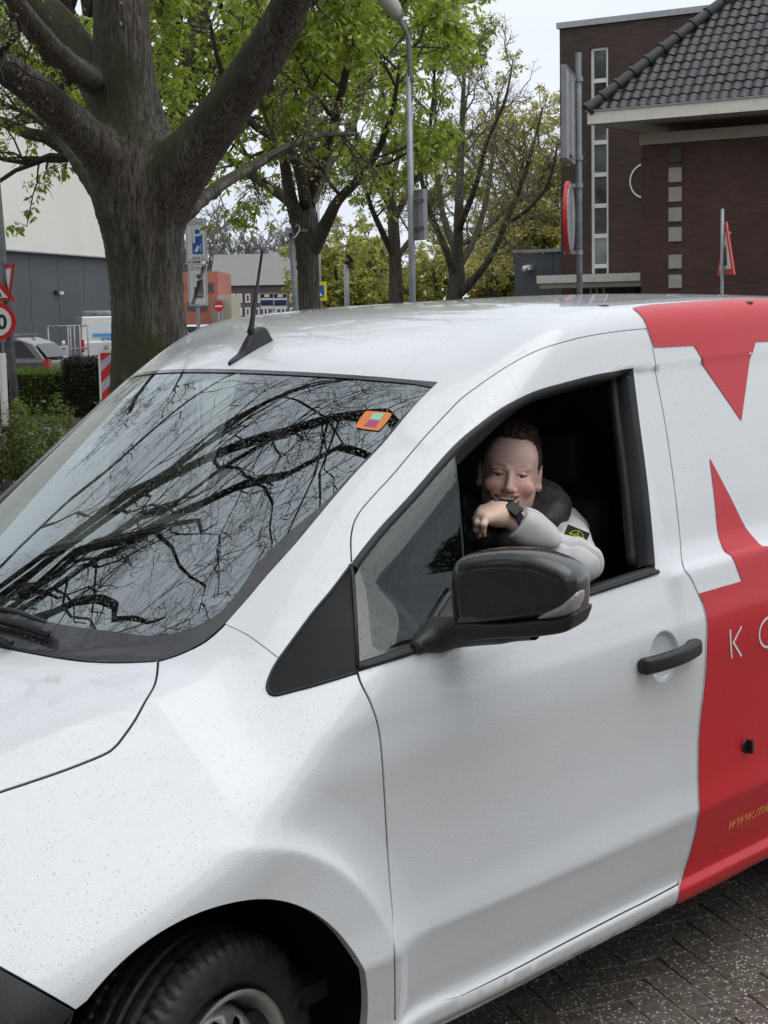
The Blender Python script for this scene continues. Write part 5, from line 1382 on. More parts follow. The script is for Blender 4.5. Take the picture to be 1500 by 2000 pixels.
for i, (px, H) in enumerate(((345, 8.5), (400, 9.0), (445, 7.6), (485, 8.8), (530, 7.4), (570, 8.4))):
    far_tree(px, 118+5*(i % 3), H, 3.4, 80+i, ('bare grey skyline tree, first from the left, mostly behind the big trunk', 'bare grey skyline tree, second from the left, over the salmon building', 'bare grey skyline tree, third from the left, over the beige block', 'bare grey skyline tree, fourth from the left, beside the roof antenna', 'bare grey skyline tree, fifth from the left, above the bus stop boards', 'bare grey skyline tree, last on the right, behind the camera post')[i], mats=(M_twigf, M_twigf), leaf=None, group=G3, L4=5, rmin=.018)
# --- unseen trees: mirrored ones behind the photographer, last few added ahead to block sky
G4 = 'trees behind the photographer'
for i, (dx, dy, H) in enumerate(((-13, -19, 5.5), (-4, -23, 6.4), (6, -22, 5.6), (15, -21, 6), (-21, -12, 5.6), (-10.5, -5.5, 10), (-12, 1.5, 11), (-9.5, 8.5, 11))):
    far = np.array([dx, dy, -.05]); rg = np.random.default_rng(90+i)
    free_tree('chestnut_tree', 'green tree behind the photographer, seen only as a reflection', far, H, .3, [(4.4*math.cos(a), 4.4*math.sin(a), z) for a, z in zip(np.linspace(0, 9, 9), (.3, .42, .5, .6, .7, .8, .9, 1., .95))],
              90+i, fork=.25, group=G4, leaf=M_leafd, L2=6, L3=6, L4=3, droop=.1, leafsize=.5, leafper=4, leafk=2, rmin=.02, nseg=10)
# ================================================================== ground
def gz(x, y):
    r = np.hypot(x-1.0, y+.5); ramp = TILT*np.clip(x, -2.5, 5.0); return ramp*sstep(14., 5., r)-.06*sstep(5., 14., r)
def pavemat(name, herring=True, base=(.115, .096, .080), speck=1.0):
    s = NT(name); c = s.gen()
    v = s.n('TexVoronoi'); v.inputs['Scale'].default_value = 95.0; s.l(c, v.inputs['Vector'])
    sp = s.n('SeparateColor'); s.l(v.outputs['Color'], sp.inputs[0])
    stone = s.math('MULTIPLY', s.math('GREATER_THAN', sp.outputs[0], .48), s.ramp(v.outputs['Distance'], [(.26, 1.), (.40, 0.)]))
    v2 = s.n('TexVoronoi'); v2.inputs['Scale'].default_value = 290.0; s.l(c, v2.inputs['Vector']); sp2 = s.n('SeparateColor'); s.l(v2.outputs['Color'], sp2.inputs[0])
    st2 = s.math('MULTIPLY', s.math('GREATER_THAN', sp2.outputs[0], .80), s.ramp(v2.outputs['Distance'], [(.25, 1.), (.40, 0.)]))
    n1 = s.noise(c, 3.0, 5); n2 = s.noise(c, 40, 5, .7)
    col = s.ramp(n2, [(.3, tuple(np.array(base)*.55)), (.7, tuple(np.array(base)*1.5))])
    col = s.mix(s.ramp(n1, [(.35, 0.), (.7, .35)]), col, (.085, .068, .050))
    sc = s.ramp(sp.outputs[1], [(.0, (.80, .76, .68)), (.55, (.60, .56, .48)), (.8, (.40, .26, .10)), (1., (.16, .13, .11))])
    col = s.mix(s.math('MULTIPLY', stone, .9*speck), col, sc); col = s.mix(s.math('MULTIPLY', st2, .8*speck), col, (.42, .40, .37))
    s.set(Base_Color=col, Roughness=s.ramp(s.noise(c, 9, 4), [(.35, .40), (.65, .72)]), Normal=s.bump(s.math('ADD', n2, stone), .35, .004)); return s.m
M_pave = pavemat('washed_concrete'); M_far = pavemat('far_paving', speck=.5)
M_sand = simple('joint_sand', (.30, .27, .22), .9, var=.3, scale=60)
ax = np.concatenate([-np.geomspace(14, 420, 16)[::-1], np.linspace(-13, 13, 53), np.geomspace(14, 420, 16)])
gx, gy = np.meshgrid(ax+1., ax-.5, indexing='ij'); n = len(ax)
V = np.stack([gx.ravel(), gy.ravel(), gz(gx, gy).ravel()-.010], 1); i = np.arange(n-1)[:, None]*n; j = np.arange(n-1)[None]
Q = np.stack([i+j, i+n+j, i+n+j+1, i+j+1], -1).reshape(-1, 4)
ground = setp(fast_mesh('ground', V, Q, M_far), kind='structure')
sandb = MB(); sx = np.linspace(-.1, 3.7, 20); sy = np.linspace(-2.1, -.1, 12); XX, YY = np.meshgrid(sx, sy, indexing='ij')
Vs = np.stack([XX.ravel(), YY.ravel(), gz(XX, YY).ravel()-.0037], 1); Qs = [(a*12+b, (a+1)*12+b, (a+1)*12+b+1, a*12+b+1) for a in range(19) for b in range(11)]
setp(mesh_obj('bedding_sand', Vs, Qs, M_sand, ground), kind='structure')
# herringbone pavers where the ground shows
pvm = MB(); pvm.box((-.0985, -.0485, -.05), (.0985, .0485, 0)).build('paver_master', M_pave); pm = bpy.data.objects['paver_master']; bm_ = bmesh.new(); bm_.from_mesh(pm.data)
bmesh.ops.bevel(bm_, geom=[e for e in bm_.edges if all(v.co.z > -.01 for v in e.verts)], offset=.0018, segments=1, affect='EDGES'); pme = bpy.data.meshes.new('paver'); bm_.to_mesh(pme); bm_.free(); pme.materials.clear(); pme.materials.append(M_pave)
bpy.data.objects.remove(pm); ang = math.radians(-26); ca, sa = math.cos(ang), math.sin(ang); cnt = 0
for a in range(-60, 60):
    for b in range(-40, 40):
        for kind in (0, 1):
            ox, oy = a+2*b, a-2*b
            cx_, cy_ = (ox+1, oy+.5) if kind == 0 else (ox+.5, oy+2)
            x, y = cx_*.1, cy_*.1; wx_, wy_ = 1.6+ca*x-sa*y, -.9+sa*x+ca*y
            if not (.35 < wx_ < 3.0 and -1.95 < wy_ < -.25): continue
            if cnt >= 300: continue
            o = bpy.data.objects.new('paver', pme); o.location = (wx_, wy_, gz(wx_, wy_)+random.uniform(-.0010, .0010)+.0)
            o.rotation_euler = (random.uniform(-.004, .004), -TILT+random.uniform(-.004, .004), ang+(0 if kind == 0 else math.pi/2)+random.uniform(-.01, .01)); link(o, ground); cnt += 1
# tan footpath strip and soil bed on the left
M_path = simple('tan_paving', (.24, .19, .14), .8, var=.15, scale=3); M_soil = simple('soil', (.05, .038, .026), .95, var=.3, scale=12)
def strip(name, px0, d0, px1, d1, w, mat, z):
    a = wpos(px0, d0, z); b = wpos(px1, d1, z); t = nrm(b-a); s_ = np.array([-t[1], t[0], 0])*w/2
    return setp(mesh_obj(name, [a-s_, b-s_, b+s_, a+s_], [(0, 1, 2, 3)], mat), kind='structure')
strip('footpath', -60, 27.5, 330, 24, 2.2, M_path, -.062+.0); strip('soil_bed', -60, 32, 330, 31, 4.2, M_soil, -.064)
# ================================================================== buildings and street furniture
def brickmat(name, c1, c2, mort, w=.21, h=.0625, mw=.010, rough=.8):
    s = NT(name); c = s.obj(); sp = s.n('SeparateXYZ'); s.l(c, sp.inputs[0])
    # use the wall's own run: x + y keeps both wall directions in course
    cx = s.n('CombineXYZ'); s.l(s.math('ADD', sp.outputs[0], sp.outputs[1]), cx.inputs[0]); s.l(sp.outputs[2], cx.inputs[1])
    b = s.n('TexBrick'); s.l(cx.outputs[0], b.inputs['Vector']); b.inputs['Scale'].default_value = 1.0
    b.inputs['Brick Width'].default_value = w; b.inputs['Row Height'].default_value = h; b.inputs['Mortar Size'].default_value = mw*.5; b.inputs['Mortar Smooth'].default_value = .3
    b.inputs['Color1'].default_value = (*c1, 1); b.inputs['Color2'].default_value = (*c2, 1); b.inputs['Mortar'].default_value = (*mort, 1); b.inputs['Bias'].default_value = 0.
    n1 = s.noise(c, .7, 4); n2 = s.noise(c, 9, 3)
    col = s.mix(.55, b.outputs['Color'], s.ramp(n1, [(.3, (.35, .35, .35)), (.7, (.75, .72, .70))]), 'OVERLAY')
    col = s.mix(s.ramp(n2, [(.62, 0.), (.72, .35)]), col, (.13, .085, .065))
    s.set(Base_Color=col, Roughness=rough, Normal=s.bump(b.outputs['Fac'], -.5, .006)); return s.m
M_brick = brickmat('brown_brick', (.066, .033, .028), (.092, .048, .038), (.075, .060, .054))
M_brick2 = brickmat('dark_brick', (.050, .030, .027), (.072, .043, .036), (.066, .055, .050))
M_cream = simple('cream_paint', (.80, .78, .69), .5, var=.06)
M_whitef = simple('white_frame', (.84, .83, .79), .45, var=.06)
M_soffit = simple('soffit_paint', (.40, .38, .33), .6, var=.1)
M_stone = simple('grey_stone', (.42, .39, .36), .8, var=.12, bump=.3)
M_stoned = simple('dark_stone', (.075, .07, .07), .8, var=.15)
M_tile = simple('glazed_roof_tile', (.022, .021, .024), .42, var=.4, scale=2.5, spec=.45)
M_zinc = simple('zinc', (.35, .36, .38), .5, .3)
M_galv = simple('galvanised_steel', (.30, .31, .33), .5, .4, var=.2, scale=6)
M_galvd = simple('weathered_steel', (.16, .17, .18), .55, .3, var=.3, scale=9)
M_signb = simple('sign_back', (.42, .43, .45), .45, .3, var=.1)
M_sred = simple('sign_red', (.58, .03, .03), .35, var=.05)
M_swhite = simple('sign_white', (.78, .78, .76), .35, var=.04)
M_sblue = simple('sign_blue', (.03, .12, .50), .35, var=.05)
M_sblack = simple('sign_black', (.02, .02, .02), .4)
M_syel = simple('sign_yellow', (.75, .72, .03), .35, var=.05)
M_sgrey = simple('sign_grey', (.16, .16, .16), .4)
M_anth = NT('anthracite_cladding'); _c = M_anth.gen(); M_anth.set(Base_Color=M_anth.ramp(M_anth.noise(_c, .5, 4), [(.3, (.068, .076, .090)), (.7, (.092, .102, .118))]), Roughness=.55); M_anth = M_anth.m
M_hallw = simple('hall_cream', (.82, .81, .74), .7, var=.05, scale=.4)
def winglass(name, col=(.02, .024, .03)):
    s = NT(name); s.set(Base_Color=s.ramp(s.noise(s.gen(), .8, 3), [(.35, tuple(np.array(col)*.5)), (.7, tuple(np.array(col)*1.8))]), Roughness=.06, Specular_IOR_Level=.8); return s.m
M_pane = winglass('window_pane', (.075, .08, .09)); M_paneg = winglass('frosted_pane', (.22, .25, .26))  # grey put into the clear pane colour in place of reflected sky
class Site:
    """a building or sign with its own upright frame: x along the face, y inwards, z up"""
    def __init__(s, name, label, cat, pos, head, group=None):
        s.o = empty(name, pos, head, label, cat, group); s.p = np.array(pos, float); c, n = math.cos(head), math.sin(head)
        s.ex = np.array([c, n, 0]); s.ey = np.array([-n, c, 0])
    def px(s, px, py, y=0.0):
        """photo pixel on the plane at inward depth y -> local (x, z)"""
        d = wray(px, py); n = s.ey; t = ((s.p+s.ey*y-CW)@n)/(d@n); q = CW+d*t-s.p; return np.array([q@s.ex, q[2]])
P_HEAD = math.atan2(-.97, .23)
# ---------------- brick house with tiled hip roof
hw = wpos(1252, 34, .05)
HS = Site('brick_house', 'brown brick house with black tiled hip roof and white eaves', 'house', hw, P_HEAD)
ez = HS.px(1252, 262)[1]           # wall top
HWID, HDEP = 9.0, 8.0
wl = MB(); wl.box((0, 0, -.1), (HWID, .3, ez)); wl.box((0, .3, -.1), (.3, HDEP, ez)); wl.box((.3, HDEP-.3, -.1), (HWID, HDEP, ez)); wl.build('wall', M_brick, HS.o)
EO = .95                           # eaves overhang
fz1 = HS.px(1150, 240, -EO)[1]; fz0 = fz1
fx0 = HS.px(1150, 240, -EO)[0]
ftop = HS.px(1150, 219, -EO)[1]; fbot = HS.px(1150, 243, -EO)[1]
OX = fx0
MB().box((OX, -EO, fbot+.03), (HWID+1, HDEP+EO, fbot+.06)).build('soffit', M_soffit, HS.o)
MB().box((OX-.02, -EO-.03, fbot), (HWID+1, -EO, ftop)).box((OX-.03, -EO, fbot), (OX-.001, HDEP+EO, ftop)).build('fascia', M_cream, HS.o)
MB().box((OX-.05, -EO-.06, ftop), (HWID+1, -EO+.05, ftop+.03)).build('gutter_edge', M_zinc, HS.o)
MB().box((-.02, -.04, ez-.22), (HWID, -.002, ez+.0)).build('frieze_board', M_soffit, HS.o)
for k, (y0, y1) in enumerate(((253,272),(288,316),(328,355),(366,393),(406,432),(444,471),(498,524),(537,562),(579,603))):
    a = HS.px(1307, y0); b = HS.px(1332, y1); MB().box((a[0], -.035, b[1]), (b[0], -.001, a[1])).build('stone', M_stoned if k < 2 else M_stone, HS.o)
# roof planes, tiles one by one
SL = 1.05; rz0 = ftop+.03
RW = 6.2
rf = MB(); c0 = np.array([OX+.03, -EO+.0, rz0])
rf.add([c0, c0+[HWID+1-OX, 0, 0], c0+[HWID+1-OX, RW, RW*SL], c0+[RW, RW, RW*SL], c0+[0, HDEP+2*EO, 0], c0+[RW, HDEP+2*EO-RW+2.5, RW*SL]], [(0, 1, 2, 3), (4, 0, 3, 5)])
roofo = rf.build('roof', M_tile, HS.o)
TW, TE = .205, .245
sl = math.atan(SL); cs, sn = math.cos(sl), math.sin(sl)
def tile_mesh():
    us = np.linspace(0, TW, 10); V = []; Fc = []
    prof = .020*np.cos((us/TW-.18)*2*np.pi*1.0)+.012
    for (v, dz) in ((-.03, .030), (-.03, .012), (TE+.02, .004)):
        V += [(u, v, h+dz-(.018 if k == 1 else 0)*0) for k, (u, h) in enumerate(zip(us, prof))]
    n = len(us)
    for r in range(2): Fc += [(r*n+i, r*n+i+1, (r+1)*n+i+1, (r+1)*n+i) for i in range(n-1)]
    Vn = []
    # order: lower lip front face first, then the upper face
    V = [(u, -.03, h+.002) for u, h in zip(us, prof)]+[(u, -.03, h+.026) for u, h in zip(us, prof)]+[(u, TE+.02, h+.004) for u, h in zip(us, prof)]
    me = bpy.data.meshes.new('roof_tile')
    Rm = np.array([[1, 0, 0], [0, cs, -sn], [0, sn, cs]])
    me.from_pydata([tuple(np.array(v)@Rm.T) for v in V], [], Fc); me.materials.append(M_tile)
    me.polygons.foreach_set('use_smooth', [True]*len(me.polygons)); me.set_sharp_from_angle(angle=math.radians(60)); return me
tm = tile_mesh(); rest = []; nt_ = 0
for r in range(0, 34):
    v = r*TE; x0 = v*cs        # hip edge moves in by the plan distance
    for c in range(0, 46):
        x = c*TW
        if x < x0-.10 or x > 8.6: continue
        loc = c0+[x, v*cs, v*sn]
        q = HS.p+HS.ex*loc[0]+HS.ey*loc[1]+np.array([0, 0, loc[2]]); d = q-CW; z = d@CF; u_, v_ = 750+FPX*(d@CR)/z, 1000-FPX*(d@CU)/z
        if u_ < 1520 and v_ > -15 and nt_ < 300:
            o = bpy.data.objects.new('roof_tile', tm); o.location = loc+[random.uniform(-.003, .003), 0, random.uniform(0, .006)]; o.rotation_euler = (random.uniform(-.02, .02), 0, random.uniform(-.01, .01)); link(o, roofo); nt_ += 1
        elif u_ < 1800: rest.append(loc)
tv = np.array([v.co for v in tm.vertices]); tf = np.array([tuple(p.vertices) for p in tm.polygons])
V = (np.array(rest)[:, None]+tv[None]).reshape(-1, 3); Q = (np.arange(len(rest))[:, None, None]*len(tv)+tf[None]).reshape(-1, 4)
setp(fast_mesh('far_tiles', V, Q, M_tile, roofo), kind='stuff')
# hip tiles: overlapping half rounds with a collar
hd_ = nrm(np.array([1, 1, SL])); hl = .40; nh = int(RW*math.sqrt(2+SL*SL)/hl)
for k in range(nh):
    a = c0+np.array([1, 1, SL])*(k*hl/math.sqrt(2+SL*SL))+[-.02, -.02, .03]
    o = MB().tube([a-hd_*.05, a-hd_*.05+hd_*.06, a+hd_*.012, a+hd_*.2, a+hd_*(hl+.02)], [.145, .145, .125, .118, .110], 16).build('hip_tile', M_tile, roofo, auto=40)
    if k > 20: break
# ---------------- brick tower behind
tp_ = wpos(1096, 41, .05)
TS = Site('brick_tower', 'tall flat roofed dark brick block with a vertical strip window', 'building', tp_, P_HEAD)
tz = TS.px(1097, 56)[1]
wx0, wx1 = TS.px(1153, 300)[0], TS.px(1188, 300)[0]; wz1 = TS.px(1170, 92)[1]; wz0 = TS.px(1170, 590)[1]
rcx, rcz = TS.px(1262, 353); rr_ = TS.px(1262, 353)[1]-TS.px(1262, 385)[1]
m = MB(); m.box((0, 0, -.1), (wx0, .35, tz)); m.box((wx1, 0, -.1), (16, .35, tz)); m.box((wx0, 0, wz1), (wx1, .35, tz)); m.box((0, .35, -.1), (.35, 9, tz)); m.box((wx0, .0, -.1), (wx1, .35, wz0))
m.build('wall', M_brick2, TS.o)
MB().box((-.06, -.06, tz), (16, .40, tz+.14)).box((-.06, .40, tz), (.40, 9, tz+.14)).build('roof_edge', simple('roof_trim', (.40, .41, .42), .5), TS.o)
MB().box((.35, .36, tz-.3), (16, 9, tz-.2)).build('roof_deck', M_sgrey, TS.o)
ys_ = (92,155,215,276,339,400,459,518,590)
zs = [TS.px(1170, y)[1] for y in ys_]
for k in range(len(zs)-1):
    w_ = empty('window', (0, 0, 0)); w_.parent = TS.o
    f = MB(); t = .07
    f.box((wx0+.002, .06, zs[k+1]), (wx0+t, .16, zs[k])); f.box((wx1-t, .06, zs[k+1]), (wx1-.002, .16, zs[k])); f.box((wx0+t, .06, zs[k]-t), (wx1-t, .16, zs[k])); f.box((wx0+t, .06, zs[k+1]), (wx1-t, .16, zs[k+1]+.03))
    f.build('frame', M_whitef, w_)
    MB().box((wx0+t, .10, zs[k+1]), (wx1-t, .11, zs[k]-t)).build('pane', M_paneg if k == 6 else M_pane, w_)
# round window, partly behind the house corner
rw_ = empty('round_window'); rw_.parent = TS.o
RX = [[1, 0, 0], [0, 0, 1], [0, -1, 0]]
MB().lathe([(rr_*1.0, -.02), (rr_*1.10, -.02), (rr_*1.10, .05), (rr_*.98, .05), (rr_*.98, .0)], 40, T=(rcx, 0, rcz), R=RX).build('frame', M_whitef, rw_, auto=40)
MB().lathe([(0, .012), (rr_*.99, .012)], 40, T=(rcx, 0, rcz), R=RX).build('pane', M_pane, rw_)
# canopy over the entrance
cpx0, cpz0 = TS.px(1048, 547, -2.2); cpx1, _ = TS.px(1250, 545, -2.2)
cn = empty('canopy'); cn.parent = TS.o
MB().box((cpx0, -2.2, cpz0-.08), (cpx1, -.001, cpz0+.10)).build('canopy_slab', M_whitef, cn)
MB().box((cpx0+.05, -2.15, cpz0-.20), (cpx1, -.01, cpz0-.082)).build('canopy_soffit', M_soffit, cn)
dxa, dxb = TS.px(1150, 580, -.02)[0], TS.px(1242, 580, -.02)[0]
MB().box((dxa, -.03, -.05), (dxb, -.002, cpz0-.2)).build('entrance_dark_sheet', M_sblack, TS.o)  # flat black sheet on the wall, painting in the dark of a recess
for q in (1152, 1164, 1178): a = TS.px(q, 580, -.05)[0]; MB().box((a, -.07, -.05), (a+.05, -.031, cpz0-.2)).build('door_post', M_whitef, TS.o)
# ---------------- low grey annex with a camera
ap = wpos(1005, 47, 0.)
AS = Site('grey_annex', 'low dark grey annex with a white security camera left of the tower', 'building', ap, P_HEAD)
az = AS.px(1005, 495)[1]
for k in range(6):
    MB().box((k*1.2, 0, -.1), (k*1.2+1.19, .25, az)).build('wall_panel', M_anth, AS.o)
MB().box((0, .25, -.1), (.25, 6, az)).box((.25, .25, az-.15), (7.2, 6, az-.05)).build('wall', M_anth, AS.o)
MB().box((-.05, -.05, az), (7.25, .3, az+.09)).build('roof_edge', M_zinc, AS.o)
cx_, cz_ = AS.px(1030, 525, -.15)
k_ = MB(); k_.cbox((cx_+.05, -.10, cz_+.04), (.12, .20, .14)); k_.build('camera_bracket', M_whitef, AS.o)
MB().lathe([(.0, -.09), (.06, -.07), (.085, 0), (.06, .07), (0, .09)], 14, T=(cx_-.05, -.2, cz_)).build('camera_dome', M_whitef, AS.o, True)
# ---------------- large hall on the left
hp_ = wpos(-120, 56, -.1); HH = math.radians(33.0)
HL = Site('event_hall', 'large hall with cream upper wall over dark grey cladding', 'building', hp_, HH)
hz = HL.px(100, 495)[1]; ht = HL.px(60, 60)[1]
pw = 2.6; nP = int((HL.px(300, 560)[0]+3)/pw)
for k in range(-12, nP):
    MB().box((k*pw-3, 0, -.1), (k*pw-3+pw-.03, .2, hz-.02)).build('wall_panel', M_anth, HL.o)
MB().box((-12*pw-3, .06, -.1), (nP*pw-3, .22, hz-.02)).build('panel_backing', M_sblack, HL.o)
MB().box((-12*pw-3.2, -.25, hz), (nP*pw-3, 8, ht)).build('upper_wall', M_hallw, HL.o)
MB().box((-12*pw-3.2, -.30, hz-.05), (nP*pw-3, -.0, hz)).build('drip_edge', M_zinc, HL.o)
lx, lz = HL.px(115, 572, -.1)
wlamp = empty('wall_lamp'); wlamp.parent = HL.o
MB().cbox((lx-.1, -.06, lz+.02), (.20, .10, .14)).build('lamp_housing', M_sblack, wlamp); MB().cbox((lx+.12, -.10, lz), (.24, .18, .12)).build('lamp_shade', M_swhite, wlamp)
# ---------------- far buildings
def far_block(name, label, pxa, pxb, ytop, dist, mat, head, depth=8, cat='building'):
    p = wpos(pxa, dist, -.1); s = Site(name, label, cat, p, head); zt = s.px((pxa+pxb)/2, ytop)[1]; w = s.px(pxb, ytop)[0]
    MB().box((0, 0, -.1), (w, depth, zt)).build('wall', mat, s.o); s.w = w; s.zt = zt; return s
VH = HED-math.pi/2   # facing the camera
M_salm = simple('salmon_plaster', (.42, .15, .10), .8, var=.06); M_beige = simple('beige_plaster', (.42, .39, .30), .8, var=.06); M_olive = simple('olive_plaster', (.24, .21, .17), .8)
fb_ = far_block('salmon_building', 'salmon orange office block behind the parking sign', 300, 425, 531, 92, M_salm, VH)
for (xa, xb, ya, yb) in ((404,418,552,570), (365,385,590,606), (388,405,590,606), (345,360,552,570), (385,398,552,570)):
    a = fb_.px(xa, ya, -.03); b = fb_.px(xb, yb, -.03); w_ = MB().box((a[0], -.05, b[1]), (b[0], -.004, a[1])).build('window', simple('far_frame', (.12, .10, .10), .5), fb_.o)
    MB().box((a[0]+.1, -.06, b[1]+.1), (b[0]-.1, -.051, a[1]-.1)).build('pane', M_pane, w_)
far_block('beige_block', 'small plain beige block right of the salmon building', 426, 451, 576, 90, M_beige, VH, 6)
far_block('olive_block', 'low brown grey block below the salmon building', 413, 432, 585, 88, M_olive, VH, 3)
rh = far_block('brick_terrace', 'long dark brick terrace with white windows on the far side', 425, 700, 556, 110, simple('far_brick', (.13, .10, .09), .8, var=.1), VH)
MB().prism([(-.3, rh.zt), (9, rh.zt), (4, rh.zt+2.2)], -.5, rh.w+.5, 0).build('roof', simple('far_roof', (.20, .19, .18), .7), rh.o)
for row, (ya, yb) in enumerate(((574,591), (601,617))):
    for xa in (451,463,479,497,514,531,548,566,584,602,620,640,660):
        a = rh.px(xa, ya, -.05); b = rh.px(xa+10, yb, -.05); w_ = MB().box((a[0], -.08, b[1]), (b[0], -.003, a[1])).build('window', M_swhite, rh.o)
        MB().box((a[0]+.09, -.10, b[1]+.09), (b[0]-.09, -.081, a[1]-.09)).build('pane', M_pane, w_)
# ---------------- poles, lamps and signs
def pole(name, label, cat, px, dist, ytop, r0, r1, mat, ybase=None, lean=None, group=None, zb=-.06):
    p = wpos(px, dist, zb); o = empty(name, p, HED-math.pi/2, label, cat, group)
    zt = zat(px, ytop, dist)-p[2]; top = np.array([0, 0, zt])
    if lean: top = top+np.array([lean, 0, 0])
    MB().tube([(0, 0, 0), tuple(top*.5), tuple(top)], [r0, (r0+r1)/2, r1], 14).build('pole', mat, o, True)
    def loc(x, y, dd=0.0):
        """photo pixel at the pole's distance (+dd towards the camera) in the pole's frame"""
        r = wray(x, y); k = (dist-dd)/math.hypot(r[0], r[1]); q = CW+r*k-p; c, s = math.cos(-(HED-math.pi/2)), math.sin(-(HED-math.pi/2))
        return np.array([c*q[0]-s*q[1], s*q[0]+c*q[1], q[2]])
    return o, loc, zt
def plate(name, poly, y, th, mat, parent, hole=None):
    """upright plate from a polygon in (x, z) at depth y (towards the camera is negative)"""
    return MB().prism(poly, y-th/2, y+th/2, 1).build(name, mat, parent)
def rrect(x0, z0, x1, z1, r, n=4):
    P = []
    for cx, cz, a in ((x1-r, z1-r, 0), (x0+r, z1-r, 90), (x0+r, z0+r, 180), (x1-r, z0+r, 270)):
        P += [(cx+r*math.cos(math.radians(a+t)), cz+r*math.sin(math.radians(a+t))) for t in np.linspace(0, 90, n)]
    return P
def txt(body, size, mat, parent, loc, name='lettering', rot=(math.pi/2, 0, 0), bold=0.0, sx=1.0, align='CENTER'):
    cu = bpy.data.curves.new(name, 'FONT'); cu.body = body; cu.size = size; cu.align_x = align; cu.offset = bold; cu.extrude = .001; cu.resolution_u = 4
    o = bpy.data.objects.new(name, cu); COL.objects.link(o); dg = bpy.context.evaluated_depsgraph_get()
    me = bpy.data.meshes.new_from_object(o.evaluated_get(dg)); bpy.data.objects.remove(o); me.materials.clear(); me.materials.append(mat)
    t = bpy.data.objects.new(name, me); t.location = loc; t.rotation_euler = rot; t.scale = (sx, 1, 1); return link(t, parent)
# street lamp
lo_, ll, lz_ = pole('street_lamp', 'tall grey street lamp whose head leaves the top of the picture', 'lamp post', 806, 20.5, 150, .047, .039, M_galv)
tl = ll(801, 150); pth = [tl-[0, 0, .3], tl, ll(799, 90), ll(795, 66), ll(783, 42), ll(770, 20)]
MB().tube(spl(pth, 4), .030, 10).build('lamp_arm', M_galvd, lo_, True)
hA = ll(778, 30); hB = ll(742, -22)
dv_ = nrm(hB-hA); MB().tube([hA-dv_*.05, hA, hA+dv_*.10, hA+dv_*.32, hA+dv_*.48, hA+dv_*.54], [.03, .07, .10, .11, .08, .02], 12).build('lamp_head', simple('lamp_housing', (.42, .40, .36), .5), lo_, True)
MB().cbox((0, 0, 0), (.10, .10, .08), T=hA+[.0, 0, .02]).build('lamp_clamp', M_galvd, lo_)
MB().lathe([(.038, -.03), (.042, 0), (.038, .03)], 14, T=ll(803, 155)).build('collar', M_galvd, lo_, True)
# board seen from behind, fixed to the lamp
bs = empty('sign_board', ll(820, 465)+np.array(lo_.location)*0, 0); bs.parent = None
bs.location = wpos(822, 20.5, 0.); bs.rotation_euler = (0, 0, HED-math.pi/2+math.radians(-62)); setp(bs, 'grey back of a traffic board strapped to the street lamp', 'sign')
z0_, z1_ = zat(820, 466, 20.5), zat(820, 374, 20.5)
MB().box((-.15, -.02, z0_), (.15, .0, z1_)).build('board', M_signb, bs); fr = MB(); fr.box((-.17, -.04, z0_-.02), (-.151, .02, z1_+.02)).box((.151, -.04, z0_-.02), (.17, .02, z1_+.02)).box((-.15, -.04, z1_), (.15, .02, z1_+.02)).box((-.15, -.04, z0_-.02), (.15, .02, z0_)); fr.build('frame', M_galv, bs)
MB().box((-.17, -.05, z1_-.14), (.20, -.041, z1_-.10)).build('strap', M_galvd, bs); MB().box((-.17, -.05, z0_+.10), (.20, -.041, z0_+.14)).build('strap', M_galvd, bs)
# post with solar box and cable
so_, sl_, _z = pole('camera_post', 'grey post with a small black solar panel and white cable before the thick trunk', 'post', 590, 20, 446, .038, .034, M_galvd, lean=-.11)
MB().cbox(sl_(579, 433, .05), (.17, .16, .045), R=None).build('solar_panel', M_sblack, so_)
MB().cbox(sl_(564, 450, .02), (.08, .08, .065)).build('junction_box', M_signb, so_); MB().cbox(sl_(592, 450, .02), (.10, .05, .03)).build('bracket', M_galvd, so_)
MB().tube(spl([sl_(577, 444, .06), sl_(582, 438, .08), sl_(585, 448, .08), sl_(577, 462, .07), sl_(573, 464, .05)], 5), .008, 6).build('cable', M_swhite, so_, True)
# thin lamp further back
to_, tl_, _z = pole('street_lamp', 'thin far street lamp with flat head behind the thick dark trunk', 'lamp post', 626, 52, 388, .06, .045, M_galv)
MB().tube([tl_(626, 440), tl_(640, 441), tl_(652, 441)], .03, 8).build('lamp_arm', M_galv, to_, True); MB().cbox(tl_(662, 440), (.42, .2, .08)).build('lamp_head', M_signb, to_)
# spotlight pole
po_, pl_, _z = pole('spotlight_pole', 'slim grey pole with a black floodlight on top', 'pole', 678, 45, 516, .075, .07, M_galv)
MB().cbox(pl_(679, 514), (.16, .12, .10)).build('bracket', M_sblack, po_); MB().cbox((0, 0, 0), (.10, .26, .24), R=[[.8, 0, -.6], [0, 1, 0], [.6, 0, .8]], T=pl_(683, 505)).build('floodlight', M_sblack, po_)
pole('flag_pole', 'very thin pale pole between lamp post and forked tree', 'pole', 836, 70, 500, .04, .035, M_signb)
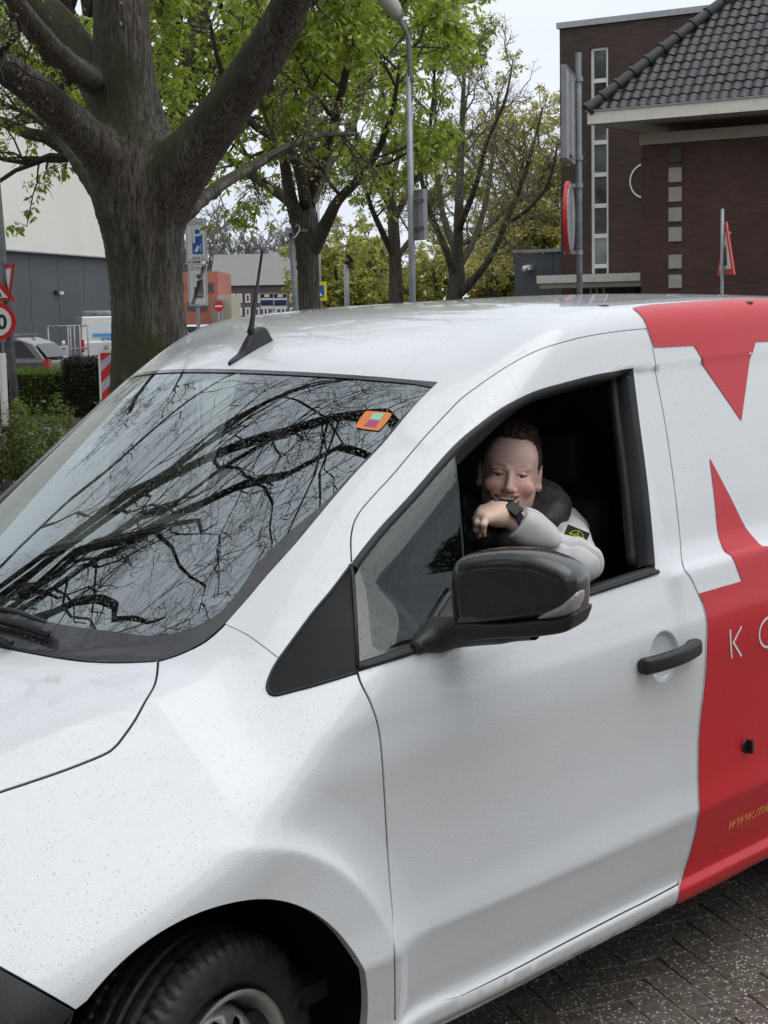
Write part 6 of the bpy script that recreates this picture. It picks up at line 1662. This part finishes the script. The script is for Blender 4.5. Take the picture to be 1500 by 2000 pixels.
# crossing sign
zo = empty('crossing_sign', wpos(626, 34.5, -.06), HED-math.pi/2, 'yellow framed blue pedestrian crossing sign half hidden by the trunk', 'sign')
def atl(o, x, y, dist):
    r = wray(x, y); k = dist/math.hypot(r[0], r[1]); q = CW+r*k-np.array(o.location); a = -o.rotation_euler[2]; c, s = math.cos(a), math.sin(a); return np.array([c*q[0]-s*q[1], s*q[0]+c*q[1], q[2]])
a = atl(zo, 598, 588, 34.5); b = atl(zo, 638, 550, 34.5)
plate('sign_plate', [(a[0], a[2]), (b[0], a[2]), (b[0], b[2]), (a[0], b[2])], 0, .03, M_syel, zo)
ix, iz = .06, .075
plate('sign_field', [(a[0]+ix, a[2]+iz), (b[0]-ix, a[2]+iz), (b[0]-ix, b[2]-iz), (a[0]+ix, b[2]-iz)], -.02, .006, M_sblue, zo)
mx_ = (a[0]+b[0])/2; plate('sign_triangle', [(mx_-.13, a[2]+.10), (mx_+.13, a[2]+.10), (mx_, b[2]-.10)], -.026, .004, M_swhite, zo)
fg = MB(); fg.prism([(mx_-.02, a[2]+.20), (mx_+.02, a[2]+.20), (mx_+.015, a[2]+.27), (mx_-.015, a[2]+.27)], -.031, -.029, 1); fg.prism([(mx_-.05, a[2]+.12), (mx_-.03, a[2]+.12), (mx_+.01, a[2]+.20), (mx_-.02, a[2]+.20)], -.031, -.029, 1); fg.prism([(mx_+.03, a[2]+.12), (mx_+.05, a[2]+.12), (mx_+.02, a[2]+.20), (mx_-.01, a[2]+.20)], -.0315, -.0295, 1); fg.build('walker', M_sblack, zo)
MB().tube([(mx_, .04, 0), (mx_, .04, b[2])], .03, 8).build('pole', M_galv, zo, True)
# parking zone boards
ko, kl, _z = pole('parking_sign', 'two white parking zone boards with blue P on one post beside the big trunk', 'sign', 387, 22, 424, .026, .026, M_galv)
def yawplate(yaw, o): e = bpy.data.objects.new('board', None); return e
def board(name, x0, y0, x1, y1, parent, kl, items):
    a = kl(x0, y1, .05); b = kl(x1, y0, .05); w = b[0]-a[0]; h = b[2]-a[2]
    o = plate(name, rrect(a[0], a[2], b[0], b[2], .018), -.05, .012, M_swhite, parent)
    fr_ = [rrect(a[0]+.012, a[2]+.012, b[0]-.012, b[2]-.012, .014), rrect(a[0]+.018, a[2]+.018, b[0]-.018, b[2]-.018, .011)]
    n = len(fr_[0]); MB().add([(p[0], -.0575, p[1]) for p in fr_[0]]+[(p[0], -.0575, p[1]) for p in fr_[1]], [(i, (i+1) % n, n+(i+1) % n, n+i) for i in range(n)]).build('border', M_sgrey, o)
    return o, a, b, w, h
o, a, b, w, h = board('zone_board', 364, 426, 403, 510, ko, kl, None)
txt('ZONE', .075, M_sgrey, o, (a[0]+w*.50, -.058, a[2]+h*.84)); plate('blue_field', rrect(a[0]+w*.30, a[2]+h*.16, a[0]+w*.78, a[2]+h*.78, .012), -.0575, .003, M_sblue, o)
txt('P', .30, M_swhite, o, (a[0]+w*.53, -.0610, a[2]+h*.42), bold=.002); txt('zone 2', .055, M_sgrey, o, (a[0]+w*.54, -.058, a[2]+h*.05))
ci = MB(); ci.prism([(a[0]+w*.38, a[2]+h*.22), (a[0]+w*.52, a[2]+h*.20), (a[0]+w*.66, a[2]+h*.33), (a[0]+w*.54, a[2]+h*.37)], -.061, -.0595, 1); ci.prism([(a[0]+w*.68, a[2]+h*.22), (a[0]+w*.71, a[2]+h*.22), (a[0]+w*.71, a[2]+h*.40), (a[0]+w*.68, a[2]+h*.40)], -.061, -.0595, 1); ci.build('card_symbol', M_swhite, o)
o, a, b, w, h = board('zone_end_board', 369, 514, 404, 597, ko, kl, None)
txt('ZONE', .07, M_sgrey, o, (a[0]+w*.50, -.058, a[2]+h*.84)); plate('grey_field', rrect(a[0]+w*.30, a[2]+h*.18, a[0]+w*.78, a[2]+h*.78, .012), -.0575, .003, M_sgrey, o)
txt('P', .28, M_swhite, o, (a[0]+w*.53, -.0610, a[2]+h*.44), bold=.002); txt('zone', .05, M_swhite, o, (a[0]+w*.54, -.0595, a[2]+h*.24))
for k in range(4): plate('end_stripe', [(a[0]+w*(.12+.05*k), a[2]+.02), (a[0]+w*(.145+.05*k), a[2]+.02), (a[0]+w*(.80+.05*k), b[2]-.03), (a[0]+w*(.775+.05*k), b[2]-.03)], -.062, .002, M_sblack, o)
# no entry sign, route boards
no, nl, _z = pole('no_entry_sign', 'small round red no entry sign in front of the beige block', 'sign', 427, 60, 588, .03, .03, M_galv)
c_ = nl(427, 598, .05); plate('disc', [(c_[0]+.19*math.cos(t), c_[2]+.19*math.sin(t)) for t in np.linspace(0, 2*math.pi, 28, endpoint=False)], -.05, .01, M_sred, no); plate('bar', [(c_[0]-.13, c_[2]-.03), (c_[0]+.13, c_[2]-.03), (c_[0]+.13, c_[2]+.03), (c_[0]-.13, c_[2]+.03)], -.057, .003, M_swhite, no)
ro_, rl_, _z = pole('bus_stop_board', 'two blue and white bus stop boards behind the roof antenna', 'sign', 535, 50, 574, .05, .05, M_galv)
for (x0, x1) in ((509, 534), (535.5, 560)):
    a = rl_(x0, 604, .05); b = rl_(x1, 573, .05); pb_ = plate('board', [(a[0], a[2]), (b[0], a[2]), (b[0], b[2]), (a[0], b[2])], -.05, .03, M_swhite, ro_); h = b[2]-a[2]; w = b[0]-a[0]
    plate('blue_field', [(a[0]+.01, a[2]+h*.22), (b[0]-.01, a[2]+h*.22), (b[0]-.01, a[2]+h*.58), (a[0]+.01, a[2]+h*.58)], -.067, .004, simple('sign_navy', (.02, .03, .12), .4), pb_)
    plate('header_field', [(a[0]+.01, a[2]+h*.72), (b[0]-.01, a[2]+h*.72), (b[0]-.01, a[2]+h*.98), (a[0]+.01, a[2]+h*.98)], -.067, .004, M_sblack, pb_)
    plate('bus_symbol', rrect(a[0]+w*.3, a[2]+h*.77, a[0]+w*.7, a[2]+h*.94, .01), -.070, .002, M_swhite, pb_)
a = rl_(529, 627, .05); b = rl_(541, 610, .05); ps = plate('small_sign', [(a[0], a[2]), (b[0], a[2]), (b[0], b[2]), (a[0], b[2])], -.05, .02, M_swhite, ro_); plate('blue_field', [(a[0]+.03, a[2]+.02), (b[0]-.03, a[2]+.02), (b[0]-.03, b[2]-.02), (a[0]+.03, b[2]-.02)], -.062, .003, M_sblue, ps)
# ---------------- sign post right of centre, seen from behind
qo, ql, _z = pole('sign_post', 'grey post carrying the backs of a tall board and a red edged round sign', 'sign', 1132, 22, 103, .040, .040, M_galvd)
def local_plane(o, yaw): return (math.cos(yaw), math.sin(yaw))
yw = math.radians(77)
Rz = np.array([[math.cos(yw), -math.sin(yw), 0], [math.sin(yw), math.cos(yw), 0], [0, 0, 1]])
c_ = ql(1112, 226, 0); hh_ = (ql(1112, 140)[2]-ql(1112, 312)[2])/2
mb = MB(); mb.box((-.50, -.012, -hh_), (.50, .012, hh_), R=Rz, T=c_); mb.build('tall_board', M_signb, qo)
fr = MB(); fr.box((-.53, -.02, -hh_-.02), (-.501, .045, hh_+.02), R=Rz, T=c_).box((.501, -.02, -hh_-.02), (.53, .045, hh_+.02), R=Rz, T=c_).box((-.50, -.02, hh_), (.50, .045, hh_+.025), R=Rz, T=c_).box((-.50, -.02, -hh_-.025), (.50, .045, -hh_), R=Rz, T=c_); fr.build('board_frame', M_galv, qo)
c2_ = ql(1116, 425, 0); rd = (ql(1116, 355)[2]-ql(1116, 495)[2])/2
Rd = Rz@np.array([[1, 0, 0], [0, 0, 1], [0, -1, 0]])
MB().lathe([(0, .0), (rd*.96, .0), (rd*.97, .03), (rd, .03)], 40, T=c2_, R=Rd).build('round_sign', M_signb, qo, auto=40)
MB().lathe([(rd*.975, .005), (rd*1.01, .005), (rd*1.02, .03), (rd*1.01, .06), (rd*.80, .062)], 40, T=c2_, R=Rd).build('red_rim', M_sred, qo, auto=40)
for yy in (155, 308, 362, 493):
    q = ql(1131, yy); MB().lathe([(.046, -.03), (.050, -.03), (.050, .03), (.046, .03)], 14, T=q).box((-.20, -.02, -.022), (-.03, .02, .022), T=q).build('clamp', M_galv, qo)
MB().lathe([(0, -.03), (.05, -.02), (.07, 0), (.03, .04), (0, .05)], 10, T=ql(1108, 305, .05)).build('moss_tuft', simple('moss', (.05, .06, .01), .95, bump=.8, bscale=200), qo, True)
# ---------------- warning triangle right
wo, wl_, _z = pole('warning_sign', 'red bordered triangular warning sign seen edge on before the brick house', 'sign', 1410, 28, 408, .028, .028, M_galv, zb=.05)
yw2 = math.radians(-83); Rw = np.array([[math.cos(yw2), -math.sin(yw2), 0], [math.sin(yw2), math.cos(yw2), 0], [0, 0, 1]])
t0 = wl_(1419, 435); zb_, zt_ = wl_(1419, 537)[2], wl_(1419, 433)[2]; cx3 = t0.copy(); cx3[2] = 0
H3 = zt_-zb_
def tri3(s, y, mat, nm, th=.03):
    hw3 = .42*s; zc = zb_+H3*.36; P = [(-hw3, zb_+(zc-zb_)*(1-s)), (hw3, zb_+(zc-zb_)*(1-s)), (0, zt_-(zt_-zc)*(1-s))]
    return MB().prism(P, y-th/2, y+th/2, 1, R=Rw, T=cx3).build(nm, mat, wo)
sgn = -1
tri3(1.0, 0, M_sred, 'sign_plate'); tri3(.70, sgn*.0165, M_swhite, 'sign_field', .003)
MB().prism([(-.10, zb_+H3*.18), (.10, zb_+H3*.18), (.03, zb_+H3*.55), (-.03, zb_+H3*.55)], sgn*.021-.001, sgn*.021+.001, 1, R=Rw, T=cx3).build('symbol', M_sblack, wo)
for yy in (455, 520): q = wl_(1411, yy); MB().box((-.02, -.02, -.02), (.14, .02, .02), T=q).build('clamp', M_galv, wo)
# ---------------- signs on the left
go, gl_, _z = pole('sign_post', 'leaning grey post at the left edge with yield, warning and speed signs', 'sign', 27, 20, 190, .055, .036, M_galvd, lean=-.16)
def leftp(x, y, dd=.06): return gl_(x, y, dd)
def disc_sign(cx, cy, rpx, dd, mats, parent):
    c = leftp(cx, cy, dd); r = rpx*20/FPX; N_ = 30
    o = plate('speed_disc', [(c[0]+r*math.cos(t), c[2]+r*math.sin(t)) for t in np.linspace(0, 2*math.pi, N_, endpoint=False)], c[1], .012, mats[0], parent)
    plate('speed_field', [(c[0]+r*.76*math.cos(t), c[2]+r*.76*math.sin(t)) for t in np.linspace(0, 2*math.pi, N_, endpoint=False)], c[1]-.008, .003, mats[1], o); return o, c, r
o, c, r = disc_sign(-6, 628, 36, .08, (M_sred, M_swhite), go)
txt('50', r*1.05, M_sblack, o, (c[0], c[1]-.011, c[2]-r*.38), bold=.006)
yaw_ = math.radians(-50); Ry = np.array([[math.cos(yaw_), -math.sin(yaw_), 0], [math.sin(yaw_), math.cos(yaw_), 0], [0, 0, 1]])
def tri_sign(cx, ytop, ybot, wpx, inv, dd, nm, yaw):
    t = leftp(cx, ytop, dd); b_ = leftp(cx, ybot, dd); H = t[2]-b_[2]; c = np.array([t[0], t[1], b_[2]]); hw = wpx*20/FPX
    Rr = np.array([[math.cos(yaw), -math.sin(yaw), 0], [math.sin(yaw), math.cos(yaw), 0], [0, 0, 1]])
    P = [(-hw, H), (hw, H), (0, 0)] if inv else [(-hw, 0), (hw, 0), (0, H)]
    cg = np.mean(P, 0); o = MB().prism(P, -.006, .006, 1, R=Rr, T=c).build(nm, M_sred, go)
    P2 = [tuple(cg+(np.array(p)-cg)*.58) for p in P]; MB().prism(P2, -.0095, -.0065, 1, R=Rr, T=c).build('sign_field', M_swhite, o); return o, c, H, Rr
tri_sign(16, 515, 585, 40, True, .10, 'yield_plate', math.radians(-62)); o, c, H, Rr = tri_sign(-6, 545, 588, 36, False, .06, 'warning_plate', math.radians(-8))
MB().prism([(-.03, .05), (.05, .05), (.03, .12), (-.0, .12)], -.013, -.010, 1, R=Rr, T=c).build('symbol', M_sblack, o)
wp_ = wpos(1, 19.2, -.06); e = empty('marker_post', wp_, 0, 'thin white marker post at the left edge before the dark car', 'post'); MB().box((-.03, -.03, 0), (.03, .03, zat(1, 690, 19.2)+.06)).build('post', M_swhite, e); MB().box((-.032, -.032, .6), (.032, .032, .68)).build('reflector', M_sblack, e)
# ---------------- red and white beacons
def beacon(px, dist, ytop, label, wpx):
    p = wpos(px, dist, -.06); o = empty('traffic_beacon', p, HED-math.pi/2, label, 'beacon', 'red and white beacon boards')
    zt = zat(px, ytop, dist)-p[2]; w = wpx*dist/FPX; zb = max(zt-1.05, .12)
    MB().prism(rrect(-w/2, zb, w/2, zt, .03), -.03, .03, 1).build('frame', M_swhite, o)
    xi = w*.36; f = plate('stripe_field', [(-xi, zb+.06), (xi, zb+.06), (xi, zt-.06), (-xi, zt-.06)], -.033, .004, simple('beacon_silver', (.45, .46, .48), .35), o)
    z = zb-.1; k = 0
    while z < zt:
        P = [(-xi, z), (xi, z+xi*2), (xi, z+xi*2+.16), (-xi, z+.16)]
        P = [(a, min(max(b, zb+.06), zt-.06)) for a, b in P]
        if P[2][1]-P[1][1] > .01 or P[3][1]-P[0][1] > .01: plate('red_stripe', P, -.0365, .003, M_sred, f)
        z += .32
    MB().tube([(0, 0, zt), (0, 0, zt+.13)], [.05, .035], 10).build('lamp_socket', M_swhite, o, True)
    MB().box((-.4, -.2, 0), (.4, .2, .10)).build('foot', M_sblack, o)
beacon(205, 25, 681, 'red and white beacon board, the nearer and larger, before the dark hedge', 31)
beacon(122, 46, 675, 'red and white beacon board, the smaller one behind the light green hedge', 15)
# ---------------- hedges and shrub
def blob_leaves(name, label, cat, boxes, n, size, mat, seed, core, group=None, z0=-.06, wid=.5):
    rg = np.random.default_rng(seed); c = np.mean([b[0] for b in boxes], 0); o = empty(name, (c[0], c[1], z0), 0, label, cat, group); pts = []
    cm = MB()
    for (ctr, half, rz) in boxes:
        m = int(n/len(boxes)); p = rg.uniform(-1, 1, (m, 3)); ax = rg.integers(0, 3, m); p[np.arange(m), ax] = np.sign(p[np.arange(m), ax])*rg.uniform(.80, 1.06, m)
        c_, s_ = math.cos(rz), math.sin(rz); q = p*half*(1+.04*np.sin(p[:, [1]]*9)); q[:, 2] = np.maximum(q[:, 2], -half[2])
        q = np.stack([c_*q[:, 0]-s_*q[:, 1], s_*q[:, 0]+c_*q[:, 1], q[:, 2]], 1)+np.array(ctr)-np.array([c[0], c[1], z0]); pts.append(q)
        h = np.array(half)*.86; cm.box(-h, h, R=[[c_, -s_, 0], [s_, c_, 0], [0, 0, 1]], T=np.array(ctr)-np.array([c[0], c[1], z0]))
    cm.build('twig_core', core, o); P = np.concatenate(pts); fast_mesh('foliage', *leaves_at(P, size, rg, 2, .1, .2, wid), mat, o, False); return o
M_core = simple('hedge_core', (.018, .022, .010), .95)
M_hedl = leafmat('hedge_light', (.13, .21, .03), (.13, .22, .02)); M_hedd = leafmat('hedge_dark', (.022, .034, .016), (.015, .025, .01))
VH2 = HED-math.pi/2
p = wpos(15, 33.5); blob_leaves('hedge', 'clipped bright green hedge in front of the dark parked car', 'hedge', [((p[0], p[1], .33), (1.32, .6, .48), VH2+.12)], 15000, .055, M_hedl, 3, M_core)
p = wpos(176, 32.5); blob_leaves('hedge', 'dark green yew hedge beside the red and white beacon', 'hedge', [((p[0], p[1], .42), (.50, .6, .60), VH2+.05)], 10000, .05, M_hedd, 4, M_core)
p = wpos(2, 19.0); rg = np.random.default_rng(14)
sh = empty('shrub', (p[0], p[1], -.06), 0, 'loose yellow green shrub with reddish shoots at the left edge', 'shrub')
st_ = np.repeat(np.zeros((1, 3)), 150, 0)+rg.normal(size=(150, 3))*[.55, .55, 0]; en = st_+np.stack([rg.normal(size=150)*.18, rg.normal(size=150)*.18, rg.uniform(.55, 1.05, 150)], 1)
SP = curve_to(st_, en, 6, .08, rg); setp(fast_mesh('stems', *tubes(SP, np.linspace(.006, .002, 6)[None]*np.ones((150, 1)), 4), M_twig2, sh), kind='stuff')
lp = path_pts(SP, 34, rg, .1); k = len(lp)//5
fast_mesh('foliage', *leaves_at(lp[k:], .055, rg, 2, .1, .2, .6), M_hedl, sh, False); fast_mesh('red_shoots', *leaves_at(lp[:k], .05, rg, 2, .1, .2, .5), M_rust, sh, False)
# ---------------- parked vehicles
M_tyref = simple('far_tyre', (.02, .02, .02), .8); M_cglass = simple('car_glass', (.012, .013, .015), .15, spec=.3); M_tail = simple('tail_lamp', (.45, .02, .02), .25)
def car(name, label, pos, head, col, L=4.5, W=1.78, H=1.48, kind='hatch', cat='car', group=None, rough=.25):
    """side profile swept across the width; x forward"""
    o = empty(name, pos, head, label, cat, group); mp_ = simple('paint_%d_%d_%d' % tuple(int(c*1000) for c in col), col, rough, var=.03, coat=1.0)
    hl = L/2
    if kind == 'van': low = [(-hl, .30), (-hl, 1.05), (hl*.55, 1.08), (hl*.95, .95), (hl, .62), (hl, .30)]; up_ = [(-hl+.02, 1.05), (-hl+.06, H), (hl*.22, H), (hl*.34, H-.06), (hl*.66, 1.06)]
    elif kind == 'estate': low = [(-hl, .32), (-hl-.02, .62), (-hl+.05, .95), (hl*.42, .96), (hl*.88, .78), (hl, .60), (hl, .30)]; up_ = [(-hl+.06, .93), (-hl+.38, H-.16), (-hl+.78, H-.03), (-.2, H+.01), (hl*.10, H-.05), (hl*.50, .94)]
    else: low = [(-hl, .32), (-hl, .75), (-hl+.1, .95), (hl*.42, .95), (hl*.88, .80), (hl, .58), (hl, .30)]; up_ = [(-hl+.12, .93), (-hl+.45, H-.06), (-hl+.9, H), (0, H), (hl*.15, H-.06), (hl*.52, .93)]
    bo = MB(); bo.prism([p for p in low], -W/2, W/2, 1); bd = bo.build('body', mp_, o); bevel(bd, .07, 3)
    n = len(up_); V = [(x, -W/2+.04+.13*(z-.93)/(H-.93), z) for x, z in up_]+[(x, W/2-.04-.13*(z-.93)/(H-.93), z) for x, z in up_]
    cb = MB(); cb.add(V, [tuple(range(n)), tuple(range(n, 2*n))[::-1]]+[(i, n+i, n+i+1, i+1) for i in range(n-1)]); c_ = cb.build('cabin', mp_, o); bevel(c_, .05, 3)
    zc = [z for x, z in up_]; xs = [x for x, z in up_]
    for sd_ in (-1, 1):
        def yy(z): return sd_*(W/2-.04-.13*(z-.93)/(H-.93)+.006)
        xb, xf = up_[0][0]+.22, up_[-1][0]-.10; xt0, xt1 = up_[1][0]+.25, up_[-2][0]-.03; za, zb2 = .99, H-.10
        if kind == 'van': segs = [(.52, 1.0)]
        elif kind == 'estate': segs = [(.0, .24), (.27, .60), (.63, 1.0)]
        else: segs = [(.0, .20), (.23, .58), (.61, 1.0)]
        for (s0, s1) in segs:
            P = [(xb+(xf-xb)*s0, za), (xb+(xf-xb)*s1, za), (xt0+(xt1-xt0)*s1, zb2), (xt0+(xt1-xt0)*s0, zb2)]
            MB().add([(x, yy(z), z) for x, z in P], [(0, 1, 2, 3)]).build('side_window', M_cglass, c_)
        for x in (-hl*.60, hl*.62):
            w = MB(); w.lathe([(.0, .11), (.20, .11), (.22, .10), (.30, .10), (.315, .07), (.315, -.07), (.30, -.1)], 24, T=(x, sd_*(W/2-.10), .315), R=[[1, 0, 0], [0, 0, sd_], [0, -sd_, 0]]); wh = w.build('wheel', M_tyref, o, auto=40)
            MB().lathe([(0, .118), (.19, .112)], 16, T=(x, sd_*(W/2-.10), .315), R=[[1, 0, 0], [0, 0, sd_], [0, -sd_, 0]]).build('hub_cap', M_signb, wh)
        MB().cbox((-hl+.03, sd_*(W/2-.10), .86 if kind != 'van' else .9), (.12, .22, .20 if kind != 'van' else .42)).build('tail_lamp', M_tail, bd)
        MB().cbox((hl-.10, sd_*(W/2-.22), .70), (.16, .34, .13)).build('headlight', M_swhite, bd)
        MB().cbox((hl*.36, sd_*(W/2+.08), 1.02), (.12, .18, .13)).build('door_mirror', mp_, bd)
    x1, z1 = up_[-1]; x0, z0 = up_[-2]; MB().add([(x1-.02, -W/2+.14, z1+.05), (x1-.02, W/2-.14, z1+.05), (x0+.05, W/2-.22, z0-.03), (x0+.05, -W/2+.22, z0-.03)], [(0, 1, 2, 3)]).build('windscreen', M_cglass, c_).location = (.045, 0, .02)
    xa, za = up_[0]; xb2, zb3 = up_[1]
    if kind != 'van': MB().add([(xa-.012, -W/2+.16, za+.06), (xa-.012+.02, W/2-.16, za+.06), (xb2-.03, W/2-.24, zb3-.02), (xb2-.03, -W/2+.24, zb3-.02)], [(0, 3, 2, 1)]).build('rear_window', M_cglass, c_).location = (-.02, 0, .01)
    return o
def face(px, dist, deg): return wpos(px, dist, -.06), HED-math.pi/2+math.radians(deg)
p, a = face(-66, 40, 172); dc = car('parked_car', 'dark grey estate car parked behind the bright green hedge', p, a, (.035, .035, .04), 4.5, 1.8, 1.48, 'estate')
MB().box((-1.5, -.62, 1.50), (.2, -.58, 1.54)).box((-1.5, .58, 1.50), (.2, .62, 1.54)).build('roof_rail', M_galv, dc)
p, a = face(284, 60, 18); wv = car('work_van', 'white work van with blue bars and HA lettering behind the big trunk', p, a, (.66, .67, .68), 4.9, 1.9, 1.92, 'van', 'van')
RG = np.array([math.cos(a), math.sin(a), 0])
sidew = -1 if (np.array([-math.sin(a), math.cos(a), 0])@CF) > 0 else 1
# lettering on its visible flank
def flank(xa, xb, za, zb, mat, nm): 
    y = sidew*(.95-.04+.012); return MB().box((min(xa, xb), min(y, y+sidew*.004), za), (max(xa, xb), max(y, y+sidew*.004), zb)).build(nm, mat, wv)
M_bar = simple('bar_blue', (.10, .36, .70), .4); M_hab = simple('letter_blue', (.08, .16, .32), .4)
# bars and letters on the flank that faces the camera, rear end first
for (xa, xb, za, zb) in ((-2.05, -1.15, 1.22, 1.32), (-1.75, -1.15, 1.07, 1.17), (-1.45, -1.2, .92, 1.02), (-1.75, -1.3, .77, .87)): flank(xa, xb, za, zb, M_bar, 'blue_bar')
txt('HA', .42, M_hab, wv, (-.95, sidew*.93, 1.08), rot=(math.pi/2, 0, 0 if sidew < 0 else math.pi), align='LEFT' if sidew < 0 else 'LEFT', sx=1.0)
MB().tube([(-2.3, sidew*.45, 2.02), (1.2, sidew*.45, 2.02)], .10, 12).build('roof_tube', M_galv, wv, True)
MB().box((-2.0, -.7, 1.90), (-1.94, .7, 1.96)).box((.6, -.7, 1.90), (.66, .7, 1.96)).build('roof_bar', M_galvd, wv)
car_sp = [('parked_car', 'white car parked low behind the zone signs', 392, 78, 70, (.62, .63, .65), 1.45), ('parked_car', 'dark car parked right of the white car in the distance', 420, 84, 80, (.03, .032, .04), 1.42), ('parked_car', 'grey car parked left of the roof antenna in the distance', 455, 88, 95, (.10, .11, .12), 1.45), ('parked_car', 'silver car parked beside the roof antenna in the distance', 486, 80, 100, (.36, .38, .40), 1.50), ('parked_car', 'blue car parked below the bus stop boards in the distance', 506, 86, 85, (.02, .05, .20), 1.60)]
for nm, lb, px, d, deg, col, H in car_sp:
    p, a = face(px, d, deg); car(nm, lb, p, a, col, 4.3, 1.76, H, 'hatch', group='cars in the far car park')
# ---------------- railing by the hall
p = wpos(93, 47, -.06); q = wpos(170, 47, -.06); rl = empty('railing', p, 0, 'galvanised ramp railing in front of the grey hall', 'railing'); dd = q-p
zt = zat(120, 637, 47)+.06
for t in (0, .5, .56, .66, .80, 1.0): MB().tube([dd*t, dd*t+[0, 0, zt]], .025, 8).build('post', M_galv, rl, True)
for z in (zt, zt*.62, zt*.18): MB().tube([[0, 0, z], dd+[0, 0, z]], .022, 8).build('rail', M_galv, rl, True)
